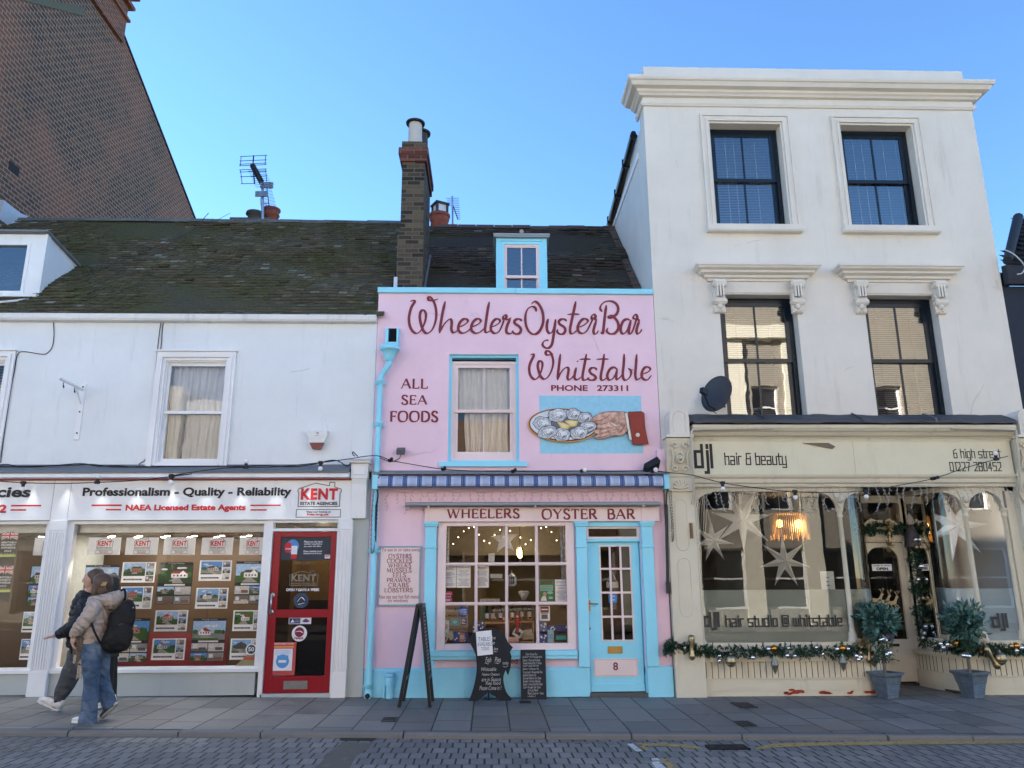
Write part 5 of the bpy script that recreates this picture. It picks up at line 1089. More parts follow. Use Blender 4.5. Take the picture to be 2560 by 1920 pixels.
# hoods on consoles over the first floor windows
hood = [(0,6.08),(-.04,6.085),(-.05,6.12),(-.09,6.13),(-.10,6.165),(-.16,6.19),(-.17,6.22),(-.22,6.245),(-.235,6.27),(-.25,6.28),(-.25,6.315),(0,6.34)]
for (a, b, c, d), (h0, h1) in zip(W1F, ((3.47,4.93),(5.70,7.20))):
    m = MB(); moulding(m, hood, h0, h1, ret=.0); ho = m.build('window_hood', CREAM_TRIM, SB)
    m = MB(); m.box(h0+.02, h1-.02, -.02, 0, 5.90, 6.08); m.build('frieze', CREAM_TRIM, ho)
    for cx in (h0+.12, h1-.12):
        m = MB(); pr = [(0,6.08),(-.15,6.075),(-.17,6.03),(-.155,5.97),(-.10,5.93),(-.075,5.86),(-.095,5.80),(-.12,5.77),(-.12,5.72),(-.09,5.685),(-.05,5.69),(-.04,5.66),(-.06,5.62),(-.055,5.57),(-.02,5.555),(0,5.56)]
        m.prismx(pr, cx-.085, cx+.085)
        for xx in (cx-.095, cx+.095):
            m.lathe([(.055,-.014),(.055,.014),(.001,.016)], (xx,-.105,6.015), 12, axis='x'); m.lathe([(.042,-.012),(.042,.012),(.001,.014)], (xx,-.075,5.735), 12, axis='x')
        for i in range(3): m.box(cx-.06+.045*i, cx-.035+.045*i, -.165, -.06, 5.80, 6.04)
        m.ball((cx,-.07,5.655), .045, 10); m.ball((cx-.03,-.05,5.60), .03, 8); m.ball((cx+.03,-.05,5.60), .03, 8)
        m.build('console', CREAM_TRIM, ho)
# blinds behind the salon house windows
for (a, b, c, d), kind in zip(W2F+W1F, ('cool', 'cool', 'warm', 'warm')):
    vb = MB(); n = 60; h_ = (d-c-.1)/n
    for i in range(n): vb.obox(((a+b)/2, .36, c+.05+h_*(i+.5)), ((b-a)/2-.06,0,0), (0,.011,h_*.34), (0,-.0004,.0006))
    for u in (.3, .42, .72, .9) if kind == 'cool' else (.28,.75): vb.box(a+(b-a)*u-.007, a+(b-a)*u+.007, .335, .338, c+.05, d-.05, 1)
    lab = {0: 'white slatted blind in the top floor window nearer the chimney', 1: 'darker slatted blind in the top floor window farther from the chimney', 2: 'wooden slatted blind in the window behind the satellite dish', 3: 'wooden slatted blind in the first floor window farther from the dish'}[(W2F+W1F).index((a,b,c,d))]
    tag(vb.build('venetian_blind', [flat((.42,.48,.56) if kind == 'cool' and a < 5 else (.13,.24,.36) if kind == 'cool' else (.50,.37,.22), .6, name='blind_slats'), flat((.6,.62,.64), .7, name='blind_tape') if kind == 'cool' else flat((.25,.17,.09), .7, name='brown_tape')]), lab, 'blind', 'blinds in the salon house windows')
# ---- shopfront
zs = zoom(1640, 920, .41591); z7 = zoom(1660, 1180, .40687)
pilx = (2.585, 2.985, 7.80, 8.15)
FZ0, FZ1 = 3.035, 3.53
m = MB(); lx = [pilx[1]+(pilx[2]-pilx[1])*i/60 for i in range(61)]; lw_ = lambda x, k: .022*noise.noise((x*2.3, k*3.7, 1.))+.008*noise.noise((x*9, k*3.7, 5.))
lp = [(0,3.955),(-.16,3.89),(-.30,3.825),(-.335,3.795),(-.335,3.765),(-.29,3.775)]; m.add([(x, p[0]+lw_(x, i+9)*(i > 0), p[1]+lw_(x, i)) for x in lx for i, p in enumerate(lp)], [(6*i+j, 6*i+j+1, 6*i+7+j, 6*i+6+j) for i in range(60) for j in range(5)])
for x in (4.05, 5.5, 6.6): m.tube([(x,0,3.97),(x,-.30,3.84),(x,-.335,3.77)], .016, 6); m.build('lead_roof', LEAD, SB)
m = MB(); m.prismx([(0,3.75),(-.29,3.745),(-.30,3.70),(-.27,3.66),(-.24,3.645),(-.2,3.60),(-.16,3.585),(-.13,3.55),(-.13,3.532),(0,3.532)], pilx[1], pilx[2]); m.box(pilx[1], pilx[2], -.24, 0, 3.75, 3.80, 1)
m.build('shop_cornice', [SALON_WOOD, flat((.03,.03,.03), .9, name='gap')], SB)  # dark strip paints the shade between cornice and lead
m = MB(); m.prismx([(0,2.86),(-.06,2.86),(-.07,2.90),(-.10,2.92),(-.11,2.97),(-.14,3.0),(-.15,3.034),(0,3.034)], pilx[1], pilx[2]); m.build('fascia_moulding', SALON_WOOD, SB)
m = MB(); m.tube(smooth([(4.15,-.30,3.69),(3.1,-.31,3.67),(2.96,-.31,3.64),(2.95,-.30,3.5),(2.96,-.22,2.9),(2.97,-.14,2.7),(2.95,-.12,2.6)],3), .017, 8); RC_ = render_mat('rusty_cream', (.56,.50,.40), dirt=(.5,.3,.15), amt=1.2); m.build('awning_rod', RC_, SB); m = MB(); m.tube(smooth([(6.8,-.30,3.69),(7.68,-.31,3.67),(7.77,-.31,3.64),(7.77,-.30,3.5),(7.78,-.22,2.9),(7.79,-.14,2.75),(7.88,-.12,2.6)],3), .017, 8); m.build('awning_rod', RC_, SB)
SS = thing('shop_sign', 'long stone coloured board with thin black salon lettering', 'sign', (5.4, -.12, 3.28))
m = MB(); m.box(pilx[1]+.02, 5.40, -.12, 0, FZ0, FZ1); m.box(5.404, pilx[2]-.02, -.12, 0, FZ0, FZ1); m.build('sign_board', STONE_TIMBER, SS)
sl_ = MB(); y = -.123
def techno(mb, s, z, a, b, y, mi, bold=0.):
    """narrow square-shouldered lettering drawn stroke by stroke"""
    p, q = z(*a, y), z(*b, y); x0, x1, zt, zb__ = p[0], q[0], p[1], q[1]
    adv = {'i': .5, 'j': .6, 'l': .5, ' ': .7, 't': .85, 'r': .9, '1': .6, '@': 1.5, '&': 1.35, 'w': 1.45}
    tot = sum(adv.get(c, 1.2) for c in s)-.3; k = (x1-x0)/tot; h = zt-zb__; asc, xh, dsc = zb__+h, zb__+h*.72, zb__-h*.25
    lw = min(k*.24, h*.14)*(1+bold); x = x0; n = 0
    G_ = {'a': [[(0,1),(.8,1),(.8,0),(0,0),(0,.5),(.8,.5)]], 'b': [[(0,1.4),(0,0),(.8,0),(.8,1),(0,1)]], 'c': [[(.8,1),(0,1),(0,0),(.8,0)]], 'd': [[(.8,1.4),(.8,0),(0,0),(0,1),(.8,1)]], 'e': [[(0,.5),(.8,.5),(.8,1),(0,1),(0,0),(.8,0)]], 'g': [[(.8,1),(0,1),(0,0),(.8,0)],[(.8,1),(.8,-.35),(0,-.35)]],
     'h': [[(0,1.4),(0,0)],[(0,1),(.8,1),(.8,0)]], 'i': [[(.1,1),(.1,0)],[(.1,1.25),(.1,1.4)]], 'j': [[(.25,1),(.25,-.35),(-.05,-.35)],[(.25,1.25),(.25,1.4)]], 'l': [[(.1,1.4),(.1,0)]], 'n': [[(0,1),(0,0)],[(0,1),(.8,1),(.8,0)]], 'o': [[(0,0),(.8,0),(.8,1),(0,1),(0,0)]], 'r': [[(0,1),(0,0)],[(0,1),(.55,1)]], 's': [[(.8,1),(0,1),(0,.5),(.8,.5),(.8,0),(0,0)]], 't': [[(.15,1.35),(.15,0),(.55,0)],[(-.1,1),(.55,1)]], 'u': [[(0,1),(0,0),(.8,0)],[(.8,1),(.8,0)]], 'w': [[(0,1),(0,0),(1.05,0),(1.05,1)],[(.52,1),(.52,0)]], 'y': [[(0,1),(0,0),(.8,0)],[(.8,1),(.8,-.35),(0,-.35)]],
     '&': [[(.95,1.35),(.1,1.35),(.1,.72),(.9,.72)],[(.1,.72),(0,.6),(0,0),(.9,0),(.9,1.0)]], '@': [[(1.1,0),(0,0),(0,1.4),(1.2,1.4),(1.2,.25)],[(.85,1.05),(.35,1.05),(.35,.35),(.85,.35)],[(.85,1.05),(.85,.35)]],
     '0': [[(0,0),(.8,0),(.8,1.4),(0,1.4),(0,0)]], '1': [[(.1,1.4),(.3,1.4),(.3,0)]], '2': [[(0,1.4),(.8,1.4),(.8,.75),(0,0),(.8,0)]], '7': [[(0,1.4),(.8,1.4),(.3,0)]], '8': [[(0,0),(.8,0),(.8,1.4),(0,1.4),(0,0)],[(0,.72),(.8,.72)]], '4': [[(.6,0),(.6,1.4),(0,.45),(.8,.45)]], '5': [[(.8,1.4),(0,1.4),(0,.8),(.8,.8),(.8,0),(0,0)]], '6': [[(.7,1.4),(0,1.1),(0,0),(.8,0),(.8,.75),(0,.75)]], ' ': []}
    for c in s:
        for pl in G_[c]:
            n += 1; pts = [(x+u*k, zb__+w*h/1.4) for u, w in pl]
            for i in range(len(pts)-1):
                (a_, b_), (c_, d_) = pts[i], pts[i+1]; l = math.hypot(c_-a_, d_-b_); ex, ez = (c_-a_)/l*lw/2, (d_-b_)/l*lw/2
                mb.line([(a_-ex, b_-ez), (c_+ex, d_+ez)], lw, y-.0002*((n*3+i) % 9), mi)
        x += adv.get(c, 1.2)*k
techno(sl_, 'djl', zs, (232,465), (342,595), y, 0, .45); techno(sl_, 'hair & beauty', zs, (412,512), (787,580), y, 0, .05); techno(sl_, '6 high street', zs, (1785,488), (2075,540), y, 0); techno(sl_, '01227 280452', zs, (1764,568), (2080,618), y, 0)
sl_.build('lettering', INK, SS)
# pilasters with carved consoles
for a, b in ((pilx[0], pilx[1]), (pilx[2], pilx[3])):
    m = MB(); m.box(a, b, -.10, .10, gz(a)-.02, 3.0); m.box(a-.01, b+.01, -.115, .1, gz(a)-.02, .62); w = b-a
    for c, d in ((1.95, 2.68), (1.05, 1.85)):   # sunk round-ended panels drawn as raised beads
        r_ = w*.22; cx = (a+b)/2; pts = [(cx-r_, c+r_), (cx-r_, d-r_)]+[(cx-r_*math.cos(t*math.pi/6), d-r_+r_*math.sin(t*math.pi/6)) for t in range(1,7)]+[(cx+r_, c+r_)]+[(cx+r_*math.cos(t*math.pi/6), c+r_-r_*math.sin(t*math.pi/6)) for t in range(1,7)]
        m.tube([(p[0], -.10, p[1]) for p in pts], .010, 5)
    po = m.build('pilaster', SALON_WOOD, SB, bevel=.004)
    m = MB(); lx_ = b-.07 if a < 5 else a+.09; m.box(lx_-.02, lx_+.02, -.125, -.10, 2.12, 2.34); m.tube([(lx_,-.13,2.15),(lx_,-.15,2.23),(lx_,-.13,2.31)], .014, 6); m.build('rusty_latch', render_mat('rust', (.24,.14,.08), dirt=(.5,.4,.3), amt=1.), po)
    m = MB(); m.box(a+.01, b-.01, -.14, .05, 2.79, 3.0); cx = (a+b)/2
    for i in range(7): t = R_(-75+25*i); m.tube([(cx, -.15, 2.82), (cx+.11*math.sin(t), -.16, 2.82+.13*math.cos(t))], [.012,.024], 6)
    m.box(a-.02, b+.02, -.16, .05, 3.0, 3.03); m.build('shell_capital', SALON_WOOD, po)
    m = MB(); m.prismx([(0,3.03),(-.14,3.03),(-.20,3.25),(-.24,3.45),(-.26,3.55),(0,3.55)], a+.01, b-.01)
    def scroll(cx, cz, r, s, y):
        pts = [(cx+s*(r*(1-t/26))*math.cos(t*.33), y, cz+(r*(1-t/26))*math.sin(t*.33)) for t in range(22)]; m.tube(pts, .016, 6)
    for s in (1,-1): scroll(cx+s*.075, 3.44, .055, s, -.26); scroll(cx+s*.075, 3.11, .05, s, -.19)
    m.tube([(cx+.045*math.cos(t*.5), -.235, 3.27+.075*math.sin(t*.5)) for t in range(14)], .016, 6); m.ball((cx,-.235,3.27), .035, 10)
    for s in (1,-1): m.tube(smooth([(cx+s*.12,-.2,3.16),(cx+s*.10,-.225,3.26),(cx+s*.125,-.25,3.38)],4), .016, 6)
    m.build('carved_console', SALON_WOOD, po)
    m = MB(); m.box(a+.0, b-.0, -.30, 0, 3.56, 3.60); 
    r_ = w*.36; m.prism([(cx-r_, 3.60)]+[(cx-r_*math.cos(t*math.pi/10), 3.86+r_*math.sin(t*math.pi/10)) for t in range(11)]+[(cx+r_, 3.60)], -.30, 0)
    r2 = w*.22; m.tube([(cx-r2,-.30,3.63)]+[(cx-r2*math.cos(t*math.pi/8),-.30,3.86+r2*math.sin(t*math.pi/8)) for t in range(9)]+[(cx+r2,-.30,3.63)], .010, 5)
    m.build('console_head', CREAM_TRIM, po)
# plan line of the bowed windows
def arc(p0, p1, p2, n=10): return [tuple((1-t)**2*p0[i]+2*(1-t)*t*p1[i]+t*t*p2[i] for i in range(2)) for t in [k/n for k in range(n+1)]]
yF = .05; c1x, c2x = 5.17, 7.05
left = [(2.985, yF), (c1x-.02, yF)]; leftc = arc((c1x+.03, yF), (5.74, yF), (5.80, .95)); right = arc((6.60, .95), (6.64, yF), (c2x-.03, yF)); rightf = [(c2x+.03, yF), (7.80, yF)]
GB, GT = .685, 2.86
def sheet_along(pts, z0, z1, off=0.0):
    mb = MB(); mb.add([(p[0], p[1]-off, z) for p in pts for z in (z0, z1)], [(2*i, 2*i+2, 2*i+3, 2*i+1) for i in range(len(pts)-1)], 0, True); return mb
def offset(pts, d):
    out = []
    for i, p in enumerate(pts):
        a, b = pts[max(i-1,0)], pts[min(i+1,len(pts)-1)]; dx, dy = b[0]-a[0], b[1]-a[1]; l = math.hypot(dx, dy) or 1
        out.append((p[0]+dy/l*d, p[1]-dx/l*d))
    return out
def band(mb, pts, z0, z1, d0, d1, mi=0):
    """solid rail following the plan line, from offset d0 (inside) to d1 (street side)"""
    a, b = offset(pts, d0), offset(pts, d1); n = len(pts)
    vs = [(p[0],p[1],z) for z in (z0, z1) for p in a]+[(p[0],p[1],z) for z in (z0, z1) for p in b]
    f = []
    for i in range(n-1):
        f += [(2*n+i, 2*n+i+1, 3*n+i+1, 3*n+i), (n+i, n+i+1, 3*n+i+1, 3*n+i), (i, i+1, 2*n+i+1, 2*n+i), (i, i+1, n+i+1, n+i)]
    f += [(0, n, 3*n, 2*n), (n-1, 2*n-1, 4*n-1, 3*n-1)]
    mb.add(vs, f, mi)
fullL = [(2.99, yF), (4.0, yF)]+[(c1x-.05, yF)]+leftc; fullR = right+[(c2x+.03, yF), (7.80, yF)]
WN = [('shop_window', fullL), ('shop_window', fullR)]
FROST = sheer_mat('frosted_film', (.36,.42,.41), .94)
for nm, pts in WN:
    m = MB(); band(m, pts, GB-.03, GB, -.05, .05); band(m, pts, 2.80, 2.87, -.05, .05)
    for p in (pts[0], pts[-1]): m.box(p[0]-.022, p[0]+.022, p[1]-.03, p[1]+.03, GB-.01, 2.81)
    o = m.build(nm, SALON_WOOD, SB)
    sheet_along(pts, GB, 2.82).build('pane', glass_mat('salon_glass', 1.75, wave=.02), o)
    fp = offset(pts, -.012); sheet_along(fp, GB, 1.40).build('frosted_band', FROST, o)
# stall risers
for pts in (fullL, fullR):
    m = MB(); band(m, pts, .50, GB-.03, -.05, .07); so_ = m.build('stall_riser', SALON_WOOD, SB)
    m = MB(); band(m, pts, .475, .50, -.05, .13); band(m, pts, .44, .475, -.05, .105); m.build('sill', SALON_WOOD, so_)
    m = MB(); band(m, pts, .22, .44, -.05, .055)
    L_ = 0
    for i in range(len(pts)-1):
        a, b = pts[i], pts[i+1]; l = math.hypot(b[0]-a[0], b[1]-a[1]); k = max(1, round(l/.082))
        for j in range(k):
            t = (j+.5)/k; x, y = a[0]+(b[0]-a[0])*t, a[1]+(b[1]-a[1])*t; nx, ny = (b[1]-a[1])/l, -(b[0]-a[0])/l
            m.obox((x+nx*.056, y+ny*.056, .33), ((b[0]-a[0])/l*.004, (b[1]-a[1])/l*.004, 0), (nx*.003, ny*.003, 0), (0,0,.11), 1)
    m.build('matchboarding', [SALON_WOOD, flat((.12,.09,.06), .9, name='board_joint')], so_)
    m = MB(); band(m, pts, gz(5)-.02, .055, -.05, .075); band(m, pts, .055, .205, -.05, .085); band(m, pts, .205, .22, -.05, .10); m.build('skirting', SALON_WOOD, so_)
m = MB()    # bare red lead where the paint has gone
for i in range(26):
    x = rnd.choice((rnd.uniform(4.05,4.35), rnd.uniform(4.95,5.35), rnd.uniform(4.6,4.75))); w = rnd.uniform(.03,.10); z = .012+rnd.uniform(0,.035)*(1.6 if x < 4.4 else .8); m.poly([(x+w*math.cos(a)*rnd.uniform(.6,1), z+.02*math.sin(a)*rnd.uniform(.5,1)) for a in [k*.9 for k in range(7)]], yF-.0880-.0004*(i % 7))
m.build('bare_red_patch', flat((.33,.045,.022), .8, name='red_lead', var=.3), SB)
# slender columns and arched heads
def column(cx, cy):
    m = MB(); m.lathe([(.001,GB-.03),(.075,GB-.03),(.075,GB+.03),(.062,GB+.04),(.055,GB+.12),(.042,GB+.14),(.042,GB+.16),(.036,GB+.2),(.032,2.42),(.045,2.43),(.045,2.45),(.036,2.46),(.040,2.50),(.055,2.52),(.055,2.55)], (cx, cy, 0), 14); return m.build('column', SALON_WOOD, SB)
def spandrel(mb, cx, s, y0, r=.30, zt=2.80, zs_=2.55):
    """quarter-arch bracket from the column head outwards, s=+1 / -1"""
    n = 8; h = zt-zs_
    pts = [(cx, zs_), (cx, zt), (cx+s*r, zt)]+[(cx+s*(r-r*.86*math.sin(t*math.pi/2/n)) , zs_+ (h-.02)*math.cos(t*math.pi/2/n)) for t in range(0, n+1)]
    mb.prism(pts, y0, y0+.06)
for cx, sides in ((c1x, (1,-1)), (c2x, (1,-1)), (7.64, (-1,))):
    co = column(cx, yF); m = MB()
    for s in sides: spandrel(m, cx+s*.005, s, yF-.045, .30 if cx < 7.5 else .2)
    if cx < 7.5: m.ball((cx,-.02,2.68), .06, 10); m.prism([(cx-.10,2.80),(cx+.10,2.80),(cx+.05,2.62),(cx,2.55),(cx-.05,2.62)], -.02, .03)
    m.build('arch_bracket', SALON_WOOD, co)
m = MB(); spandrel(m, 2.985, 1, yF-.045, .30); m.tube([(3.02,yF-.03,GB+.02),(3.02,yF-.03,2.55)], .028, 10); m.lathe([(.045,0),(.045,.05),(.03,.07)], (3.02,yF-.03,GB-.02), 10); m.build('arch_bracket', SALON_WOOD, SB)
m = MB(); m.box(7.67, 7.81, .0, .1, .68, 2.87); m.build('window_jamb', SALON_WOOD, SB)
# recessed entrance
eY = .95; ezx = (5.80, 6.60)
m = MB(); m.box(ezx[0]-.02, ezx[0]+.06, eY-.03, eY+.1, 0, 2.83); m.box(ezx[1]-.06, ezx[1]+.02, eY-.03, eY+.1, 0, 2.83); m.box(ezx[0]+.06, ezx[1]-.06, eY-.02, eY+.1, 2.10, 2.20); m.box(ezx[0], ezx[1], eY, eY+.1, 2.72, 2.83)
for i in range(18): xx = ezx[0]+.08+i*.036; m.box(xx, xx+.018, eY-.035, eY-.02, 2.11, 2.14)
m.build('door_frame', SALON_WOOD, SB)
m = MB(); cxd = (ezx[0]+ezx[1])/2
for s in (1,-1): m.tube([(cxd+s*(.10+.0), eY-.05, 2.37)]+[(cxd+s*(.13+(.085*(1-t/18))*math.cos(2.2-t*.42)), eY-.05, 2.36+(.085*(1-t/18))*math.sin(2.2-t*.42)) for t in range(15)], .02, 6); m.tube(smooth([(cxd+s*.13,eY-.04,2.45),(cxd+s*.24,eY-.04,2.38),(cxd+s*.33,eY-.04,2.22)],5), .026, 6)
m.prism([(cxd-.30,2.20),(cxd+.30,2.20),(cxd+.2,2.36),(cxd+.07,2.44),(cxd-.07,2.44),(cxd-.2,2.36)], eY-.02, eY+.06); m.tube([(cxd-.11,eY-.04,2.31),(cxd+.11,eY-.04,2.31)], .03, 8); m.build('pediment', SALON_WOOD, SB)
g = MB(); g.sheet(ezx[0]+.06, ezx[1]-.06, 2.45, 2.72, eY+.04); g.build('fanlight_pane', GLASS_SHOP, SB)
sd0, sd1 = ezx[0]+.06, ezx[1]-.06; n = 12; gxa, gxb = sd0+.085, sd1-.085; gzb_, gzt_ = .64, 2.02; rc = .20
hole = [(gxa, gzb_), (gxb, gzb_), (gxb, gzt_-rc)]+[(gxb-rc+rc*math.cos(t*math.pi/2/6), gzt_-rc+rc*math.sin(t*math.pi/2/6)) for t in range(1,7)]+[(gxa+rc-rc*math.sin(t*math.pi/2/6), gzt_-rc+rc*math.cos(t*math.pi/2/6)) for t in range(0,7)]
m = MB(); y0 = eY+.02
m.box(sd0, gxa, y0, y0+.045, .03, 2.09); m.box(gxb, sd1, y0, y0+.045, .03, 2.09); m.box(gxa, gxb, y0, y0+.045, .03, gzb_); m.box(gxa, gxb, y0, y0+.045, gzt_, 2.09)
for s, xx in ((1, gxa), (-1, gxb)):
    m.prism([(xx, gzt_)]+[(xx+s*(rc-rc*math.cos(t*math.pi/12)), gzt_-rc+rc*math.sin(t*math.pi/12)) for t in range(7)], y0, y0+.045)
frame(m, sd0+.07, sd1-.07, .10, .30, .012, y0-.008, y0); frame(m, sd0+.07, sd1-.07, .36, .47, .012, y0-.008, y0)
SDo = m.build('door', SALON_WOOD, SB)
g = MB(); g.sheet(gxa, gxb, gzb_, gzt_, y0+.03); g.build('pane', GLASS_SHOP, SDo)
m = MB(); m.box(cxd-.05, cxd+.10, y0-.008, y0, .535, .575); m.build('letterbox', BLACK, SDo)
# salon inside
rm = MB(); rm.box(2.7, 8.1, 4.2, 4.25, -.1, 3.0, 0); rm.box(2.65, 2.7, .1, 4.2, -.1, 3.0, 1); rm.box(8.1, 8.15, .1, 4.2, -.1, 3.0, 1); rm.box(2.7, 8.1, .1, 4.2, 2.88, 2.95, 1); rm.box(2.7, 5.8, .1, 4.2, -.08, .0, 2); rm.box(6.6, 8.1, .1, 4.2, -.08, 0, 2); rm.box(5.8, 6.6, 1.0, 4.2, -.08, 0, 2)
rm.box(6.65, 8.1, 2.6, 2.65, 2.1, 2.45, 3); rm.box(3.2, 3.9, 2.6, 2.9, 0, 1.5, 1); rm.box(7.0, 7.5, 2.2, 2.5, 0, 1.9, 1)
rm.build('room', [flat((.075,.07,.06), .8, name='salon_back_wall'), flat((.04,.04,.04), .8, name='salon_dark'), flat((.05,.045,.04), .6, name='salon_floor'), flat((.42,.20,.03), .7, name='amber_panel')], SB)
# ================================================================== NEIGHBOURS
NB = thing('dark_blue_building', 'dark blue rendered house with black tiles beside the cream house', 'building', (10, 0, 0))
m = MB(); m.box(8.165, 12.5, .02, .3, 0, 6.05); m.box(8.165, 8.5, .3, 6, 0, 6.4); m.build('wall', render_mat('navy_render', (.022,.027,.042), dirt=(1.6,1.6,1.6), amt=.5, bmp=.5), NB)
m = MB(); m.prismx([(0,6.05),(-.10,6.05),(-.12,6.12),(-.12,6.36),(0,6.38)], 8.2, 12.5); m.build('eaves_board', render_mat('dark_eaves', (.03,.034,.045), amt=.5), NB)
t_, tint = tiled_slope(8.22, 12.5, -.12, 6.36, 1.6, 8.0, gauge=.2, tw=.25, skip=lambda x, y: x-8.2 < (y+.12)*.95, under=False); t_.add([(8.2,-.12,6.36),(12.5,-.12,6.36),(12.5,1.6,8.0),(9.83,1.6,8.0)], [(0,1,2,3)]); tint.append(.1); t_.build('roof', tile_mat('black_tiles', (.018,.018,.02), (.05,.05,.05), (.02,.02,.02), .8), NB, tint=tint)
m = MB()
m.tube([(8.22,-.14,6.42),(9.85,1.6,8.04)], [.07,.09], 10); m.tube(smooth([(8.18,-.16,6.60),(8.30,-.2,6.50),(8.42,-.22,6.30),(8.36,-.22,6.18),(8.28,-.22,6.16)],6), .010, 6, 1); m.build('verge_roll', [flat((.02,.02,.022), .7, name='black_lead'), flat((.5,.5,.5), .6, name='pale_cable')], NB)
# brick gable house behind the white building
BG = thing('brick_gable_house', 'tall house with a soot dark brick gable rising beyond the mossy roof', 'building', (-11, 6, 0))
gX = -9.55; ry, rzg = 5.6, 15.66; ey, ez = 12.6, 12.64
fy, fz = 0.0, 12.6
m = MB(); outl = [(fy, 0), (ey, 0), (ey, ez), (ry, rzg), (fy, fz)]
m.add([(gX, a, b) for a, b in outl]+[(gX-.35, a, b) for a, b in outl], [tuple(range(5)), tuple(range(9,4,-1))]+[(i, (i+1) % 5, 5+(i+1) % 5, 5+i) for i in range(5)])
m.box(-14.2, gX-.35, fy, fy+.3, 0, fz); m.box(-14.2, gX-.35, ey-.3, ey, 0, ez); m.box(-14.2, -13.9, fy+.3, ey-.3, 0, fz); m.box(-50, -14.25, 0, 8, 0, 6.5); m.box(-14.2, gX-.05, ey+.02, 17, 0, 12.95); m.build('wall', BRICK_GABLE, BG)  # low row and rear wing are added out of view to cast shade
m = MB(); m.add([(gX+.03, ry, rzg+.05), (gX+.03, ey+.1, ez+.03), (gX+.03, ry, rzg-.0), (gX+.03, ey+.1, ez-.02), (-14.2, ry, rzg+.10), (-14.2, ey+.1, ez+.06)], [(0,1,3,2), (0,1,5,4)]); m.add([(gX+.06, ry, rzg+.10), (gX+.06, fy-.1, fz+.06), (-14.2, fy-.1, fz+.06), (-14.2, ry, rzg+.1)], [(0,1,2,3)])
m.build('roof', flat((.05,.045,.04), .9, name='gable_tiles'), BG)
za0 = zoom(0, 0, .38577)
def onG(x, y, X=gX):
    d = RT*(x*.38577-1280)+UPV*(960-y*.38577)+FWD*1923; t = X/d.x; return d.y*t-CAM_D, d.z*t+CAM_H
ca = onG(540, 90); cb_ = onG(775, 180)
m = MB(); c0, c1 = ca[0]-1.1, cb_[0]+.12
m.box(gX-.7, gX+.09, c0, c1, rzg-.6, rzg+3.0); m.box(gX-.75, gX+.16, c0-.05, c1+.07, rzg+.05, rzg+.12); m.box(gX-.78, gX+.22, c0-.1, c1+.12, rzg+.45, rzg+.53); m.box(gX-.82, gX+.28, c0-.14, c1+.18, rzg+.80, rzg+.88); m.box(gX-.82, gX+.30, c0-.2, c1+.2, rzg+1.1, rzg+1.5)
m.build('chimney', brick_mat('orange_brick', [(0, (.12,.04,.025)), (1, (.25,.085,.045))], (.25,.2,.16), .225, .075, .008), BG)
a, b = onG(150, 0), onG(535, 100); m = MB(); m.add([(gX+.03,a[0],a[1]+.12),(gX+.03,b[0],b[1]+.22),(gX+.03,b[0],b[1]-.02),(gX+.03,a[0],a[1]-.02),(gX,a[0],a[1]+.12),(gX,b[0],b[1]+.22),(gX,b[0],b[1]-.02),(gX,a[0],a[1]-.02)], [(0,1,2,3),(0,1,5,4),(2,3,7,6),(1,2,6,5)])
m.build('stone_band', flat((.10,.10,.07), .9, name='mossy_stone'), BG)
a = onG(60, 1035); b = onG(130, 1100); m = MB(); m.add([(gX+.004,a[0],a[1]),(gX+.004,b[0]-.02,a[1]),(gX+.004,b[0]-.02,a[1]-.2),(gX+.004,a[0],a[1]-.2)], [(0,1,2,3)]); m.build('dark_vent', flat((.02,.02,.02), .9, name='vent_dark'), BG)
m = MB(); m.box(-9.50, -9.38, 2.6, 3.35, 8.30, 8.72); m.add([(-9.50,1.9,7.4),(-9.3,1.9,7.4),(-9.3,3.3,8.72),(-9.50,3.3,8.80)], [(0,1,2,3)]); m.build('abutment_flashing', flat((.45,.47,.50), .5, name='bright_lead'), rf)

# ================================================================== ACROSS THE STREET (seen only in the shop windows)
def opposite(name, label, x0, x1, h, col, pil, wins, gable=False):
    t_ = thing(name, label, 'building', ((x0+x1)/2, -15.2, 0)); m = MB(); hs = []
    n = wins; w = (x1-x0)/n
    for fl in range(int(h//2.9)):
        for i in range(n): c = x0+w*(i+.5); hs.append((c-.5, c+.5, .9+2.9*fl, 2.5+2.9*fl)) if fl else hs.append((c-w*.38, c+w*.38, .5, 2.5))
    wall(m, x0, x1, 0, h, hs, -15.2, -15.6); m.box(x0, x1, -21, -15.9, 0, h-.1)
    if gable: m.prism([(x0, h), (x1, h), ((x0+x1)/2, h+2.2)], -15.6, -15.2)
    m.build('wall', col, t_)
    if pil:
        p_ = MB()
        for i in range(n+1): xx = x0+w*i; p_.box(xx-.32, xx+.32, -15.2, -15.12, 0, h)
        p_.box(x0-.2, x1+.2, -15.2, -14.9, h-.35, h+.1); p_.build('pilaster', pil, t_)
    f = MB(); g = MB()
    for a, b, c, d in hs: frame(f, a, b, c, d, .07, -15.42, -15.36); f.box(a, b, -15.41, -15.37, (c+d)/2-.03, (c+d)/2+.03); g.sheet(a, b, c, d, -15.44)
    f.build('window_frame', WHITE_WOOD, t_); g.build('window_glass', flat((.02,.025,.03), .1, name='dark_glass'), t_)
    return t_
YS = render_mat('pale_cream', (.82,.76,.62)); GYS = render_mat('stone_render', (.72,.68,.61)); TNS = render_mat('tan_render', (.33,.295,.245)); OB = brick_mat('opposite_brick', [(0, (.25,.12,.06)), (1, (.38,.2,.11))], (.4,.36,.3))  # YS is one plain pale cream for pilasters and cottage
opposite('opposite_cafe', 'stone rendered cafe across the street, seen only in the shop glass', -10.5, -3.2, 7.6, GYS, None, 4)
opposite('opposite_shop', 'low grey rendered shop across the street, facing the oyster bar', -3.0, 4.6, 7.0, OB, None, 3)
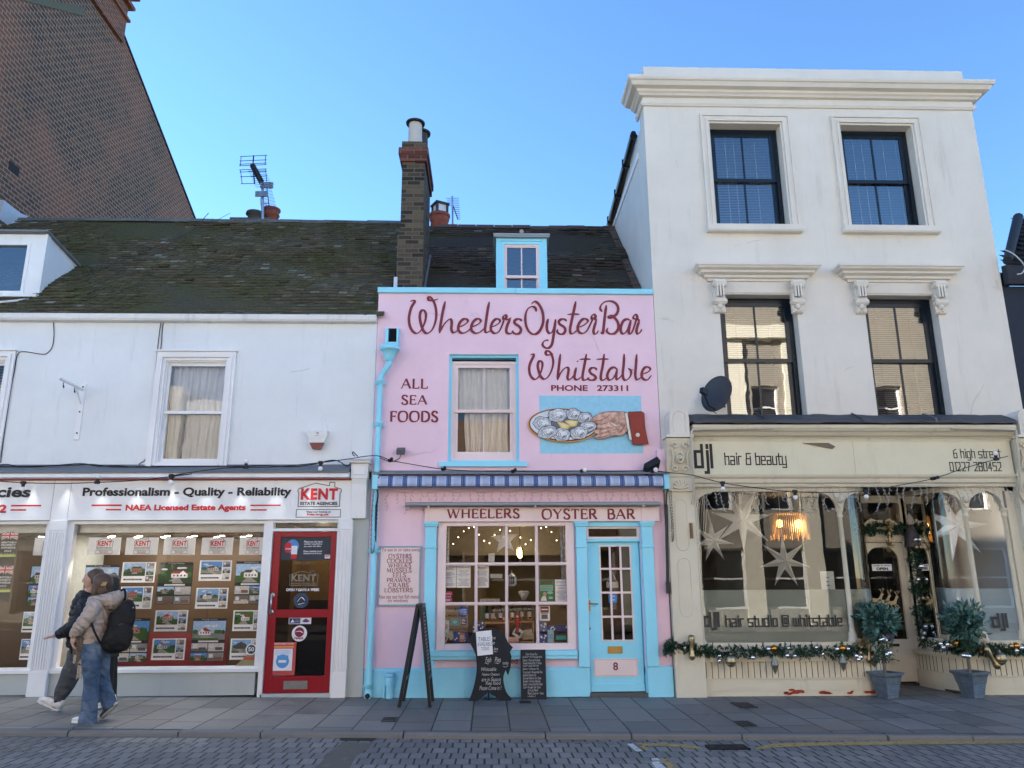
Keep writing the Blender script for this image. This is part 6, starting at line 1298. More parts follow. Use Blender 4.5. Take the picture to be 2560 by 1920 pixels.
opposite('opposite_bank', 'tan house with pale pilasters mirrored in the salon window', 4.8, 13.2, 10.4, TNS, YS, 4, True)
opposite('opposite_house', 'tan brick house across the street mirrored in first floor panes', 13.4, 23, 11.0, TNS, None, 4, True)
opposite('opposite_cottage', 'plain cream house across the street beyond the cafe', -21, -10.7, 8.2, YS, None, 4)
m = MB(); p, q = zs(880,450,-.14), zs(1080,485,-.14); m.prism([(p[0],p[1]),(q[0]-.1,p[1]),(q[0],q[1]+.03),(q[0]-.05,q[1]),(q[0]-.3,q[1]+.05)], -.145, -.13); m.build('loose_board', render_mat('rotten_wood', (.16,.13,.10), amt=1.), SB)
o = bpy.data.objects['opposite_cafe']; m = MB(); m.box(-10.4, -3.3, -15.19, -15.05, 0, 2.6); m.build('added_front', flat((.04,.02,.02), .5, name='maroon_cover'), o)  # unseen dark front added to dim the reflection in the shop glass
mb = MB(); mb.box(-9.9, -5.2, -15.19, -15.10, 2.62, 3.15, 0); text(mb, 'COSTA', -8.6, -6.7, 2.70, 3.07, -15.095, 1, bold=.03, flip=True)
mb2 = mb.build('opposite_sign', [flat((.12,.03,.03), .6, name='maroon_fascia'), flat((.8,.78,.7), .6, name='cream_letter')]); tag(mb2, 'dark fascia with cream capitals across the street, mirrored in the estate window', 'sign')

# ================================================================== ROOFTOP THINGS
def yagi(mb, a, b, n, l0, l1, r=.006):
    a, b = Vector(a), Vector(b); mb.tube([a, b], r*1.8, 6); d = (b-a).normalized(); s = Vector((1,0,0)); s = (s-d*s.dot(d)).normalized()
    for i in range(n):
        p = a.lerp(b, (i+.5)/n); l = l0+(l1-l0)*i/n; mb.tube([p-s*l, p+s*l], r*.7, 4)
aY = 3.9; ar = zoom(560, 370, .12057)
def A3(x, y, Y=aY): p = ar(x, y, Y); return (p[0], Y, p[1])
AE = thing('tv_aerial', 'tall cluster of television aerials on a mast behind the mossy ridge', 'aerial', A3(800, 1540))
m = MB(); m.tube([(A3(800,1700)), A3(800,780)], .03, 8); m.tube([A3(800,1090), A3(835,1150), A3(920,1150)], .012, 5); m.build('mast', flat((.35,.38,.45), .4, .7, name='galvanised'), AE)
DK = flat((.035,.045,.07), .5, .3, name='dark_metal')
m = MB()
for a, b in (((335,178),(895,152)),((325,270),(888,246)),((318,337),(885,312)),((314,370),(878,345)),((355,178),(340,370)),((862,152),(852,345)),((316,455),(885,433)),((325,500),(890,480)),((335,598),(900,577)),((350,742),(640,735)),((343,455),(375,742)),((862,433),(885,700))): m.tube([A3(*a), A3(*b)], .008, 5)
m.tube([A3(615,155), A3(600,345)], .016, 6); m.tube([A3(600,380), A3(635,742)], .016, 6); m.build('reflector_grid', DK, AE)
m = MB(); pts = [A3(570,335,3.9), A3(610,400,3.85), A3(680,520,3.8), A3(740,640,3.8), A3(770,760,3.85)]; m.tube(pts, .02, 6)
for i in range(9):
    t = i/8; p = A3(595+t*180, 370+t*330, 3.85); m.obox(p, (.045,0,.01), (0,.03,0), (.0,0,.035)); 
for i in range(9): t = i/8; p = A3(600+t*150, 480+t*330, 3.8); m.tube([(p[0]-.10,p[1],p[2]),(p[0]+.26,p[1],p[2]+.03)], .005, 4)
m.build('boom', flat((.015,.015,.018), .6, name='black_plastic'), AE)
m = MB(); yagi(m, A3(890,840), A3(945,1290), 15, .10, .16, .006); m.build('yagi_boom', DK, AE)
m = MB()
for (x0, y0, x1, y1) in ((760,715,1015,830), (655,900,905,1005)):
    a, b = A3(x0, y0, 3.82), A3(x1, y1, 3.82); frame(m, a[0], b[0], b[2], a[2], .035, 3.80, 3.84); c = (a[0]+b[0])/2; m.box(c-.05, c+.05, 3.80, 3.84, b[2]+.036, a[2]-.036)
    zz = (a[2]+b[2])/2; m.box(a[0]+.036, c-.051, 3.80, 3.84, zz-.015, zz+.015); m.box(c+.051, b[0]-.036, 3.80, 3.84, zz-.015, zz+.015)
m.build('log_frame', flat((.20,.23,.28), .4, .6, name='grey_metal'), AE)
m = MB(); m.tube(smooth([A3(760,1030), A3(755,1100), A3(780,1300), A3(785,1540)], 4), .006, 4); m.tube([A3(880,1140), A3(835,1400)], .005, 4); m.build('aerial_cable', CABLE, AE)
cs2 = zoom(480, 240, .32550)
RS = thing('low_chimney', 'low brick chimney just showing behind the mossy ridge under the aerials', 'chimney', (cs2(470,970,4.6)[0], 4.8, 7.6))
a, b = cs2(300, 935, 4.6), cs2(600, 975, 4.6); m = MB(); m.box(a[0]+.03, b[0]-.02, 4.62, 5.6, 6.5, a[1]-.06, 0); m.box(a[0]-.02, b[0]+.03, 4.57, 5.65, a[1]-.06, a[1], 1); m.build('stack', [BRICK_STACK, flat((.10,.10,.085), .9, name='mortar_cap')], RS)
p = cs2(487, 905, 5.0); m = MB(); m.lathe([(.17, -.3), (.16, -.02), (.21, 0), (.20, .05), (.12, .08), (.001, .085)], (p[0], 5.0, p[1]-.03), 18); m.build('chimney_pot', flat((.05,.05,.048), .7, name='dark_pot'), RS)
p0, p1 = cs2(612, 872, 5.3), cs2(612, 975, 5.3); m = MB(); h_ = p0[1]-p1[1]; m.lathe([(.17, -h_-.6), (.165, -.18), (.19, -.17), (.19, -.14), (.165, -.12), (.175, -.05), (.205, -.04), (.205, .0), (.15, .0), (.14,-.2)], (p0[0], 5.3, p0[1]), 20); m.build('chimney_pot', TERRA, RS)
p0, p1 = cs2(1895, 915, 4.0), cs2(1900, 985, 4.0)
CP = thing('cowled_chimney_pot', 'terracotta pot under a square pale cowl beside the tall stack', 'chimney pot', (p1[0], 4.0, p1[1]))
m = MB(); h_ = p0[1]-p1[1]; m.lathe([(.20, -.5), (.19, .05), (.21, .08), (.21, .14), (.18, .17), (.20, h_*.6), (.23, h_*.75), (.23, h_), (.15, h_)], (p1[0], 4.0, p1[1]), 20); m.build('pot', TERRA, CP)
a, b = cs2(1848, 832, 4.0), cs2(1960, 915, 4.0); m = MB(); w_ = (b[0]-a[0])*.37; cx_ = (a[0]+b[0])/2; ax = Vector((math.cos(.5), math.sin(.5), 0)); ay = Vector((-math.sin(.5), math.cos(.5), 0)); zc = (a[1]+b[1])/2; hh = (a[1]-b[1])/2-.02
m.obox((cx_, 4.0, zc), ax*w_*.92, ay*w_*.92, (0,0,hh*.9), 1)
for s in (1,-1):
    for t in (1,-1): m.obox(Vector((cx_,4.0,zc))+ax*w_*s+ay*w_*t, ax*.022, ay*.022, (0,0,hh), 0)
m.obox((cx_,4.0,zc+hh), ax*(w_+.04), ay*(w_+.04), (0,0,.02), 0); m.obox((cx_,4.0,zc-hh), ax*(w_+.02), ay*(w_+.02), (0,0,.02), 0)
m.build('cowl', [flat((.02,.02,.022), .5, name='black_cowl_metal'), flat((.55,.58,.62), .4, name='pale_cowl')], CP)
def A4(x, y, Y=4.2): p = cs2(x, y, Y); return (p[0], Y, p[1])
A2 = thing('tv_aerial', 'small slim television aerial beside the terracotta pot and cowl', 'aerial', A4(2003, 1000))
m = MB(); m.tube([A4(2003, 1030), A4(2000, 770)], .022, 6); m.build('mast', flat((.35,.38,.45), .4, .7, name='galvanised'), A2)
m = MB(); a, b = Vector(A4(2005,840,4.3)), Vector(A4(2042,948,3.6)); m.tube([a, b], .012, 5)
for i in range(12): t = i/11; m.tube([A4(1998+(40 if i > 4 else 0)*t-45*(1-t), 785+160*t, 4.2), A4(2050+12*t, 785+160*t, 4.2)], .006, 4)
m.build('boom', DK, A2)
cs3 = zoom(480, 240, .32550); p, q = cs3(1553, 1398, .2), cs3(1578, 1455, .2); m = MB(); m.box(p[0], q[0], .15, .2, 5.9, p[1]); tag(m.build('vent_stub', flat((.5,.55,.6), .5, name='pale_metal')), 'short pale metal stub behind the blue coping at the chimney foot', 'pipe')
m = MB()
for a, b in (((2212-600,1659),(2212,1080)),): 
    p, q = zdm(1520, 1659, .1), zdm(2212, 1085, .9); r_ = cs2(270, 985, 3.1)
    m.tube([(p[0], .0, roofz(.0)+.06), (q[0], .95, roofz(.95)+.06), (r_[0], 3.2, 8.78)], .005, 4)
p, r_ = cs2(0, 1040, 2.6), cs2(120, 975, 3.2); m.tube([(p[0]-1.6, .0, roofz(0)+.05), (p[0], 2.6, roofz(2.6)+.05), (r_[0], 3.2, 8.78)], .007, 4)
tag(m.build('roof_cable', flat((.05,.05,.047), .7, name='grey_cable')), 'two thin aerial cables lying across the mossy roof', 'cable')
# satellite dish
p = zs(370, 162, -.32); SD = thing('satellite_dish', 'dark grey satellite dish on the cream wall above the pink corner', 'satellite dish', (p[0], -.1, p[1]))
nd = Vector((-.72, -.62, .30)).normalized(); u_ = nd.cross(Vector((0,0,1))).normalized(); v_ = u_.cross(nd).normalized(); c = Vector((p[0]+.02, -.30, p[1])); R1 = .275
m = MB(); vs, fs = [], []; nr, na = 6, 28
for i in range(nr+1):
    r = R1*i/nr
    for j in range(na): t = 2*math.pi*j/na; vs.append(c+u_*r*math.cos(t)*.92+v_*r*math.sin(t)*1.05+nd*(r*r/R1*.20))
for i in range(nr):
    for j in range(na): fs.append((i*na+j, i*na+(j+1) % na, (i+1)*na+(j+1) % na, (i+1)*na+j))
m.add(vs, fs, 0, True); m.tube([c+u_*R1*math.cos(2*math.pi*j/na)*.92+v_*R1*math.sin(2*math.pi*j/na)*1.05+nd*R1*.2 for j in range(na+1)], .008, 5)
do2 = m.build('dish', flat((.030,.034,.040), .45, name='dish_grey'), SD)
m = MB(); f_ = c+nd*.36-v_*.12; m.tube([c-v_*R1*.9+nd*.02, c-v_*R1*1.0+nd*.2, f_-v_*.03], .012, 6); m.obox(f_, nd*.06, u_*.03, v_*.04); m.tube(smooth([f_-v_*.05, f_-v_*.16-nd*.02, f_-v_*.20-nd*.10, c-v_*R1*1.1], 5), .006, 5); m.build('feed_arm', BLACK, SD)
m = MB(); m.tube([c-nd*.01, c-nd*.08+Vector((0,.05,0)), (c.x+.12, -.02, c.z-.03)], .022, 6); m.box(c.x+.06, c.x+.18, -.03, -.001, c.z-.12, c.z+.06); m.build('wall_bracket', BLACK, SD)

# ================================================================== FESTOON LIGHTS
def fest():
    F = thing('festoon_lights', 'long black festoon cable with white bulbs strung across all three shops', 'string lights', (0, -.3, 3))
    Y = -.32
    z1 = zoom(0, 1180, .217); za_ = zoom(380, 780, .27125)
    pts = [(*z1(-200,80,Y),), z1(0,105,Y), z1(270,124,Y), z1(700,132,Y), z1(1120,120,Y), z1(1560,98,Y), z1(1980,52,Y), z1(2212,22,Y), za_(180,1508,Y), za_(650,1440,Y), za_(1100,1428,Y), za_(1555,1388,Y), za_(1840,1350,Y), za_(1950,1332,Y), za_(2080,1325,Y), za_(2195,1366,Y), zv(135,1330,Y), zv(300,1360,Y), zv(525,1395,Y), zv(760,1408,Y), zv(1040,1410,Y), zv(1300,1412,Y), zv(1550,1408,Y), zv(1800,1412,Y), zv(2070,1405,Y), zs(60,628,Y), zs(200,640,Y), zs(400,690,Y), zs(620,722,Y), zs(835,745,Y), zs(1050,748,Y), zs(1260,738,Y), zs(1460,705,Y), zs(1665,665,Y), zs(1860,600,Y), zs(2045,548,Y), zs(2115,530,Y)]
    m = MB(); m.tube([(p[0], Y, p[1]) for p in smooth(pts, 3)], .0065, 6); m.build('cable', CABLE, F)
    bl = [(z1(270,124,Y),-1), (z1(1120,120,Y),1), (z1(1980,55,Y),-1), (za_(180,1508,Y),-1), (za_(865,1432,Y),1), (za_(1555,1388,Y),-1), (zv(135,1330,Y),0), (zv(525,1395,Y),0), (zv(1040,1410,Y),0), (zv(1550,1408,Y),2), (zv(2070,1410,Y),2), (zs(400,690,Y),-1), (zs(835,742,Y),-1), (zs(1260,738,Y),-1), (zs(1665,665,Y),0), (zs(2045,548,Y),1)]
    GLB = flat((.80,.80,.78), .25, name='opal_bulb')
    for p, s in bl:
        m = MB(); d = Vector((0, 0, s)) if s in (1,-1) else Vector((.3, -.9, .1)).normalized(); b = Vector((p[0], Y, p[1]))
        m.tube([b-d*.02, b+d*.055], [.026,.022], 10); m.obox(b, (.032,0,0), (0,.02,0), (0,0,.018)); h = m.build('lamp_holder', CABLE, F)
        if s != 0 or True:
            m = MB(); m.ball(b+d*.085, .034 if s else .026, 12); m.build('bulb', GLB if s else BLACK, h)
fest()
def icicles(name, x0, x1, z, y, label, n, drop, col, r=.004):
    m = MB(); pts = [(x0+(x1-x0)*i/60, y, z+.012*math.sin(i*1.1)) for i in range(61)]; m.tube(pts, r, 4, 0, False)
    for i in range(n):
        x = x0+(x1-x0)*(i+.5)/n; d = drop*rnd.uniform(.25, 1); q = [Vector((x, y, z))]
        while d > 0: s = .05; q.append(q[-1]+Vector((rnd.uniform(-.028,.028), rnd.uniform(-.012,.012), -s))); d -= s
        m.tube(smooth([tuple(a) for a in q], 2) if len(q) > 2 else q, r, 4, 0, False)
        for a in q[1:]: m.tube([a, a+Vector((rnd.choice((-1,1))*.03, -.006, -.022))], r*1.3, 4)
    return tag(m.build(name, col), label, 'string lights')
icicles('icicle_lights', -1.5, 2.45, 2.80, -.05, 'unlit curtain of thin icicle light wires hanging under the striped awning', 34, .34, flat((.38,.24,.25), .6, name='rosy_wire'), .003)
icicles('icicle_lights', 3.0, 7.78, 2.86, -.14, 'unlit icicle light wires hanging along the salon lintel', 44, .36, flat((.45,.42,.38), .6, name='pale_wire'), .0035)

g_ = G(1050, 1845, RZ); m = MB(); [m.leaf((g_[0]+.05*k, g_[1]+.01*k, rz(0)+.012), .13, .06, 0, up=(1,.2,.12), r=random.Random(k)) for k in range(2)]
tag(m.build('fallen_leaf', flat((.42,.25,.05), .7, name='yellow_leaf')), 'yellow fallen leaf in the gutter before the fish blackboard', 'leaf')
# ================================================================== CUT-OUT PAINTED SIGN (hand with a plate of oysters)
OS = thing('oyster_plate_sign', 'painted cut out board of a hand holding a plate of oysters', 'sign', (*[zv(1550,1080)[0]], -.05, zv(1550,1200)[1]))
W2_ = lambda x, y, Y: zv(x, y, Y)
def ell(cx, cy, rx, ry, n=48, tilt=0., wob=0., seed=0, Y=-.03):
    out = []
    for i in range(n):
        a = 2*math.pi*i/n; k = 1+wob*(math.sin(a*5+seed)+.6*math.sin(a*9+seed*2.1)); x, y = rx*math.cos(a)*k, ry*math.sin(a)*k
        out.append(W2_(cx+x*math.cos(tilt)-y*math.sin(tilt), cy+x*math.sin(tilt)+y*math.cos(tilt), Y))
    return out
Yp = -.04
GLD = flat((.52,.30,.06), .5, name='gilt_paint'); RIM = flat((.20,.03,.02), .5, name='rim_red'); PLT = flat((.66,.69,.72), .6, name='plate_white'); GRY = flat((.14,.15,.17), .7, name='shadow_grey_paint'); SHL = flat((.50,.54,.58), .6, name='shell_grey', var=.3, sc=30); PRL = flat((.74,.76,.78), .5, name='pearl_paint', var=.15, sc=40); LEM = flat((.68,.46,.12), .5, name='lemon_paint')
m = MB(); m.prism(ell(1409,1072,260,126,56,.05,0,0,Yp), Yp, -.012, 0); m.poly(ell(1409,1070,253,120,56,.05,0,0,Yp), Yp-.001, 1); m.poly(ell(1409,1068,243,111,56,.05,0,0,Yp), Yp-.002, 2)
m.poly(ell(1440,1075,205,85,40,.05,0,0,Yp), Yp-.0025, 3); m.build('plate', [GLD, RIM, PLT, GRY], OS)
ys = Yp-.004; Y = ys
for i, (cx, cy, rx, ry, t) in enumerate(((1258,1060,66,50,.2),(1368,998,70,48,-.1),(1485,990,52,42,.1),(1570,1018,52,40,-.3),(1592,1080,62,36,-.1),(1525,1128,64,46,-.15),(1398,1140,62,48,.1),(1295,1122,72,44,-.25))):
    m = MB(); m.poly(ell(cx,cy,rx+4,ry+4,36,t,.055,i*1.7,Y), Y-.0006*i, 0); m.poly(ell(cx,cy,rx,ry,36,t,.055,i*1.7,Y), Y-.0006*i-.0005, 1); m.poly(ell(cx+4,cy+2,rx*.66,ry*.62,28,t,.08,i,Y), Y-.0006*i-.001, 2)
    for k in range(3): m.stroke(ell(cx+3*k,cy,rx*(.62-.17*k),ry*(.6-.17*k),12,t,.1,i+k,Y)[:9], .010, Y-.0006*i-.0015-.0004*k, 3 if k != 1 else 0)
    m.build('oyster', [INK, SHL, PRL, GRY], OS)
for pts in ([(1362,1045),(1412,1052),(1470,1078),(1440,1102),(1395,1095)], [(1420,1040),(1455,1032),(1522,1040),(1505,1078),(1462,1085)]):
    m = MB(); m.poly([W2_(*p, Y) for p in pts], Y-.007, 0); cx = sum(p[0] for p in pts)/5; cy = sum(p[1] for p in pts)/5
    m.poly([W2_(cx+(p[0]-cx)*.72, cy+(p[1]-cy)*.72, Y) for p in pts], Y-.0075, 1); [m.line([W2_(cx, cy, Y), W2_(cx+(p[0]-cx)*.75, cy+(p[1]-cy)*.75, Y)], .006, Y-.008, 2) for p in pts]
    m.build('lemon_wedge', [LEM, flat((.75,.62,.28), .5, name='lemon_flesh'), flat((.78,.72,.55), .5, name='lemon_pith')], OS)
SKN = flat((.60,.36,.27), .7, name='painted_skin', var=.35, sc=16); SKD = flat((.17,.055,.035), .7, name='painted_skin_shade'); SKL = flat((.76,.58,.50), .7, name='painted_skin_light', var=.15)
hand = smooth([(1612,1036),(1640,1008),(1690,980),(1760,968),(1825,972),(1880,984),(1898,1092),(1872,1122),(1838,1148),(1790,1146),(1742,1160),(1690,1172),(1642,1168),(1648,1148),(1664,1138),(1634,1126),(1640,1108),(1664,1100),(1652,1082),(1666,1064),(1640,1050),(1604,1046),(1612,1036)], 4)
m = MB(); m.prism([W2_(*p, Y) for p in hand[:-1]], Yp-.010, Yp-.001, 0); yy = Yp-.012
for s in ([(1665,1138),(1700,1132),(1745,1118)],[(1664,1100),(1705,1098),(1750,1085)],[(1666,1064),(1700,1062),(1740,1050)],[(1642,1168),(1700,1158),(1760,1140)],[(1612,1040),(1660,1040),(1720,1020),(1745,1000)],[(1800,1145),(1840,1110),(1870,1060)]): m.stroke([W2_(*p, Y) for p in s], .014, yy, 1)
for s in ([(1690,1000),(1750,985),(1810,990)],[(1760,1050),(1800,1075),(1830,1060)],[(1680,1082),(1730,1075),(1770,1080)],[(1690,1118),(1740,1108)],[(1770,1120),(1810,1110)]): m.stroke([W2_(*p, Y) for p in s], .022, yy-.001, 2)
m.line([W2_(*p, Y) for p in hand], .006, yy-.002, 1); m.build('hand', [SKN, SKD, SKL], OS)
m = MB(); m.prism([W2_(*p, Y) for p in ((1862,984),(1888,980),(1918,1182),(1896,1180))], Yp-.014, Yp-.001, 0); m.line([W2_(*p, Y) for p in ((1862,984),(1896,1180),(1918,1182))], .006, Yp-.016, 1); m.build('cuff', [flat((.76,.72,.62), .6, name='cuff_white'), INK], OS)
m = MB(); slv = [(1886,975),(1985,971),(2005,984),(2010,1080),(2036,1210),(1922,1216)]; m.prism([W2_(*p, Y) for p in slv], Yp-.02, Yp-.001, 0); m.line([W2_(*p, Y) for p in slv+slv[:1]], .007, Yp-.0215, 2); p = W2_(1958,1143,Y); m.disc(p[0], p[1], .03, .03, Yp-.022, 16, 1); m.disc(p[0], p[1], .018, .018, Yp-.023, 14, 2); m.disc(p[0], p[1], .014, .014, Yp-.024, 14, 1); m.build('sleeve', [flat((.27,.035,.022), .6, name='sleeve_red'), flat((.75,.72,.62), .6, name='button_white'), INK], OS)

# ================================================================== BOARDS ON THE PAVEMENT
# fish-shaped blackboard
fy = -.30; fbz = gz(0); FB = thing('fish_blackboard', 'black chalkboard shaped like a fish with a paper note pinned to it', 'chalkboard', (.0, fy, fbz))
zo_f = lambda x, y: zo(x, y, fy)
fout = smooth([(380,1592),(402,1540),(430,1440),(445,1340),(442,1250),(432,1190),(405,1140),(385,1092),(396,1050),(430,1018),(500,985),(580,980),(640,1005),(690,1060),(712,1105)],4)+[(752,1145),(728,1185),(742,1225),(736,1255),(735,1310),(712,1385)]+smooth([(690,1340),(672,1400),(680,1470),(700,1530),(742,1580)],4)+[(735,1596),(640,1598),(600,1560),(572,1548),(548,1520),(520,1548),(496,1566),(440,1604),(384,1604)]
m = MB(); m.prism([zo_f(*p) for p in fout], fy, fy+.02); m.build('board', BLACKBOARD, FB)
m = MB(); p = zo_f(548, 1560); m.prismx([(fy+.02, fbz), (fy+.26, fbz), (fy+.02, fbz+.55)], p[0]-.01, p[0]+.01); m.build('rear_strut', BLACK, FB)
cm = MB(); yc = fy-.002
for s, a, b in (('Fish   Pies',(520,1228),(650,1272)),('today',(666,1265),(718,1298)),('Whitstable',(484,1315),(612,1345)),('Native Oysters',(490,1362),(640,1392)),('are in Season',(488,1400),(650,1432)),('Rea food',(522,1434),(650,1462)),('Please Come in !',(470,1472),(655,1506)),('be',(570,1050),(606,1078)),('e',(580,1100),(600,1120)),('les',(590,1145),(626,1170))): tx(cm, s, lambda x, y, Y: zo(x, y, Y), a, b, yc, 0, shear=.25)
for q in ([(512,1284),(525,1276),(540,1286),(552,1278)], [(598,1284),(612,1276),(626,1284),(640,1276)], [(588,1178),(606,1184),(626,1180)], [(668,1306),(690,1312),(712,1300)]): cm.stroke([zo(*p, yc) for p in q], .008, yc, 0)
cm.build('chalk_writing', CHALK, FB)
NP = MB(); p4 = [zo(x, y, fy-.012) for x, y in ((438,1013),(571,1000),(584,1203),(452,1218))]; NP.prism([p4[3], p4[2], p4[1], p4[0]], fy-.014, fy-.011, 0)
for s, a, b in (('TABLES',(460,1058),(564,1092)),('AVAILABLE',(452,1100),(576,1134)),('TODAY.',(484,1142),(556,1170))): tx(NP, s, zo, a, b, fy-.0155, 1, rot=.05)
tag(NP.build('paper_note', [PAPER, flat((.10,.14,.28), .7, name='biro')]), 'white sheet of paper with handwritten capitals taped to the fish blackboard', 'notice')
# narrow blackboard
sy = -.17; a = zo(816, 1165, sy+.06); b = zo(1036, 1588, sy); SBd = thing('menu_blackboard', 'narrow upright blackboard with a long chalk menu leaning under the window', 'chalkboard', ((a[0]+b[0])/2, sy, b[1]))
x0, x1, zt_, zb2 = a[0], b[0], a[1], gz(.6)
m = MB(); m.add([(x0,sy-.03,zb2),(x1,sy-.03,zb2),(x1,sy+.04,zt_),(x0,sy+.04,zt_),(x0,sy-.012,zb2),(x1,sy-.012,zb2),(x1,sy+.058,zt_),(x0,sy+.058,zt_)], [(0,1,2,3),(4,5,6,7),(0,1,5,4),(2,3,7,6),(1,2,6,5),(0,3,7,4)]); m.build('board', BLACKBOARD, SBd)
cm = MB(); lines = ('Crab + Prawn Tart','Seafood + Pork Sausage Rolls','Salmon + Broccoli Roulade','Smoked Haddock Mac + Cheese','Small + Large Fish Pies','Salmon + Asparagus Flan','Trout Leek + Horseradish Flan','Smoked Haddock Flan','Curried Haddock Fish Cakes','Smoked + Salmon Fishcakes','Salmon + Sweet Chilli Fish Cakes','Cod + Pancetta Fish Cakes','And Lots More!','Please Come in + Have','a look ;-)')
for i, s in enumerate(lines):
    zz = zt_-.06-(zt_-zb2-.09)*i/14.2; w_ = min(.9, len(s)/31); xa = x0+.03 if i else x0+.07; xb = xa+(x1-x0-.05)*w_
    if i > 11: xa, xb = x0+.09, x0+.09+(x1-x0-.12)*min(1, len(s)/22)
    yy = sy-.03+.07*(zz-zb2)/(zt_-zb2)-.004; text(cm, s, xa, xb, zz-.013, zz+.019, yy, 0, shear=.2)
cm.build('chalk_writing', CHALK, SBd)
# A-board seen edge on
zz5 = lambda x, y: (880+x*.36778, 1160+y*.36778)
g1, g2, g3, g4 = (G(*zz5(320,1655), gz(-1)), G(*zz5(338,1615), gz(-1)), G(*zz5(533,1648), gz(-.8)), G(*zz5(550,1610), gz(-.8)))
AB = thing('a_board', 'black folding A board seen edge on beside the pink wall', 'a-board', ((g1[0]+g3[0])/2, g1[1], gz(-.9)))
tY0, tY1 = g1[1]+.03, g2[1]+.03
tp0 = zn(455, 955, tY0); topx, topz = tp0[0]+.005, tp0[1]
y0, y1 = g1[1]+.0, min(g2[1], g1[1]+.42)+.08
for gx_, nm in ((g1[0], 'left'), (g3[0], 'right')):
    m = MB(); sgn = -1 if nm == 'left' else 1; b = Vector((gx_, 0, gz(gx_))); t = Vector((topx+sgn*.02, 0, topz)); d = (t-b)
    n_ = Vector((-d.z, 0, d.x)).normalized()*.014
    for yy in (y0, y1): m.obox(b+d*.5+Vector((0,yy,0)), d*.5, (0,.022,0), n_*1.5)
    m.obox(b+d*.64+Vector((0,(y0+y1)/2,0)), d*.36, (0,(y1-y0)/2-.02,0), n_*.8, 1)
    for f in (.27, .985): m.obox(b+d*f+Vector((0,(y0+y1)/2,0)), d*.018, (0,(y1-y0)/2+.02,0), n_*1.45)
    pn = m.build('panel', [BLACK, BLACKBOARD], AB)
    if sgn > 0:
        cm = MB()
        for i in range(16):
            c = b+d*(.34+.6*i/16)-n_*-1.3+Vector((0,(y0+y1)/2,0)); c = b+d*(.34+.6*i/16)+Vector((0,(y0+y1)/2,0)) - n_*(1.0)
            for k in range(5): cm.obox(c+Vector((0,-.13+.06*k+rnd.uniform(-.01,.01),0)), d.normalized()*.008, (0,.018,0), n_*.02)
        cm.build('chalk_writing', CHALK, pn)

# ================================================================== THINGS IN THE ESTATE AGENT'S WINDOWS
zk = zoom(150, 1280, .27727); EY = .13
SKY = [(.10,.28,.62), (.22,.42,.72), (.35,.52,.75)]; GRN = [(.035,.10,.018), (.05,.14,.025), (.025,.06,.02)]; HOUSE = [(.45,.40,.34), (.70,.70,.68), (.34,.16,.11), (.28,.24,.20)]; ROOF = [(.07,.055,.05), (.32,.045,.03), (.10,.07,.055)]; GREYS = [(.25,.25,.26), (.45,.44,.42), (.16,.13,.11), (.55,.53,.5)]
def picture(mb, x0, x1, z0, z1, y, r, sky=None, house=None, roof=None, drive=False, mats=None):
    """a printed photograph: sky, cloud, trees, a house and its lawn, as flat shapes"""
    w, h = x1-x0, z1-z0; hz = z0+h*r.uniform(.34,.46)
    def M(c): 
        if c not in mats: mats.append(c)
        return mats.index(c)
    mb.sheet(x0, x1, hz, z1, y, M(sky or r.choice(SKY))); 
    for k in range(3): mb.disc(x0+w*r.uniform(.15,.85), hz+h*r.uniform(.28,.5), w*r.uniform(.08,.14), h*.05, y-.0004-.0001*k, 10, M((.62,.68,.76)))
    mb.sheet(x0, x1, z0, hz, y, M((.22,.22,.22) if drive else r.choice(GRN)))
    for k in range(7):
        cx = x0+w*r.choice((r.uniform(.05,.3), r.uniform(.7,.95))); rr = w*r.uniform(.05,.10); rr = min(rr, cx-x0, x1-cx); mb.disc(cx, hz+rr*.5, rr, rr*r.uniform(.8,1.1), y-.0008-.0001*k, 9, M(r.choice(GRN)))
    a = x0+w*r.uniform(.12,.38); b = a+w*r.uniform(.34,.56); t = hz+h*r.uniform(.06,.24); hc = house or r.choice(HOUSE); rc = roof or r.choice(ROOF)
    mb.sheet(a, b, hz-h*.10, t, y-.0016, M(hc)); mb.poly([(a-w*.03,t),(b+w*.03,t),((a+b)/2,t+h*.22)] if r.random() < .45 else [(a-w*.03,t),(b+w*.03,t),(b-w*.07,t+h*.15),(a+w*.06,t+h*.15)], y-.0018, M(rc))
    if r.random() < .6: g0 = a+(b-a)*r.choice((.05,.5)); mb.poly([(g0,hz-h*.10),(g0+(b-a)*.42,hz-h*.10),(g0+(b-a)*.42,t),(g0+(b-a)*.21,t+h*.16),(g0,t)], y-.0019, M(tuple(min(1,c*1.25) for c in hc)))
    if r.random() < .5: mb.sheet(x0, x0+w*r.uniform(.3,.8), z0, z0+h*r.uniform(.08,.16), y-.0014, M(r.choice(GRN)))
    for k in range(4): xx = a+(b-a)*(.12+.22*k); mb.sheet(xx, xx+(b-a)*.10, hz-h*.03, hz+h*.07, y-.002, M((.06,.07,.09)))
    mb.poly([(a+w*.1,hz-h*.10),(a+w*.25,hz-h*.10),(x0+w*.75,z0),(x0+w*.2,z0)], y-.0012, M((.33,.31,.28)))
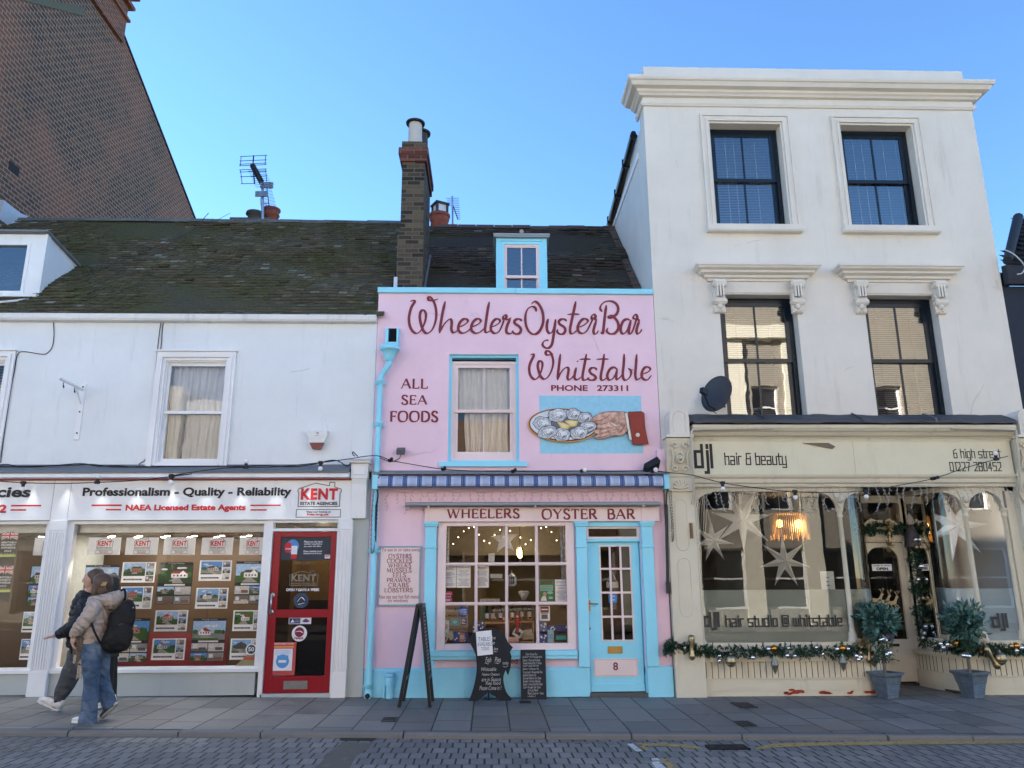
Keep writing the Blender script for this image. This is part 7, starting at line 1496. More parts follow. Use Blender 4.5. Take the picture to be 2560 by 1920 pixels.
def interior(mb, x0, x1, z0, z1, y, r, mats):
    def M(c):
        if c not in mats: mats.append(c)
        return mats.index(c)
    w, h = x1-x0, z1-z0; mb.sheet(x0, x1, z0, z1, y, M(r.choice(GREYS))); mb.sheet(x0, x1, z0, z0+h*.35, y-.0004, M(r.choice(GREYS)))
    mb.sheet(x0+w*.1, x0+w*.35, z0+h*.4, z0+h*.85, y-.0006, M((.65,.68,.72))); mb.sheet(x0+w*.45, x0+w*.9, z0+h*.15, z0+h*.5, y-.0008, M(r.choice(((.20,.10,.06),(.06,.08,.13),(.5,.48,.45)))))
def finish(mb, mats, name, parent): return mb.build(name, [flat(c, .55, var=.18, sc=40) for c in mats], parent)
def landscape_card(a, b, label, seed, z=zk, Y=EY, **k):
    p, q = z(*a, Y), z(*b, Y); x0, x1, z0, z1 = p[0], q[0], q[1], p[1]; w, h = x1-x0, z1-z0; r = random.Random(seed)
    t = thing('listing_card', label, 'property card', ((x0+x1)/2, Y, z0), 'property cards in the estate agent window')
    m = MB(); m.box(x0, x1, Y-.002, Y+.004, z0, z1); m.build('card', PAPER, t)
    m = MB(); ms = []; picture(m, x0+w*.05, x0+w*.70, z0+h*.32, z1-h*.05, Y-.003, r, mats=ms, **k); finish(m, ms, 'photograph', t)
    for i in range(3):
        m = MB(); ms = []; zz = z1-h*(.05+.31*i); (interior if i != 1 else picture)(m, x0+w*.73, x0+w*.96, zz-h*.28, zz, Y-.003, r, mats=ms); finish(m, ms, 'thumbnail', t)
    m = MB(); m.box(x0+w*.07, x0+w*.62, Y-.004, Y-.002, z0+h*.11, z0+h*.185, 0); text(m, 'Guide Price', x0+w*.12, x0+w*.57, z0+h*.125, z0+h*.17, Y-.005, 1); m.build('caption', [INK, WH], t); return t
def portrait_card(a, b, label, seed, z=zk, Y=EY, **k):
    p, q = z(*a, Y), z(*b, Y); x0, x1, z0, z1 = p[0], q[0], q[1], p[1]; w, h = x1-x0, z1-z0; r = random.Random(seed)
    t = thing('listing_card', label, 'property card', ((x0+x1)/2, Y, z0), 'property cards in the estate agent window')
    m = MB(); m.box(x0, x1, Y-.002, Y+.004, z0, z1); text(m, 'Prestige Homes', x0+w*.27, x0+w*.73, z1-h*.045, z1-h*.015, Y-.004, 1); m.build('card', [INK, WH], t)
    m = MB(); ms = []; picture(m, x0+w*.01, x0+w*.99, z0+h*.50, z1-h*.06, Y-.003, r, mats=ms, **k); finish(m, ms, 'photograph', t)
    for i in range(4):
        m = MB(); ms = []; xx = x0+w*(.01+.5*(i % 2)); zz = z0+h*(.22 if i < 2 else 0); (interior if i != seed % 4 else picture)(m, xx, xx+w*.48, zz+h*.01, zz+h*.20, Y-.003, r, mats=ms); finish(m, ms, 'thumbnail', t)
    m = MB(); m.box(x0+w*.2, x0+w*.8, Y-.004, Y-.002, z0+h*.445, z0+h*.48, 0); m.build('caption', WH, t); return t
for i, (a, b, lab) in enumerate((((262,231),(536,386),'white card with red house logo in the top row, first from the fluted pilaster'), ((602,231),(874,385),'white card with red house logo in the top row, second from the fluted pilaster'), ((942,230),(1211,385),'white card with red house logo in the top row, in the middle of the five'), ((1283,231),(1552,385),'white card with red house logo in the top row, fourth from the fluted pilaster'), ((1625,230),(1845,385),'white card with red house logo in the top row, next to the red door'))):
    p, q = zk(*a, EY), zk(*b, EY); x0, x1, z0, z1 = p[0], q[0], q[1], p[1]; w, h = x1-x0, z1-z0; t = thing('logo_card', lab, 'sign card', ((x0+x1)/2, EY, z0), 'white logo cards along the top of the estate agent window')
    m = MB(); m.box(x0, x1, EY-.002, EY+.004, z0, z1); m.build('card', flat((.72,.73,.73), .7, name='card_white'), t)
    m = MB(); kent_logo(m, x0+w*.26, x0+w*.77, z0+h*.06, z0+h*.97, EY-.004); m.build('lettering', [INK2, RED_INK, INK2], t)
landscape_card((569,453),(848,635), 'landscape card of a grey detached house, in the column behind the backpack, upper', 3, roof=(.10,.07,.055))
landscape_card((552,672),(820,873), 'landscape card of a red brick gabled house, just above the backpack', 4, house=(.34,.16,.11), roof=(.32,.10,.07))
landscape_card((864,887),(1140,1075), 'landscape card of a bungalow with a bright red roof', 5, roof=(.42,.04,.03), house=(.5,.3,.25))
landscape_card((838,1142),(1118,1333), 'landscape card of a brick and pale blue fronted house, bottom row', 6, house=(.42,.50,.58), roof=(.34,.16,.10))
landscape_card((1264,437),(1538,620), 'landscape card of a house at the end of a green lane', 7, drive=True)
landscape_card((1232,685),(1506,870), 'landscape card of a black and white cottage between clipped green hedges', 8, house=(.7,.7,.68), drive=True)
landscape_card((1566,887),(1810,1072), 'landscape card of a house hidden in bright green trees, near the red door', 9, sky=(.05,.14,.025))
landscape_card((1542,1142),(1788,1330), 'landscape card of dark houses under a cloudy sky, lowest near the red door', 10, house=(.06,.06,.06), drive=True)
portrait_card((236,478),(500,830), 'black portrait card of a dark gabled house, behind the walking people', 11, house=(.05,.05,.05), roof=(.04,.04,.04))
portrait_card((900,455),(1172,832), 'black portrait card of a white gabled house with pale forecourt', 12, house=(.72,.70,.76), sky=(.03,.06,.02))
portrait_card((1592,445),(1840,828), 'black portrait card of a white house on a hilltop, near the red door', 13, house=(.7,.7,.7))
portrait_card((1205,960),(1472,1345), 'black portrait card of a white house with a wide dark drive', 14, house=(.72,.72,.72), drive=True)
portrait_card((505,960),(776,1352), 'black portrait card half hidden by the backpack', 15)
z2_ = zoom(60, 1390, .27134)
def plain_pic(z, a, b, label, seed, white=True, **k):
    p, q = z(*a, EY), z(*b, EY); x0, x1, z0, z1 = p[0], q[0], q[1], p[1]; w, h = x1-x0, z1-z0; r = random.Random(seed); t = thing('listing_card', label, 'property card', ((x0+x1)/2, EY, z0), 'property cards in the estate agent window')
    m = MB(); m.box(x0, x1, EY-.002, EY+.004, z0, z1); m.build('card', PAPER if white else INK, t); m = MB(); ms = []; picture(m, x0+w*.04, x1-w*.04, z0+h*(.3 if white else .03), z1-h*.04, EY-.003, r, mats=ms, **k); finish(m, ms, 'photograph', t)
    if white: m = MB(); m.box(x0+w*.04, x1-w*.1, EY-.004, EY-.002, z0+h*.1, z0+h*.17); m.build('caption', INK, t)
plain_pic(z1 := zoom(0, 1180, .217), (365,1080), (560,1290), 'dark framed picture of a timbered house, in the window at the picture edge', 21, False, house=(.5,.45,.4))
plain_pic(z1, (325,1300), (520,1440), 'dark framed picture of a white bungalow, below the timbered house', 22, False, house=(.7,.7,.7)); plain_pic(z1, (318,1440), (515,1540), 'dark framed picture of open fields, in the window at the picture edge', 23, False)
plain_pic(z2_, (0,515), (160,702), 'white card of a stone house, in the window at the picture edge, upper', 24, house=(.3,.26,.22)); plain_pic(z2_, (-20,765), (125,955), 'white card of a slate roofed house, in the window at the picture edge, lowest', 25, drive=True)
p, q = z1(405,760,EY), z1(640,960,EY); t = thing('logo_card', 'white card with red house logo, half hidden behind the fluted pilaster', 'sign card', (p[0], EY, q[1])); m = MB(); m.box(p[0], q[0], EY-.002, EY+.004, q[1], p[1]); m.build('card', flat((.72,.73,.73), .7, name='card_white'), t); m = MB(); w = q[0]-p[0]; h = p[1]-q[1]; kent_logo(m, p[0]+w*.38, q[0]+w*.2, q[1]+h*.06, q[1]+h*.97, EY-.004); m.build('lettering', [INK2, RED_INK, INK2], t)
for i, (a, b, lab, yr) in enumerate((((30,690),(160,1090),'upper black award banner with union flag top in the window','2022'), ((-25,1088),(100,1500),'lower black award banner with union flag top in the window','2023'))):
    Y = .07; p, q = z1(*a, Y), z1(*b, Y); x0, x1, z0, z1b = p[0], q[0], q[1], p[1]; w, h = x1-x0, z1b-z0; t = thing('award_banner', lab, 'banner', ((x0+x1)/2, Y, z0), 'black award banners in the estate window')
    m = MB(); m.prism([(x0,z0),((x0+x1)/2,z0+h*.07),(x1,z0),(x1,z1b),(x0,z1b)], Y-.003, Y); m.build('cloth', INK, t)
    m = MB(); fz0 = z1b-h*.2; m.sheet(x0, x1, fz0, z1b, Y-.005, 2)
    for s in ([(x0,z1b),(x1,fz0)], [(x0,fz0),(x1,z1b)]): m.line(s, .03, Y-.006, 0); m.line(s, .012, Y-.0066, 1)
    m.sheet((x0+x1)/2-.022,(x0+x1)/2+.022, fz0, z1b, Y-.0068, 0); m.sheet(x0, x1, (fz0+z1b)/2-.02, (fz0+z1b)/2+.02, Y-.007, 0); m.sheet((x0+x1)/2-.012,(x0+x1)/2+.012, fz0, z1b, Y-.0075, 1); m.sheet(x0, x1, (fz0+z1b)/2-.011, (fz0+z1b)/2+.011, Y-.0078, 1); m.build('flag', [WH, RED_INK, flat((.02,.03,.12), .5, name='royal_blue')], t)
    m = MB(); 
    for k, s in enumerate(('BRITISH','PROPERTY','AWARDS')): text(m, s, x0+w*.06, x1-w*.06, z1b-h*(.335+.075*k), z1b-h*(.28+.075*k), Y-.005, 0, bold=.02)
    text(m, yr, x0+w*.28, x1-w*.28, z1b-h*.575, z1b-h*.525, Y-.005, 0); text(m, '* * * * *', x0+w*.1, x1-w*.1, z1b-h*.64, z1b-h*.61, Y-.005, 0); m.sheet(x0, x1, z1b-h*.72, z1b-h*.65, Y-.005, 1); m.build('lettering', [WH, flat((.5,.55,.12), .6, name='lime')], t)
p, q = zk(1590,1200,.028), zk(1775,1390,.028); m = MB(); m.poly([(p[0],q[1]),(q[0],q[1]),(q[0],p[1])], .016, 0); cx, cz = q[0]-.09, q[1]+.22; m.disc(cx, cz, .075, .075, .015, 20, 1); m.disc(cx, cz, .06, .06, .0145, 20, 2); text(m, '50', cx-.04, cx+.04, cz-.025, cz+.03, .0135, 3, bold=.02); m.sheet(cx-.09, cx+.07, cz-.14, cz-.10, .0145, 4)
tag(m.build('window_sticker', [flat((.26,.22,.10), .6, name='olive_gold'), WH, flat((.04,.05,.04), .5, name='bottle_green'), WH, flat((.45,.08,.06), .6, name='tomato')]), 'gold corner sticker with a round badge low beside the red door', 'sticker')

# ================================================================== THINGS IN THE OYSTER BAR WINDOW
OYY = .10
def paper(a, b, label, cols, draw, Y=OYY, z=zo, name='menu_sheet', cat='menu', group=None):
    p, q = z(*a, Y), z(*b, Y); x0, x1, z0, z1_ = p[0], q[0], q[1], p[1]; m = MB(); m.box(x0, x1, Y, Y+.003, z0, z1_, 0); draw(m, lambda u: x0+u*(x1-x0), lambda v: z0+v*(z1_-z0), Y-.0015); return tag(m.build(name, cols), label, cat, group)
TXG = flat((.30,.32,.40), .7, name='small_print')
def lines_(n, seed):
    r = random.Random(seed)
    def d(m, u, v, y):
        for i in range(n):
            if r.random() < .12: continue
            w = r.uniform(.2,.44); vv = .94-.88*i/n; m.box(u(.5-w), u(.5+w), y, y+.001, v(vv-.42/n), v(vv), 1)
    return d
paper((150,458),(272,640), 'printed menu sheet beside the pink window frame, first of three', [PAPER, TXG], lines_(24,1)); paper((278,458),(394,640), 'printed menu sheet, middle of three behind the oyster bar panes', [PAPER, TXG], lines_(22,2), Y=OYY+.006); paper((428,456),(549,640), 'printed menu sheet alone in the second column of panes', [PAPER, TXG], lines_(24,3))
def dg(m, u, v, y):
    m.box(u(.15), u(.85), y, y+.001, v(.80), v(.90), 2); text(m, 'COFFEE', u(.2), u(.8), v(.82), v(.88), y-.001, 3); m.box(u(.04), u(.92), y, y+.001, v(.48), v(.74), 1)
    for i in range(3): m.box(u(.12), u(.86), y-.001, y, v(.66-.07*i), v(.68-.07*i), 0)
    m.poly([(u(.08),v(.03)),(u(.48),v(.03)),(u(.44),v(.2)),(u(.36),v(.28)),(u(.2),v(.24)),(u(.1),v(.14))], y-.0005, 4); m.disc(u(.35), v(.34), (u(1)-u(0))*.12, (v(1)-v(0))*.10, y-.001, 16, 5); m.disc(u(.72), v(.40), (u(1)-u(0))*.2, (v(1)-v(0))*.07, y-.0005, 16, 1); m.box(u(.62), u(.9), y, y+.001, v(.12), v(.22), 1)
paper((978,572),(1102,757), 'green poster with a pale figure in the oyster bar window', [flat((.02,.16,.05), .5, name='leaf_green'), flat((.22,.52,.42), .6, name='mint'), flat((.05,.03,.02), .6, name='dark_brown_print'), flat((.5,.1,.08), .6, name='brick_print'), PAPER, flat((.5,.32,.24), .6, name='print_skin')], dg, name='poster', cat='poster')
paper((1108,572),(1216,757), 'white sheet with a dotted border beside the green poster', [PAPER, TXG], lines_(20,5))
PK = flat((.55,.06,.16), .5, name='hot_pink')
def dp(m, u, v, y): m.box(u(0), u(1), y, y+.001, v(.36), v(.62), 1); text(m, 'AWARDS', u(.1), u(.9), v(.43), v(.55), y-.001, 2, bold=.03); text(m, '2023', u(.2), u(.8), v(.08), v(.26), y-.001, 2, bold=.03); text(m, 'Restaurant', u(.15), u(.85), v(.74), v(.85), y-.001, 2)
paper((153,674),(238,760), 'hot pink award sticker with a black band in the oyster bar window', [PK, INK, PAPER], dp, Y=.045, name='window_sticker', cat='sticker')
def db_(m, u, v, y):
    m.box(u(.1), u(.9), y, y+.001, v(.55), v(.95), 1); m.box(u(.18), u(.82), y-.001, y, v(.72), v(.80), 0); m.box(u(.2), u(.8), y-.001, y, v(.12), v(.42), 2); m.box(u(.15), u(.85), y, y+.001, v(.44), v(.54), 3)
paper((976,795),(1066,920), 'white card with a maroon top taped in the lowest pane corner', [PAPER, flat((.17,.02,.025), .5, name='wine_print'), INK2, TXG], db_, name='price_card', cat='card')
def dt(m, u, v, y):
    cx, cz = u(.5), v(.52); 
    for i, (rr, c) in enumerate(((.34,1),(.26,0),(.20,1),(.12,0),(.06,1))): m.disc(cx, cz, (u(1)-u(0))*rr, (u(1)-u(0))*rr, y-.0006*i, 20, c)
    text(m, 'Hardens', u(.15), u(.85), v(.84), v(.93), y, 1); text(m, '2023', u(.3), u(.7), v(.06), v(.14), y, 2)
paper((134,918),(212,1025), 'pale green card with a red target ring in the oyster bar window', [flat((.50,.62,.60), .6, name='pale_mint'), flat((.40,.04,.05), .5, name='target_red'), INK2], dt, Y=.045, name='window_sticker', cat='sticker')
def dte(m, u, v, y): m.tube([(u(.5)+(u(1)-u(0))*.16*math.cos(t*.7), y, v(.5)+(u(1)-u(0))*.13*math.sin(t*.7)) for t in range(10)], .004, 4, 1)
paper((226,900),(299,958), 'small teal card with a round badge in the oyster bar window', [flat((.05,.28,.32), .5, name='teal'), WH], dte, Y=.05, name='window_sticker', cat='sticker')
def dn(m, u, v, y): 
    for i in range(4): m.box(u(.1), u(.1+.5*(1+(i % 2)*.4)), y, y+.001, v(.78-.2*i), v(.86-.2*i), 1)
paper((314,897),(362,958), 'small navy card behind the teal one in the oyster bar window', [flat((.02,.04,.15), .5, name='navy_print'), WH], dn, Y=.07, name='price_card', cat='card')
m = MB(); p = zo(333, 842, .045); rr = .075; m.lathe([(rr,0),(rr,-.003),(.001,-.003)], (p[0], .045, p[1]), 28, 0, 'y')
for k in range(3): m.tube([(p[0]-.045+.016*k, .041, p[1]-.04), (p[0]-.045+.016*k, .041, p[1]+.035)], .003, 4, 1)
for k in range(4): m.box(p[0]+.0, p[0]+.05, .0405, .0415, p[1]+.02-.02*k, p[1]+.028-.02*k, 1)
tag(m.build('window_sticker', [flat((.02,.09,.38), .5, name='bright_blue'), flat((.35,.5,.8), .6, name='light_blue_print')]), 'round bright blue sticker on the lowest oyster bar pane', 'sticker')
CARDB = flat((.42,.31,.19), .8, name='kraft_board')
def dc(m, u, v, y):
    for s, a, b, c, d in (('AT WHEELERS',.0,.95,.84,.93),('SALMON FISH',.0,.9,.62,.70),('CRAB + P',.0,.7,.40,.48),('PRAWN PLATTERS',.1,1.0,.14,.22)): text(m, s, u(a), u(b), v(c), v(d), y, 1, bold=.02)
paper((150,795),(372,1040), 'kraft brown board with dark capitals leaning inside the oyster bar window', [CARDB, flat((.06,.03,.02), .7, name='brown_ink')], dc, Y=.30, name='menu_card', cat='menu')
p, q = zo(1560,695,.082), zo(1633,768,.082); m = MB(); m.box(p[0], q[0], .076, .079, q[1], p[1], 0)
for i in range(3): m.box(p[0]+.02, q[0]-.03, .0745, .076, q[1]+.03+.05*i, q[1]+.05+.05*i, 1)
tag(m.build('window_sticker', [SKB, flat((.35,.5,.7), .6, name='sky_print')]), 'square blue sticker on the glazed blue door', 'sticker')
p, q = zo(1543,592,.16), zo(1645,640,.16); OSg = thing('open_sign', 'small cream sign with green capitals hanging behind the blue door glass', 'sign', ((p[0]+q[0])/2, .16, q[1])); m = MB(); m.box(p[0], q[0], .155, .165, q[1], p[1]); m.build('plate', flat((.55,.55,.45), .6, name='old_cream'), OSg)
m = MB(); serif(m, 'OPEN', p[0]+.06, q[0]-.09, q[1]+.05, p[1]-.05, .153, 0, wt=.16); m.build('lettering', flat((.05,.12,.06), .6, name='dark_green'), OSg)
m = MB(); t_ = zo(1583,495,.16); m.tube([(p[0]+.02,.16,p[1]), (t_[0],.16,t_[1]), (q[0]-.02,.16,p[1])], .004, 4); m.build('cord', WH, OSg)
# bottles, crates and packets on the ledge
def bottle(x, y, z, h, cap, lab):
    t = thing('beer_bottle', lab, 'bottle', (x, y, z), 'dark bottles on the display ledge'); r = h*.14
    m = MB(); m.lathe([(.001,0),(r,0),(r,h*.55),(r*.85,h*.64),(r*.36,h*.76),(r*.34,h*.96),(r*.42,h*.97),(r*.42,h),(.001,h)], (x,y,z), 14); m.build('glass_body', flat((.010,.007,.004), .08, name='brown_glass'), t)
    m = MB(); m.lathe([(r*1.02,h*.12),(r*1.02,h*.48)], (x,y,z), 14); m.build('paper_label', flat(cap, .7, name='bottle_label'), t); return t
zl = lambda x, y, Y=.42: zo(x, y, Y)
for i, (x, y, c, lab) in enumerate(((533,915,(.55,.66,.70),'dark bottle with a pale blue label, first on the ledge from the kraft board'),(583,912,(.6,.6,.55),'dark bottle partly hidden behind the pale blue labelled one'),(648,910,(.55,.5,.62),'dark bottle with a lilac label beside the middle glazing bar'),(748,908,(.62,.60,.52),'large dark bottle with a white cap on the crate'),(830,900,(.6,.5,.42),'dark bottle with a tan label on the crate'),(893,900,(.6,.58,.40),'dark bottle with a cream label, last on the crate'))):
    p = zl(x, y); q = zl(x, y-120); bottle(p[0], .42, p[1], q[1]-p[1], c, lab)
def crate(a, b, label):
    p, q = zo(*a, .35), zo(*b, .35); t = thing('wooden_crate', label, 'crate', ((p[0]+q[0])/2, .45, q[1])); x0, x1, z0, z1_ = p[0], q[0], q[1], p[1]
    m = MB(); w_ = .016; m.box(x0, x1, .35, .56, z1_-w_, z1_); m.box(x0, x1, .35, .56, z0, z0+w_); m.box(x0, x0+w_, .35, .56, z0+w_, z1_-w_); m.box(x1-w_, x1, .35, .56, z0+w_, z1_-w_); m.build('frame', flat((.42,.26,.12), .6, name='crate_pine', var=.2), t)
    m = MB(); m.box(x0+w_, x1-w_, .545, .56, z0+w_, z1_-w_); m.build('back_board', flat((.16,.07,.03), .6, name='crate_dark'), t); return x0, x1, z0, z1_
crate((512,935),(706,1100), 'shallow wooden crate under the bottles, behind the fish board'); crate((712,926),(932,1104), 'wooden crate under the bottles with packets inside it')
def packet(a, b, label, rgb, Y=.25, tilt=0., dots=False, d=.06, name='gift_packet', band=None):
    p, q = zo(*a, Y), zo(*b, Y); cx, cz, w, h = (p[0]+q[0])/2, (p[1]+q[1])/2, (q[0]-p[0])/2, (p[1]-q[1])/2; c, s = math.cos(tilt), math.sin(tilt); m = MB()
    ax, az = Vector((w*c,0,w*s)), Vector((-h*s,0,h*c)); m.obox((cx,Y+d/2,cz), ax, (0,d/2,0), az, 0)
    if dots:
        r = random.Random(int(a[0]))
        for k in range(9): u, v = r.uniform(-.85,.85), r.uniform(-.85,.85); cc_ = Vector((cx,Y-.001,cz))+ax*u+az*v; m.disc(cc_.x, cc_.z, .011, .011, Y-.0015-.0001*k, 8, 1)
    if band: m.obox((cx,Y-.001,cz), ax*.7, (0,.001,0), az*.4, 1)
    return tag(m.build(name, [flat(rgb, .5, var=.12, sc=30), WH if not band else flat(band, .6)], bevel=.004), label, 'packet')
NVY = (.025,.06,.28)
packet((250,1012),(375,1106), 'blue gift packet with white dots below the kraft board', NVY, dots=True); packet((300,1020),(345,1100), 'small orange and blue packet in front of the dotted blue one', (.5,.22,.14), .24, band=(.6,.5,.45)); packet((415,928),(460,1030), 'upright blue packet with white dots beside the fish board', NVY, .27, dots=True); packet((462,925),(508,1005), 'second upright blue packet close to the crate', (.03,.07,.24), .29, dots=True)
packet((976,930),(1040,1010), 'blue and white packet under the taped price card', (.12,.18,.42), .3, dots=True); packet((976,1030),(1042,1105), 'low blue packet in the corner of the last pane', NVY, .22, dots=True); packet((1048,962),(1222,1005), 'long dark blue box with white flowers lying on top', (.03,.05,.25), .3, dots=True); packet((1046,1000),(1100,1106), 'pale blue packet with a harbour picture', (.35,.52,.62), .24, band=(.2,.4,.6)); packet((1100,1020),(1222,1106), 'black box with a teal front beside the harbour packet', (.02,.025,.025), .22, band=(.04,.38,.34))
packet((756,985),(830,1060), 'silver sachet leaning inside the crate', (.5,.5,.46), .33, -.6, band=(.05,.05,.05)); packet((800,1000),(920,1060), 'clear bag of kraft packets inside the crate', (.42,.36,.28), .37, .15); packet((835,1040),(930,1080), 'kraft parcel at the bottom of the crate', (.36,.24,.14), .34, .03); packet((716,1060),(802,1104), 'pink flat box in the front corner of the crate', (.62,.36,.32), .30, band=(.6,.3,.2)); packet((140,1030),(200,1105), 'silver wrapped sachets heaped in the window corner', (.55,.55,.52), .26, -.5, band=(.1,.1,.1)); packet((205,1010),(250,1080), 'second silver sachet leaning on the blue packet', (.6,.58,.5), .28, .5)
packet((472,735),(640,762), 'white tray on the counter behind the middle panes', (.62,.61,.56), .9, name='white_tray'); packet((560,525),(662,560), 'open white notebook propped in the middle pane', (.6,.6,.58), .7, name='notebook'); packet((140,810),(162,910), 'white card house ornament in the window corner', (.6,.62,.6), .12, name='card_house'); packet((480,800),(520,920), 'small green box behind the bottles', (.03,.14,.05), .55, name='green_box')
packet((545,352),(572,424), 'white tag hanging in the top pane beside the star', (.55,.55,.55), .2, name='hanging_tag'); packet((572,348),(597,424), 'second white tag hanging beside the star', (.6,.6,.6), .22, name='hanging_tag')
# lantern, vase of napkins, santa, star, pendant lamp, curtains
p, q = zo(742,520,.85), zo(742,625,.85); LN = thing('white_lantern', 'small white metal lantern hanging behind the third column of panes', 'lantern', (p[0], .85, q[1])); h_ = p[1]-q[1]; w_ = h_*.30
m = MB(); m.box(p[0]-w_, p[0]+w_, .85-w_, .85+w_, q[1], q[1]+.02); m.box(p[0]-w_, p[0]+w_, .85-w_, .85+w_, q[1]+h_*.72, q[1]+h_*.78); [m.box(p[0]+s*w_-.012, p[0]+s*w_+.012, .85+t*w_-.012, .85+t*w_+.012, q[1]+.02, q[1]+h_*.72) for s in (1,-1) for t in (1,-1)]; [m.box(p[0]-w_+.03*k, p[0]-w_+.03*k+.006, .85-w_, .85-w_+.006, q[1]+.02, q[1]+h_*.72) for k in range(1,5)]; m.lathe([(w_*1.05,h_*.78),(w_*.4,h_),(.02,h_*1.02)], (p[0],.85,q[1]), 4); m.tube([(p[0],.85,q[1]+h_),(p[0],.85,q[1]+h_*1.3)], .006, 5); m.build('cage', flat((.38,.42,.46), .6, name='grey_white_metal'), LN)
p = zo(845, 755, .8); m = MB(); r_ = random.Random(5)
for k in range(16): a = r_.uniform(0,6.28); d = Vector((math.cos(a)*.5, math.sin(a)*.5, 1)).normalized(); m.obox(Vector((p[0],.8,p[1]))+d*.08, d*.08, d.orthogonal().normalized()*.025, d.cross(d.orthogonal()).normalized()*.003)
tag(m.build('paper_napkins', flat((.70,.70,.66), .8, name='napkin')), 'bunch of white napkins fanned out on the counter', 'napkins')
p = zo(845, 770, .8); m = MB(); m.lathe([(.001,0),(.05,0),(.055,.1),(.05,.1)], (p[0],.8,p[1]-.06), 14); tag(m.build('napkin_cup', flat((.1,.08,.06), .5, name='dark_cup')), 'dark cup holding the white napkins', 'cup')
p = zo(790, 935, .33); m = MB(); m.lathe([(.02,-.14),(.022,-.02),(.03,.0),(.028,.05),(.012,.07)], (p[0],.33,p[1]), 10, 0); m.ball((p[0],.325,p[1]+.085), .022, 10, 1); m.lathe([(.024,.095),(.004,.145)], (p[0],.33,p[1]), 10, 0); m.ball((p[0]+.01,.33,p[1]+.15), .009, 8, 1); m.tube([(p[0]-.03,.33,p[1]+.03),(p[0]-.045,.32,p[1]-.02)], .008, 5, 0); m.tube([(p[0]+.03,.33,p[1]+.03),(p[0]+.045,.32,p[1]-.02)], .008, 5, 0); tag(m.build('santa_figure', [flat((.40,.02,.025), .7, name='felt_red'), flat((.70,.66,.62), .8, name='felt_white')]), 'small red and white felt santa hanging over the crate', 'ornament')
m = MB()
for k in range(22): x = rnd.uniform(560,920); p = zo(x, rnd.uniform(895,925), .39); m.ball((p[0], .39+rnd.uniform(-.02,.02), p[1]), rnd.uniform(.012,.022), 8, rnd.choice((0,0,1)))
tag(m.build('tinsel_trail', [flat((.30,.04,.03), .5, name='berry_red'), flat((.55,.42,.36), .6, name='pale_bead')]), 'trail of red beads winding round the bottles on the ledge', 'decoration')
def star(c, R, n, inner, depth, mat, name, label, cat, cord=None, rot=0., mats2=None, group=None):
    c = Vector(c); m = MB(); pts = []
    for i in range(2*n): a = math.pi/2+math.pi*i/n+rot; r = R if i % 2 == 0 else R*inner; pts.append((c.x+r*math.cos(a), c.y, c.z+r*math.sin(a)))
    f, b = (c.x, c.y-depth, c.z), (c.x, c.y+depth, c.z)
    for i in range(2*n): m.add([pts[i], pts[(i+1) % (2*n)], f], [(0,1,2)], 0); m.add([pts[i], pts[(i+1) % (2*n)], b], [(0,2,1)], 0)
    t = thing(name, label, cat, tuple(c), group); m.build('star_body', mat, t)
    if cord: k = MB(); k.tube([(c.x,c.y,c.z+R*.5), (c.x+cord[0],c.y,cord[1])], .004, 5); k.build('cord', WH, t)
    return t
p = zo(683, 235, .35); star((p[0],.35,p[1]), .215, 5, .42, .05, flat((.8,.8,.79), .4, .1, name='silver_mesh', var=.3, sc=90), 'silver_star', 'glittery silver star hanging in the top panes of the oyster bar', 'star decoration', (0, 2.4), rot=.06)
p = zo(812, 350, .95); PLm = thing('pendant_lamp', 'glowing glass pendant lamp inside the oyster bar window', 'lamp', (p[0], .95, p[1])); m = MB(); m.lathe([(.045,-.14),(.05,.06),(.03,.10)], (p[0],.95,p[1]), 16); m.build('glass_shade', glass_mat('pendant_glass', 1.5, (.9,.88,.75)), PLm); m = MB(); m.lathe([(.001,-.07),(.026,-.06),(.026,.05),(.012,.07)], (p[0],.95,p[1]), 12); m.build('bulb', emit_mat('bulb_glow', (1,.85,.4), 9.), PLm); m = MB(); m.tube([(p[0],.95,p[1]+.1),(p[0],.95,2.7)], .005, 5); m.build('cord', CABLE, PLm)
FL = MB(); r_ = random.Random(11)
for k in range(24): x = 160+1050*k/24; p = zo(x, 190+60*math.sin(k*.9)+r_.uniform(-25,25), .7); FL.ball((p[0], .7, p[1]), .006, 6)
tag(FL.build('fairy_lights', emit_mat('fairy_glow', (1,.85,.6), 4.)), 'string of tiny lit fairy lights inside the oyster bar window', 'string lights')
c_ = curtain_mesh(zo(1150,130,.2)[0], zo(1218,130,.2)[0], 1.35, 2.33, .2, folds=4, amp=.03, gather=.03).build('curtain', flat((.72,.75,.77), .8, name='checked_curtain', var=.4, sc=25)); tag(c_, 'grey and white curtain gathered at the door side of the window', 'curtain')
c_ = curtain_mesh(zo(150,130,.2)[0], zo(215,130,.2)[0], 1.72, 2.33, .2, folds=3, amp=.03, gather=.02).build('curtain', flat((.72,.74,.73), .8, name='checked_curtain_b', var=.4, sc=25)); tag(c_, 'grey and white curtain gathered beside the pink wall', 'curtain')
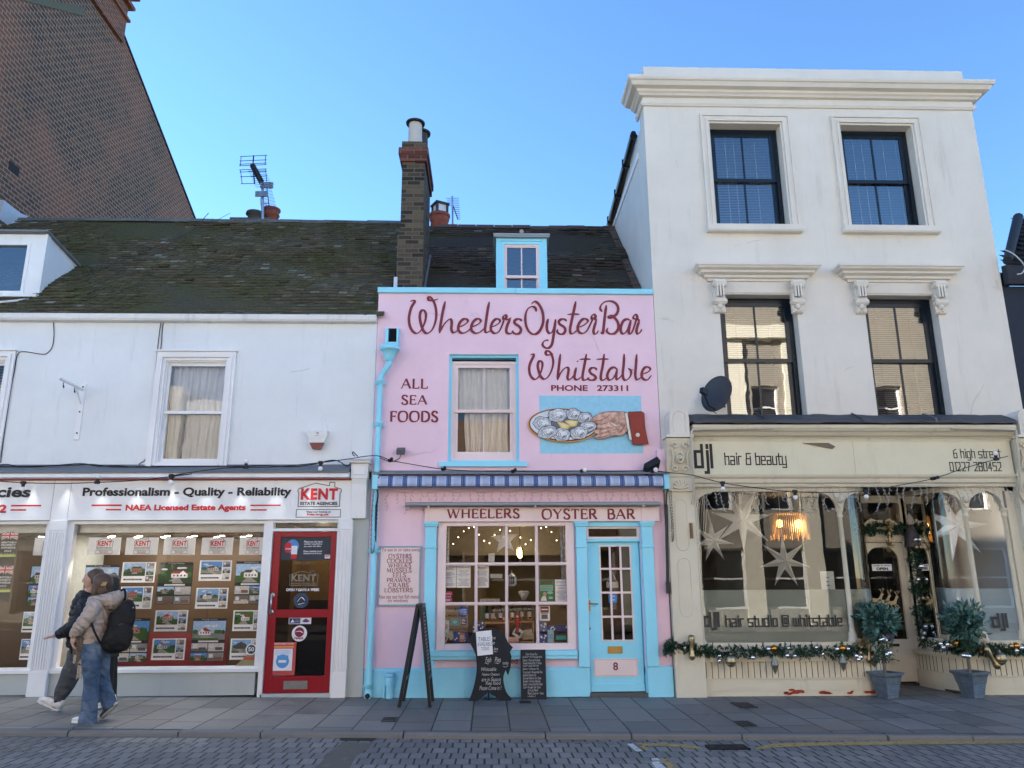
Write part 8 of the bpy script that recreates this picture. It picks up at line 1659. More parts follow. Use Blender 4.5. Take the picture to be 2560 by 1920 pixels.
# ================================================================== SALON DECORATIONS
PST = sheer_mat('paper_star', (.82,.85,.84), .97)
for c, R, lab, rot in (((340,1035), .335, 'white paper star lantern hanging lowest towards the pink shop', .05), ((520,915), .50, 'largest white paper star lantern in the big salon window', .42), ((770,1160), .40, 'white paper star lantern hanging in the middle of the big salon window', .0)):
    Y = .40 if R < .45 else .75; p = zs(*c, Y); star((p[0], Y, p[1]), R*(1+.0*Y), 7, .30, .10, PST, 'paper_star', lab, 'star lantern', (-.10 if R < .36 else .0, 2.85), rot, group='paper star lanterns in the salon windows')
p = zs(1795, 945, .55); star((p[0], .55, p[1]), .56, 7, .28, .12, PST, 'paper_star', 'big white paper star lantern in the window beyond the salon door', 'star lantern', (.05, 2.85), .25, group='paper star lanterns in the salon windows')
m = MB()
for k in range(6): x = 235+k*14; a = zs(300, 700, .12); m.tube(smooth([(a[0],.12,a[1]), (zs(x,820,.12)[0],.12,zs(x,820,.12)[1]), (zs(x-6,1000,.12)[0],.14,zs(x-6,1000,.12)[1])],4), .006, 5)
tag(m.build('white_ribbons', flat((.6,.6,.58), .7, name='ribbon')), 'loose white cords hanging in the salon window corner', 'cord')
p, q = z7(957,610,.10), z7(1055,745,.10); m = MB(); m.box(p[0], q[0], .10, .104, q[1], p[1], 0)
for k in range(6): m.box(p[0]+.08, q[0]-.07-.01*(k % 2), .0985, .10, p[1]-.08-.055*k-.018, p[1]-.08-.055*k, 1)
tag(m.build('paper_note', [flat((.62,.70,.74), .8, name='bluish_paper'), TXG]), 'small white notice taped inside the big salon window', 'notice')
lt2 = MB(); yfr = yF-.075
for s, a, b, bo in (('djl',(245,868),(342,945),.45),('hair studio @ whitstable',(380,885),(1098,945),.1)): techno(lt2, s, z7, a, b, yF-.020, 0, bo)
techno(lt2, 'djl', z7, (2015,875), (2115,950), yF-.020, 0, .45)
lt2.build('window_lettering', flat((.035,.035,.034), .5, name='dark_letters'), SB)  # letters coloured dark for the dim room behind clear cut-outs
p, q = z7(1268,567,1.0), z7(1393,607,1.0); OG = thing('open_sign', 'white sign with black OPEN lettering hanging in the salon door', 'sign', ((p[0]+q[0])/2, .99, q[1])); m = MB(); m.box(p[0], q[0], .955, .961, q[1], p[1]); m.build('plate', PAPER, OG); m = MB(); w, h = q[0]-p[0], p[1]-q[1]; text(m, 'OPEN', p[0]+w*.2, q[0]-w*.2, q[1]+h*.1, q[1]+h*.52, .953, 0, bold=.05); text(m, "COME IN WE'RE", p[0]+w*.08, q[0]-w*.08, q[1]+h*.66, q[1]+h*.88, .953, 0, bold=.02); m.build('lettering', INK, OG); m = MB(); m.tube([(p[0]+.03,.958,p[1]),((p[0]+q[0])/2,.958,p[1]+.1),(q[0]-.03,.958,p[1])], .004, 4); m.build('cord', CABLE, OG)
# golden reindeer cut-outs on the salon door glass
rd = MB(); 
def deer(cx, cy, k):
    q = lambda x, y: z7(cx+x*k, cy+y*k, .955)
    rd.prism([q(*p) for p in smooth([(0,0),(22,-14),(60,-8),(78,-22),(86,-44),(98,-50),(110,-40),(100,-30),(96,-10),(88,10),(60,18),(30,16),(8,22),(0,0)],3)[:-1]], .951, .954)
    for leg in ([(10,15),(-6,38),(-24,48)],[(22,14),(14,44),(4,62)],[(70,12),(88,34),(84,56)],[(80,8),(104,26),(116,44)]): rd.stroke([q(*p) for p in leg], .016*k, .9505, 0, taper=False)
    for an in ([(92,-50),(84,-72),(70,-84)],[(96,-50),(104,-74),(120,-86)],[(84,-72),(92,-86)],[(104,-74),(102,-92)]): rd.stroke([q(*p) for p in an], .008, .950, 0, taper=False)
for i in range(3): deer(1262+46*i, 785+8*i, .8)
tag(rd.build('reindeer_silhouette', flat((.50,.40,.22), .5, name='pale_gold_card')), 'pale gold cut out of leaping reindeer on the salon door glass', 'decoration')
p = z7(1385, 1010, .957); m = MB(); m.lathe([(.075,0),(.075,-.002),(.001,-.002)], (p[0], .957, p[1]), 20, 0, 'y'); tag(m.build('window_sticker', flat((.36,.06,.30), .5, name='magenta')), 'round magenta sticker low on the salon door glass', 'sticker')
# warm lamp inside
p = zs(800, 935, 1.3); LP_ = thing('ceiling_lamp', 'amber beaded lamp glowing inside the big salon window', 'lamp', (p[0], 1.3, p[1])); m = MB()
for k in range(60): a = 6.28*k/60; m.tube([(p[0]+.32*math.cos(a), 1.3+.18*math.sin(a), p[1]+.16), (p[0]+.32*math.cos(a), 1.3+.18*math.sin(a), p[1]-.22+.05*math.sin(k*1.9))], .011, 4)
m.tube([(p[0]+.32*math.cos(6.28*k/24), 1.3+.18*math.sin(6.28*k/24), p[1]+.16) for k in range(25)], .012, 5); m.build('beaded_shade', flat((.40,.22,.06), .4, .6, name='amber_beads'), LP_)
for s in (-.16, .16): m = MB(); m.ball((p[0]+s, 1.3, p[1]), .065, 12); m.build('bulb', emit_mat('amber_glow', (1,.58,.13), 1.6), LP_)
m = MB(); m.tube([(p[0],1.3,p[1]+.16),(p[0],1.3,2.88)], .008, 5); m.build('cord', CABLE, LP_)
l = bpy.data.lights.new('salon_lamp', 'POINT'); l.energy = 3.; l.color = (1,.72,.38); l.shadow_soft_size = .1; lo = bpy.data.objects.new('salon_lamp', l); COL.objects.link(lo); lo.location = (p[0], 1.3, p[1]-.05); lo.parent = LP_; lo.matrix_parent_inverse = Matrix.Translation(LP_.location).inverted()
# garlands
NEED = [flat((.014,.05,.026), .7, name='fir_dark', var=.3), flat((.026,.085,.042), .7, name='fir_mid', var=.3), flat((.06,.11,.06), .7, name='fir_light', var=.3)]
def garland(name, path, rad, n, label, seed):
    t = thing(name, label, 'garland', tuple(path[0])); m = MB(); r = random.Random(seed); pts = [Vector(p) for p in smooth([tuple(p) for p in path], 8)]
    for i in range(n):
        k = r.random()*(len(pts)-1); p = pts[int(k)].lerp(pts[int(k)+1], k % 1); 
        d = Vector((r.gauss(0,1), r.gauss(-.35,1), r.gauss(-.1,1))).normalized(); c = p+d*rad*r.uniform(.1,.7)
        tw = (c-p).normalized(); L0 = rad*r.uniform(.5,1.0)
        m.tube([c, c+tw*L0], .004, 3, 0, False)
        for j in range(9): q = c+tw*L0*j/9; m.leaf(q, rad*r.uniform(.4,.65), rad*.2, r.choice((0,0,1,1,2)), up=tuple(tw), r=r)
    m.build('foliage', NEED, t); return t
def on7(x, y, Y): p = z7(x, y, Y); return (p[0], Y, p[1])
def baubles(t, lst, z=z7, Y=-.13):
    for x, y, c, r in lst:
        r *= .74; p = z(x, y, Y); m = MB(); m.ball((p[0], Y, p[1]), r, 14); m.lathe([(r*.2,r*.95),(r*.2,r*1.12),(.001,r*1.15)], (p[0],Y,p[1]), 8, 1); m.build('bauble', [{'s': CHROME, 'g': GOLD, 'o': COPPER}[c], GOLD], t)
gYl = -.10
GA = garland('fir_garland', [on7(10,1085,gYl), on7(60,1065,gYl), on7(160,1085,gYl), on7(260,1100,gYl), on7(400,1110,gYl), on7(560,1105,gYl), on7(720,1095,gYl), on7(860,1105,gYl), on7(1000,1105,gYl), on7(1130,1100,gYl), on7(1230,1095,gYl+.08)],  .075, 620, 'long fir garland with baubles along the big salon window sill', 1)
baubles(GA, [(125,1080,'s',.045),(340,1130,'s',.045),(340,1160,'s',.045),(545,1140,'s',.05),(570,1118,'g',.035),(640,1088,'s',.05),(675,1085,'o',.065),(755,1128,'s',.055),(765,1083,'s',.04),(803,1130,'s',.042),(935,1078,'s',.04),(970,1118,'s',.052),(1062,1088,'s',.05),(1097,1083,'o',.068),(1132,1088,'s',.05),(1180,1130,'s',.055),(1207,1138,'s',.055),(1195,1152,'s',.05),(1205,1112,'g',.05)])
GB_ = garland('fir_garland', [on7(1660,1060,.0), on7(1750,1080,-.02), on7(1870,1085,-.06), on7(1990,1090,-.09), on7(2100,1095,-.10), on7(2212,1095,-.10), on7(2300,1090,-.1)], .075, 320, 'shorter fir garland on the sill beyond the salon door', 2)
baubles(GB_, [(1698,1055,'s',.045),(1715,1078,'s',.05),(1742,1060,'s',.05),(1763,1066,'g',.045),(1795,1052,'o',.062),(1880,1055,'s',.05),(1842,1127,'s',.045),(1872,1130,'s',.045),(2132,1070,'g',.055),(2165,1068,'o',.062),(2165,1098,'s',.05),(2195,1080,'s',.05),(2100,1078,'g',.045)], Y=-.16)
eYg = .86
GC = garland('fir_garland', [on7(1195,345,eYg), on7(1250,355,eYg), on7(1320,345,eYg), on7(1385,352,eYg), on7(1450,348,eYg), on7(1520,370,eYg), on7(1545,430,eYg-.05), on7(1530,520,eYg-.08), on7(1560,600,eYg-.08), on7(1545,690,eYg-.1), on7(1575,780,eYg-.1), on7(1570,880,eYg-.1), on7(1600,960,eYg-.12), on7(1600,1060,eYg-.2)], .085, 470, 'fir garland draped over and down one side of the salon door', 3)
baubles(GC, [(1545,415,'s',.05),(1575,580,'s',.055),(1595,590,'s',.045),(1560,660,'s',.045),(1590,775,'g',.045),(1605,950,'s',.05),(1600,990,'s',.05),(1590,1020,'s',.045),(1550,462,'g',.05)], Y=eYg-.2)
bw = MB()
for x, y in ((1380,335),(1375,455),(1230,1050),(1610,925),(1555,460),(1930,1065)):
    p = on7(x, y, eYg-.12 if y < 1000 else -.12); r = random.Random(int(x))
    for k in range(16): bw.leaf(p, .11, .05, 0, r=r)
tag(bw.build('gold_bows', flat((.30,.24,.13), .4, .5, name='gold_ribbon')), 'frayed gold ribbon bows tied on the garlands', 'bow')
def skittle(x, y, Y, L_, ax, label, mat=GOLD):
    L_ *= .68; p = Vector(on7(x, y, Y)); m = MB(); prof = [(.004,.5),(.16,.46),(.19,.33),(.14,.12),(.10,-.1),(.16,-.26),(.19,-.36),(.12,-.46),(.04,-.5)]
    n = 16; d = Vector(ax).normalized(); u = d.orthogonal().normalized(); v = d.cross(u); vs = []
    for r, h in prof: vs += [p+d*h*L_+(u*math.cos(2*math.pi*j/n)+v*math.sin(2*math.pi*j/n))*r*L_*.75 for j in range(n)]
    m.add(vs, [(i*n+j, i*n+(j+1) % n, (i+1)*n+(j+1) % n, (i+1)*n+j) for i in range(len(prof)-1) for j in range(n)], 0, True); return tag(m.build('gold_ornament', mat), label, 'ornament', 'large gold ornaments hung on the salon')
def drop(x, y, Y, h, label, fat=.34):
    h *= .72; p = on7(x, y, Y); m = MB(); m.lathe([(.002,h*.5),(h*.06,h*.42),(h*.08,h*.36),(h*fat*.75,h*.14),(h*fat,0),(h*fat*.7,-h*.14),(h*.08,-h*.34),(h*.03,-h*.42),(.001,-h*.5)], p, 12, sm=False); return tag(m.build('gold_ornament', flat((.36,.30,.20), .3, .8, name='antique_gold')), label, 'ornament', 'large gold ornaments hung on the salon')
skittle(170, 1078, -.2, .50, (.03,0,1), 'gold skittle shaped ornament on the pilaster end of the long garland'); drop(680, 1185, -.17, .36, 'gold diamond drop hanging at the middle of the long sill', .22); drop(1098, 1170, -.17, .36, 'gold diamond drop hanging near the curved end of the long sill', .24); skittle(1258, 1108, -.05, .42, (.1,0,1), 'gold skittle ornament where the long sill curves inwards'); drop(1290, 1150, .0, .34, 'dull gold drop beside the first topiary pot'); skittle(2012, 1140, -.18, .52, (-.55,0,1), 'tilted gold skittle ornament under the second garland'); skittle(1640, 985, .72, .46, (-.28,0,1), 'gold skittle ornament hanging on the door garland'); skittle(1385, 400, .8, .30, (.02,0,1), 'gold bell shaped ornament above the salon door')
for x, y, R, lab in ((410,1160,.078,'fat ribbed gold bauble hanging under the long sill'), (2065,1145,.085,'large swirled gold bauble under the second garland')):
    p = on7(x, y, -.18); m = MB(); m.ball(p, R, 18, 0, 1.1); [m.lathe([(R*math.sin(a)*1.012, -R*1.1*math.cos(a)*1.0), (R*math.sin(a+.09)*1.012, -R*1.1*math.cos(a+.09))], p, 18, 1) for a in (1.0,1.5,2.0)]; m.lathe([(R*.25,R*1.0),(R*.2,R*1.35),(.002,R*1.4)], p, 10); tag(m.build('gold_ornament', [GOLD, flat((.6,.55,.42), .4, .7, name='pale_gold')]), lab, 'ornament', 'large gold ornaments hung on the salon')
p = on7(1515, 350, .78); m = MB(); m.lathe([(.12,-.28),(.10,-.1),(.05,.02),(.03,.06)], p, 14, 0); m.ball((p[0],p[1],p[2]+.10), .045, 10, 1); m.lathe([(.05,.11),(.055,.13),(.004,.24)], p, 10, 2); tag(m.build('doll_ornament', [flat((.05,.045,.05), .6, name='dark_dress'), flat((.5,.36,.3), .6, name='doll_skin'), flat((.4,.38,.36), .5, name='grey_hat')]), 'small doll in a dark dress at the salon door corner', 'ornament')
# topiaries
TLF = [flat((.035,.10,.085), .5, name='bay_dark', var=.25), flat((.085,.19,.155), .45, name='bay_mid', var=.25), flat((.17,.29,.24), .4, name='bay_pale', var=.25)]
POTM = flat((.13,.155,.18), .45, .25, name='pewter_pot', var=.15)
def topiary(px, py, rim, base, crown, low, label, seed):
    gx, gy = G(1660+px*.40687, 1180+py*.40687, gz(6)); t = thing('potted_topiary', label, 'potted plant', (gx, gy, gz(gx))); Y = gy; r = random.Random(seed); zr_ = z7(px, rim[2], Y)[1]; zb0 = gz(gx); h = zr_-zb0
    wr = (z7(rim[1], rim[2], Y)[0]-z7(rim[0], rim[2], Y)[0])/2*.9; wb = wr*.58; ca, sa = math.cos(.35), math.sin(.35)
    def sq(w, z): return [(gx+(u*ca-v*sa)*w, Y+(u*sa+v*ca)*w, z) for u, v in ((-1,-1),(1,-1),(1,1),(-1,1))]
    m = MB(); lv = [(0,wb),(.02,wb*1.03)]+[(f, wb+(wr-wb)*(f**1.6)+(.006 if i % 2 else 0)) for i, f in enumerate([.1,.13,.16,.19,.22,.25,.28,.31,.34,.37,.40,.43,.46,.49,.52,.55])]+[(.8,wr*.86),(.9,wr*.95),(.905,wr*1.04),(1,wr*1.06),(1,wr*.92),(.9,wr*.86)]
    vs = []; [vs.extend(sq(w, zb0+f*h)) for f, w in lv]; m.add(vs, [(4*i+j, 4*i+(j+1) % 4, 4*i+4+(j+1) % 4, 4*i+4+j) for i in range(len(lv)-1) for j in range(4)]+[(0,1,2,3), tuple(4*(len(lv)-1)+j for j in range(4))]); m.build('pot', POTM, t)
    c = Vector(on7(*crown[:2], Y)); R = crown[2]; lw = Vector(on7(*low, Y))
    m = MB(); m.tube([(gx, Y, zr_-.03), (gx+.005, Y, zr_+.25), (c.x, Y, c.z-R*.6)], .022, 8); m.build('stem', flat((.16,.13,.10), .8, name='grey_stem', var=.2), t)
    m = MB()
    for i in range(560):
        d = Vector((r.gauss(0,1), r.gauss(0,1), r.gauss(0,1))).normalized(); rr = R*(r.random()**.45)*(1+.62*noise.noise(d*2.4+Vector((seed,0,0))))*(.92); p = c+Vector((d.x*rr*.95, d.y*rr*.95, d.z*rr)); m.leaf(p, r.uniform(.085,.13), r.uniform(.042,.06), r.choice((0,0,0,1,1,2)) , up=tuple(d*1.2+Vector((0,0,.2))), r=r)
    for i in range(14):   # twigs holding the leaves
        d = Vector((r.gauss(0,1), r.gauss(0,1), r.gauss(.2,1))).normalized(); m.tube([c-Vector((0,0,R*.5)), c+d*R*.75], .006, 4, 0, False)
    m.build('crown', TLF, t)
    m = MB()
    for i in range(330):
        u = r.random(); p = Vector((lw.x+r.gauss(0,.07)*(1-.4*u), Y+r.gauss(0,.06), c.z-R*.8-(c.z-R*.8-lw.z)*u)); m.leaf(p, r.uniform(.05,.10), .018, r.choice((0,1,1,2)), up=(r.gauss(0,1),r.gauss(0,1),-.6), r=r)
    m.build('trailing_sprig', NEED, t); return t
T1 = topiary(1375, 1386, (1292,1450,1228), None, (1320,915,.255), (1352,1160), 'clipped ball topiary in a grey ribbed pot, paler crown, before the salon door', 31)
T2 = topiary(1900, 1381, (1802,1966,1222), None, (1845,922,.255), (1862,1080), 'clipped ball topiary in a grey ribbed pot, darker crown, before the curved sill', 32)
baubles(T1, [(1348,1026,'s',.05),(1332,1030,'s',.042),(1362,1034,'s',.042),(1385,1112,'s',.055),(1370,1120,'s',.045)], Y=T1.location.y-.12); baubles(T2, [(1856,1130,'s',.045),(1840,1128,'s',.045),(1872,1132,'s',.045)], Y=T2.location.y-.12)

# ================================================================== PEOPLE
zp = zoom(60, 1390, .27134)
PXM = .27134*9.55/1923           # metres per survey zoom pixel where they walk
def V3(x, y, Y): p = zp(x, y, Y); return Vector((p[0], Y, p[1]))
def limb(mb, pts, n=18, mi=0, puff=0., wr=.04, seed=0, k=5, caps=True):
    """tapering sleeve / leg / torso: pts = (point, half width fore-aft, half width across)"""
    raw = [(p.x, p.y, p.z, a, b) for p, a, b in pts]; q = smooth(raw, k*2 if puff else k); vs = []; s = 0; last = None
    for i, (x, y, z, a, b) in enumerate(q):
        c = Vector((x, y, z)); A = Vector(q[max(i-1,0)][:3]); B = Vector(q[min(i+1,len(q)-1)][:3]); d = (B-A).normalized()
        s += (c-last).length if last is not None else 0; last = c
        v = Vector((0,1,0)); v = (v-d*v.dot(d)).normalized(); u = v.cross(d)
        f = 1-1.5*puff*(1-abs(math.sin(s*math.pi/.072)))**2
        for j in range(n):
            t = 2*math.pi*j/n; w = f*(1+wr*noise.noise(Vector((math.cos(t)*1.6+seed, math.sin(t)*1.6, s*9)))*2.2)
            vs.append(c+u*a*w*math.cos(t)+v*b*w*math.sin(t))
    m = len(q); fs = [(i*n+j, i*n+(j+1) % n, (i+1)*n+(j+1) % n, (i+1)*n+j) for i in range(m-1) for j in range(n)]
    if caps: fs += [tuple(range(n)), tuple((m-1)*n+j for j in range(n-1,-1,-1))]
    mb.add(vs, fs, mi, True); return mb
def skin(name, chains, mat, levels=2):
    """one continuous body grown on a jointed skeleton: chains of (point, radius); shared first points join"""
    vs, es, rs, idx = [], [], [], {}
    def vid(p, r):
        key = tuple(round(c, 4) for c in p)
        if key not in idx: idx[key] = len(vs); vs.append(tuple(p)); rs.append(r)
        return idx[key]
    for ch in chains:
        ids = [vid(p, r) for p, r in ch]; es += [(a, b) for a, b in zip(ids, ids[1:]) if a != b]
    me = bpy.data.meshes.new(name); me.from_pydata(vs, es, []); o = bpy.data.objects.new(name, me); COL.objects.link(o)
    md = o.modifiers.new('skin', 'SKIN'); md.use_smooth_shade = True; md.branch_smoothing = .6
    for i, sv in enumerate(me.skin_vertices[0].data): sv.radius = (rs[i], rs[i]) if not isinstance(rs[i], tuple) else rs[i]; sv.use_root = i == 0
    sb = o.modifiers.new('sub', 'SUBSURF'); sb.levels = sb.render_levels = levels
    dg = bpy.context.evaluated_depsgraph_get(); dg.update(); m2 = bpy.data.meshes.new_from_object(o.evaluated_get(dg)); m2.materials.clear(); m2.materials.append(mat); m2.name = name
    bpy.data.objects.remove(o); r = bpy.data.objects.new(name, m2); COL.objects.link(r)
    for p in m2.polygons: p.use_smooth = True
    return r
SKIN = flat((.50,.29,.21), .6, name='skin', var=.08); HAIRB = flat((.085,.048,.03), .5, name='brown_hair', var=.2, sc=110); HAIRD = flat((.010,.009,.009), .45, name='black_hair', var=.3)
def hand(wrist, d, palm_n, s=1., curl=.3):
    """palm and five fingers as chains from the wrist; d = pointing direction, palm_n = palm normal"""
    d = d.normalized(); n = (palm_n-d*palm_n.dot(d)).normalized(); side = d.cross(n); ch = [[(wrist, .026*s), (wrist+d*.05*s, (.036*s, .018*s)), (wrist+d*.085*s, (.038*s,.016*s))]]
    base = wrist+d*.085*s
    for i, L_ in enumerate((.068,.078,.072,.056)):
        o = base+side*(-.030+.020*i)*s+d*.004*s; a = o+d*L_*.45*s+n*curl*.012*s; b = a+(d*.8+n*curl).normalized()*L_*.33*s; c = b+(d*.5+n*curl*1.6).normalized()*L_*.25*s
        ch.append([(base, .016*s), (o, .0105*s), (a, .0095*s), (b, .0085*s), (c, .007*s)])
    th = wrist+d*.035*s-side*.032*s; ch.append([(wrist+d*.05*s, .018*s), (th, .013*s), (th+(d*.6-side*.6+n*.2)*.035*s, .011*s), (th+(d*1.0-side*.75+n*.4)*.055*s, .0085*s)]); return ch
def head_mesh(c, s, face):
    """skull with brow, nose, lips, chin and ears, looking along -X"""
    nu, nv = 28, 22; vs = []; gs = lambda d, w: math.exp(-(d/w)**2)
    for i in range(nv+1):
        t = math.pi*i/nv; z = -math.cos(t); rr = max(math.sin(t), 1e-3)
        for j in range(nu):
            a = 2*math.pi*j/nu; fx, fy = -math.cos(a)*rr, math.sin(a)*rr; jaw = 1-.30*max(0, -z)**1.3
            x, y, zz = fx*.092*(1 if fx > 0 else jaw*.98+.02)+(.008 if fx > 0 else 0), fy*.075*jaw, z*.118
            fr = max(0, -fx/rr)**2 if rr > .05 else 0
            x -= fr*(.026*gs(zz+.014, .017)*gs(y, .014)+.012*gs(zz-.008, .02)*gs(y, .010)+.008*gs(zz+.052, .010)*gs(y, .022)+.012*gs(zz+.088, .018)*gs(y, .028)+.004*gs(zz-.028, .012))
            x += fr*.012*gs(zz-.010, .014)*(gs(y-.032, .016)+gs(y+.032, .016)); y += math.copysign(.018*gs(x-.012, .020)*gs(zz+.008, .026), fy)*(abs(fy) > .5*rr)
            vs.append(c+Vector((x, y, zz))*s)
    return vs, [(i*nu+j, i*nu+(j+1) % nu, (i+1)*nu+(j+1) % nu, (i+1)*nu+j) for i in range(nv) for j in range(nu)]
def person(label, Y, head, face, pel, neck, sh, arms, legs, hs=1., face_r=.085):
    """head, pelvis ... are survey points; arms / legs = lists of joints (x, y, dY)"""
    pv = V3(*pel, Y); nk = V3(*neck, Y); hd = V3(*head, Y); s_ = V3(*sh, Y); fd = Vector((-1,0,0))
    mid = pv.lerp(s_, .5)
    ch = [[(pv, (.13,.11)), (mid, (.12,.10)), (s_, (.14,.10)), (nk, .05), (hd+Vector((.015,0,-.06))*hs, .05*hs), (hd+Vector((.01,0,.0))*hs, .05*hs)]]
    hm = head_mesh(hd, hs, face)
    for a in arms:
        pts = [V3(x, y, Y+dy) for x, y, dy in a['j']]; ch.append([(s_, (.14,.10)), (pts[0], .055), (pts[1], .042), (pts[2], .028)])
        d = (pts[2]-pts[1]).normalized() if 'd' not in a else Vector(a['d']).normalized(); hc = hand(pts[2], d, Vector(a['n']), 1., a.get('c', .3)); ch += hc
    for l in legs:
        pts = [V3(x, y, Y+dy) for x, y, dy in l]; ch.append([(pv, (.13,.11)), (pts[0], .085), (pts[1], .055), (pts[2], .038)])
    o = skin('person', ch, SKIN); bm = bmesh.new(); bm.from_mesh(o.data); vv = [bm.verts.new(v) for v in hm[0]]
    for f in hm[1]: bm.faces.new([vv[i] for i in f]).smooth = True
    bm.to_mesh(o.data); bm.free(); tag(o, label, 'person')
    if face:
        e = MB(); [e.ball(hd+Vector((-.073,.031*t,.008))*hs, .009*hs, 8) for t in (1,-1)]; e.build('eyes', flat((.03,.02,.018), .2, name='eye_dark'), o)
    return o
def shoe(mb, heel, toe, up, w=.048, h=.085, mi=0, ms=1):
    """trainer from heel to toe with a thick sole; up = direction out of the foot"""
    ax = (toe-heel); L_ = ax.length; ax.normalize(); up = (up-ax*up.dot(ax)).normalized(); sd = ax.cross(up); n = 14
    for (z0, z1, k, m_) in ((0, .03, 1.06, ms), (.03, h, 1., mi)):
        vs = []; st = [(0,.55),(.04,.8),(.15,.95),(.45,.85),(.7,1.0),(.88,.85),(.97,.5),(1.0,.2)]
        prof = []
        for f, ww in st:
            top = z1 if m_ == ms else .03+(h-.03)*(1.15 if f < .3 else 1.0 if f < .45 else .62 if f < .75 else .45 if f < .95 else .25)
            prof.append((f, ww*w*k, top))
        for f, ww, top in prof:
            c = heel+ax*L_*f
            for (s, zz) in ((-1,z0),(-1,z0+(top-z0)*.6),(-.55,top),(.55,top),(1,z0+(top-z0)*.6),(1,z0)): vs.append(c+sd*s*ww+up*zz)
        m = len(prof); fs = [(i*6+j, i*6+(j+1) % 6, (i+1)*6+(j+1) % 6, (i+1)*6+j) for i in range(m-1) for j in range(6)]+[tuple(range(6)), tuple((m-1)*6+j for j in range(5,-1,-1))]
        mb.add(vs, fs, m_, True)
def pm(px): return px*PXM

# --- woman in the beige padded jacket
yB = -1.86; yn, yr_ = yB-.10, yB+.10
B_ = person('person in a beige padded jacket and wide blue jeans carrying a black backpack', yB, (722,255), False, (645,850), (705,395), (685,470),
    [dict(j=[(650,470,-.19),(548,605,-.24),(455,728,-.20)], d=(.10,-.1,-1), n=(1,.2,0), c=.6), dict(j=[(690,470,.19),(640,640,.24),(560,740,.20)], n=(0,-1,0))],
    [[(625,900,-.09),(620,1140,-.10),(590,1480,-.10)], [(690,900,.09),(705,1130,.09),(800,1370,.09)]])
JK = cloth('beige_nylon', (.43,.35,.295), 13, .14, .5, .02)
m = MB(); limb(m, [(V3(700,395,yB), .10, .13), (V3(690,440,yB), .125, .18), (V3(682,540,yB), .148, .20), (V3(668,660,yB), .148, .195), (V3(655,755,yB), .142, .185), (V3(650,800,yB), .132, .175)], puff=.075, seed=1)
limb(m, [(V3(670,445,yB-.12), .07, .08), (V3(645,480,yB-.18), .085, .085), (V3(590,560,yB-.22), .082, .08), (V3(538,622,yB-.23), .076, .075), (V3(482,690,yB-.22), .064, .062), (V3(448,735,yB-.20), .045, .045)], puff=.09, seed=2)
limb(m, [(V3(690,440,yB+.14), .08, .09), (V3(680,480,yB+.20), .10, .10), (V3(640,630,yB+.24), .09, .085), (V3(575,725,yB+.20), .055, .055)], puff=.09, seed=3)
m.build('jacket', JK, B_)
m = MB(); limb(m, [(V3(592,395,yB-.02), .025, .08), (V3(650,402,yB), .05, .13), (V3(740,402,yB), .072, .16), (V3(820,405,yB), .10, .165), (V3(878,410,yB), .112, .15), (V3(908,415,yB), .07, .10)], puff=.05, seed=4); m.build('hood', JK, B_)
JEAN = cloth('blue_denim', (.058,.098,.165), 9, .3, .9, .035, (.13,.18,.25))
m = MB(); limb(m, [(V3(650,795,yB), .135, .17), (V3(655,850,yB), .150, .185), (V3(640,930,yB), .13, .17)], seed=5)
limb(m, [(V3(625,850,yn), .115, .10), (V3(622,960,yn), .108, .10), (V3(622,1130,yn), .080, .085), (V3(608,1330,yn), .080, .085), (V3(590,1480,yn), .092, .092), (V3(583,1572,yn), .098, .095)], seed=6, wr=.06)
limb(m, [(V3(690,860,yr_), .115, .10), (V3(702,980,yr_), .105, .10), (V3(714,1110,yr_), .082, .085), (V3(745,1230,yr_), .078, .08), (V3(785,1350,yr_), .076, .08), (V3(800,1400,yr_), .074, .08)], seed=7, wr=.06); m.build('jeans', JEAN, B_)
SHW = flat((.72,.72,.70), .5, name='white_canvas'); SOLE = flat((.38,.34,.27), .7, name='rubber_sole'); 
m = MB(); f0 = V3(600,1580,yn); f0.z = gz(f0.x); f1 = V3(436,1575,yn); f1.z = gz(f1.x)+.004; shoe(m, f0, f1, Vector((0,0,1))); m.build('shoe', [SHW, SHW], B_)
m = MB(); f1 = V3(718,1535,yr_); f1.z = max(f1.z, gz(f1.x)+.005); f0 = V3(862,1362,yr_); shoe(m, f0, f1, Vector((-.75,0,.35))); m.build('shoe', [flat((.05,.07,.11), .6, name='navy_canvas'), SOLE], B_)
m = MB(); limb(m, [(V3(735,158,yB), .02, .02), (V3(733,172,yB), .07, .065), (V3(730,200,yB), .098, .088), (V3(728,250,yB), .11, .10), (V3(700,300,yB), .095, .095), (V3(668,345,yB), .055, .085), (V3(655,365,yB), .02, .06)], wr=.06, seed=8); limb(m, [(V3(720,290,yB), .09, .09), (V3(735,330,yB), .075, .09), (V3(742,375,yB), .04, .07)], wr=.06, seed=9); m.build('hair', HAIRB, B_)
m = MB(); c = V3(738,268,yB-.10); [m.tube([c+Vector((.018*k,-.006,-.035)), c+Vector((.018*k,-.018,0)), c+Vector((.018*k+.01,-.004,.035))], .006, 5) for k in (-1,0,1)]; m.tube([c+Vector((-.03,-.015,0)), c+Vector((.03,-.015,.0))], .007, 5); m.build('hair_claw', GOLD, B_)
BKP = cloth('black_nylon', (.008,.008,.009), 8, .3, .7, .02)
BP = thing('backpack', 'large black backpack worn over the beige padded jacket', 'backpack', tuple(V3(860,900,yB)))
ol = [(792,520),(850,495),(905,430),(950,398),(1000,412),(1028,470),(1030,560),(1010,640),(985,690),(990,770),(968,840),(905,880),(840,900),(770,892),(715,850),(700,800),(740,720),(770,640)]
m = MB(); yc = yB; cx = sum(p[0] for p in ol)/len(ol); cy = sum(p[1] for p in ol)/len(ol)
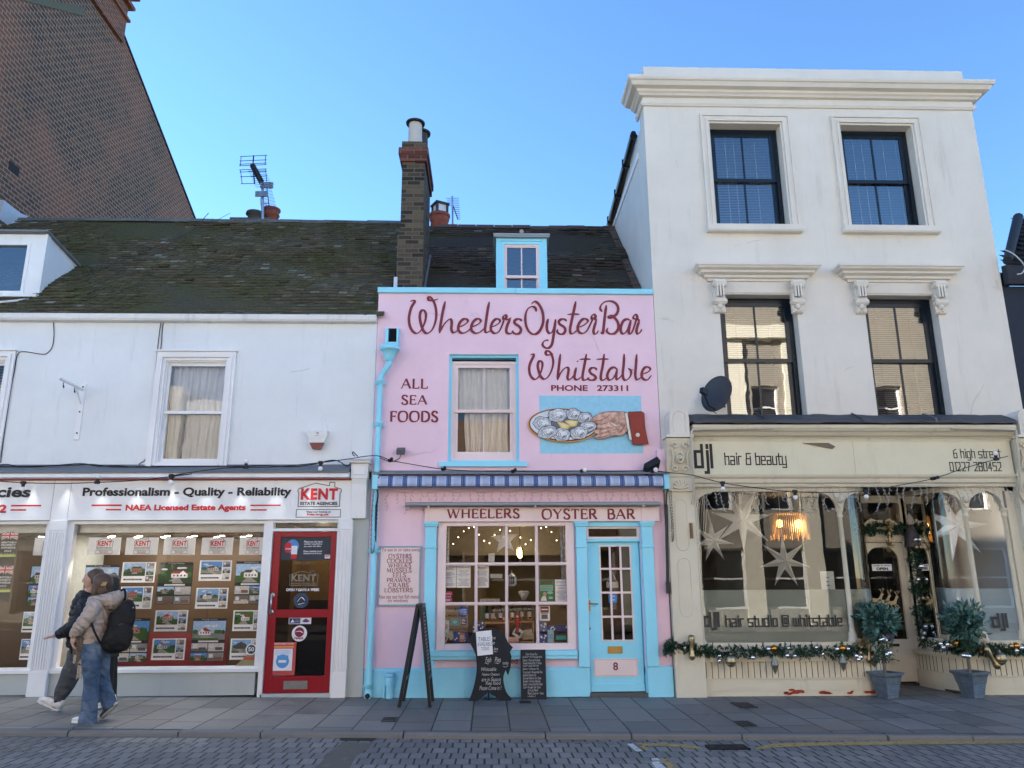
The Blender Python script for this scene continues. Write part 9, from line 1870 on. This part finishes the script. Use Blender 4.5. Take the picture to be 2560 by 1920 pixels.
sm_ = smooth(ol+ol[:1], 3)[:-1]; n = len(sm_); vs = []
for (dy, k) in ((-.175,.62),(-.168,.80),(-.14,.93),(-.09,1.0),(.09,1.0),(.14,.93),(.168,.8),(.175,.62)):
    for x, y in sm_: vs.append(V3(cx+(x-cx)*k, cy+(y-cy)*k, yc+dy))
m.add(vs, [(i*n+j, i*n+(j+1) % n, (i+1)*n+(j+1) % n, (i+1)*n+j) for i in range(7) for j in range(n)]+[tuple(range(n)), tuple(7*n+j for j in range(n-1,-1,-1))], 0, True); m.build('bag_body', BKP, BP)
m = MB(); limb(m, [(V3(880,640,yc-.17), .11, .03), (V3(880,720,yc-.185), .15, .035), (V3(870,810,yc-.175), .13, .03), (V3(860,860,yc-.16), .08, .02)]); m.build('side_pocket', BKP, BP)
m = MB(); m.tube([V3(618,600,yB-.21), V3(645,690,yB-.225), V3(705,810,yB-.18)], .012, 6); m.build('strap', BKP, BP)
m = MB(); m.tube(smooth([V3(890,320,yB-.02), V3(925,310,yB), V3(935,370,yB), V3(920,430,yB)], 4), .012, 6); m.build('grab_loop', BKP, BP)
m = MB(); q = lambda x, y: (lambda v: (v.x, v.z))(V3(x, y, yc-.166)); m.prism([q(*p) for p in ((976,478),(984,483),(1012,468),(986,496),(979,494))], yc-.158, yc-.155); m.obox(V3(890,632,yc-.182), (.025,0,.006), (0,.002,0), (-.001,0,.008), 1); m.build('tick_mark', [flat((.8,.8,.8), .5, name='white_print_bag'), flat((.09,.09,.09), .7, name='grey_stitch')], BP)
SCF = flat((.12,.095,.07), .95, name='knit_brown', var=.4, sc=60); FRG = flat((.42,.38,.32), .95, name='fringe_wool', var=.3, sc=60)
SCT = thing('scarf', 'grey brown knitted scarf with pale fringe dangling from a hand', 'scarf', tuple(V3(505,1130,yB-.12)))
m = MB(); limb(m, [(V3(515,740,yB-.16), .05, .04), (V3(508,850,yB-.14), .065, .035), (V3(515,960,yB-.13), .06, .03), (V3(515,1020,yB-.12), .045, .03)], wr=.12, seed=11); m.build('knit', SCF, SCT)
m = MB(); r_ = random.Random(3)
for (xa, ya, xb, yb) in ((480,880,465,985),(515,950,508,1010),(515,1010,505,1130)):
    for k in range(9): ox = r_.uniform(-20,20); m.tube([V3(xa+ox*.7, ya, yB-.15), V3((xa+xb)/2+ox+r_.uniform(-4,4), (ya+yb)/2, yB-.15+r_.uniform(-.02,.02)), V3(xb+ox*1.1, yb+r_.uniform(-10,5), yB-.14)], .007, 5)
m.build('fringe', FRG, SCT)
# --- woman in the dark jacket, reaching ahead
yA = -1.14
A_ = person('person in a black jacket and baggy grey trousers reaching one hand ahead', yA, (628,222), True, (540,870), (590,345), (575,430),
    [dict(j=[(560,455,-.18),(455,640,-.24),(312,722,-.22)], d=(-1,0,-.30), n=(.1,-.3,1), c=.1), dict(j=[(585,450,.18),(600,620,.22),(560,760,.2)], n=(0,1,0))],
    [[(510,900,-.09),(425,1110,-.09),(315,1345,-.09)], [(570,900,.09),(640,1130,.09),(695,1350,.09)]], hs=1.08)
JB = cloth('black_padded_nylon', (.014,.015,.019), 13, .3, .5, .02)
m = MB(); limb(m, [(V3(600,330,yA), .075, .09), (V3(580,380,yA), .125, .19), (V3(560,520,yA), .155, .22), (V3(545,680,yA), .16, .22), (V3(520,830,yA), .155, .20), (V3(510,850,yA), .14, .19)], puff=.06, seed=21)
limb(m, [(V3(570,430,yA-.15), .09, .09), (V3(545,490,yA-.22), .10, .09), (V3(470,630,yA-.26), .088, .085), (V3(400,685,yA-.25), .082, .08), (V3(318,722,yA-.22), .058, .058)], puff=.08, seed=22)
limb(m, [(V3(590,430,yA+.15), .09, .09), (V3(600,600,yA+.23), .085, .085), (V3(565,745,yA+.2), .06, .06)], puff=.08, seed=23); m.build('jacket', JB, A_)
GT_ = cloth('grey_jersey', (.085,.085,.090), 9, .3, .95, .035)
m = MB(); limb(m, [(V3(535,830,yA), .13, .17), (V3(535,890,yA), .145, .18), (V3(520,960,yA), .12, .16)], seed=24)
limb(m, [(V3(505,880,yA-.09), .115, .10), (V3(470,1000,yA-.09), .115, .105), (V3(415,1130,yA-.09), .105, .10), (V3(355,1250,yA-.09), .085, .085), (V3(318,1330,yA-.09), .052, .055)], wr=.07, seed=25)
limb(m, [(V3(570,890,yA+.09), .115, .10), (V3(610,1020,yA+.09), .105, .10), (V3(645,1150,yA+.09), .09, .095), (V3(680,1300,yA+.09), .07, .07), (V3(694,1350,yA+.09), .05, .052)], wr=.07, seed=26); m.build('trousers', GT_, A_)
m = MB(); limb(m, [(V3(322,1310,yA-.09), .045, .045), (V3(300,1360,yA-.09), .042, .045), (V3(292,1400,yA-.09), .045, .045)], seed=27); m.build('sock', JB, A_)
WSH = flat((.66,.62,.58), .6, name='cream_trainer', var=.15, sc=25); m = MB(); f0 = V3(322,1462,yA-.09); f0.z = gz(f0.x)+.002; f1 = V3(118,1392,yA-.09); f1.z = f0.z+.115; shoe(m, f0, f1, Vector((.3,0,1)), .05, .115); m.build('shoe', [WSH, WSH], A_)
m = MB(); f1 = V3(655,1475,yA+.09); f1.z = gz(f1.x)+.003; f0 = f1+Vector((.235,0,.055)); shoe(m, f0, f1, Vector((0,0,1)), .048, .10); m.build('shoe', [SHW, SHW], A_)
m = MB(); hdA = V3(628,222,yA); limb(m, [(hdA+Vector((.005,0,.135)), .02, .02), (hdA+Vector((.014,0,.118)), .075, .07), (hdA+Vector((.032,0,.078)), .095, .095), (hdA+Vector((.058,0,.03)), .084, .104), (hdA+Vector((.075,0,-.03)), .068, .098), (hdA+Vector((.095,0,-.08)), .04, .06)], wr=.03, seed=28); m.ball(hdA+Vector((.125,0,.005)), .05, 10); m.build('hair', HAIRB, A_)
# --- third walker, mostly hidden
yC = -.72
C_ = person('person all in black with dark hair, almost hidden behind the two others', yC, (772,255), True, (770,880), (765,395), (765,460),
    [dict(j=[(760,480,-.18),(750,640,-.2),(700,740,-.16)], n=(0,1,0)), dict(j=[(770,480,.18),(790,640,.2),(740,760,.18)], n=(0,1,0))],
    [[(765,920,-.09),(755,1130,-.09),(752,1330,-.09)], [(780,920,.09),(800,1110,.09),(800,1300,.09)]])
m = MB(); limb(m, [(V3(772,370,yC), .075, .09), (V3(770,420,yC), .13, .2), (V3(770,560,yC), .15, .22), (V3(772,720,yC), .15, .22), (V3(772,850,yC), .145, .2)], puff=.05, seed=31)
for s in (-1,1): limb(m, [(V3(765,450,yC+s*.16), .085, .085), (V3(760,630,yC+s*.22), .08, .08), (V3(715,735,yC+s*.17), .055, .055)], seed=32+s)
m.build('jacket', JB, C_)
m = MB(); limb(m, [(V3(772,840,yC), .13, .17), (V3(772,940,yC), .12, .16)], seed=35)
limb(m, [(V3(766,900,yC-.09), .105, .10), (V3(757,1120,yC-.09), .085, .085), (V3(752,1335,yC-.09), .065, .07)], seed=36); limb(m, [(V3(780,900,yC+.09), .105, .1), (V3(795,1110,yC+.09), .085, .085), (V3(800,1310,yC+.09), .065, .07)], seed=37); m.build('trousers', flat((.010,.010,.011), .85, name='black_cotton'), C_)
m = MB()
for x, dy in ((752,-.09),(800,.09)): f0 = V3(x+25,1360,yC+dy); f0.z = gz(f0.x)+.003; f1 = f0+Vector((-.25,0,0)); shoe(m, f0, f1, Vector((0,0,1)), .045, .09)
m.build('shoes', [BLACK, BLACK], C_)
m = MB(); hc = V3(772,255,yC); limb(m, [(hc+Vector((.01,0,.115)), .03, .03), (hc+Vector((.015,0,.10)), .08, .08), (hc+Vector((.025,0,.05)), .112, .105), (hc+Vector((.045,0,-.03)), .10, .105), (hc+Vector((.06,0,-.13)), .085, .10), (hc+Vector((.06,0,-.2)), .05, .07)], wr=.05, seed=38); m.build('hair', HAIRD, C_)
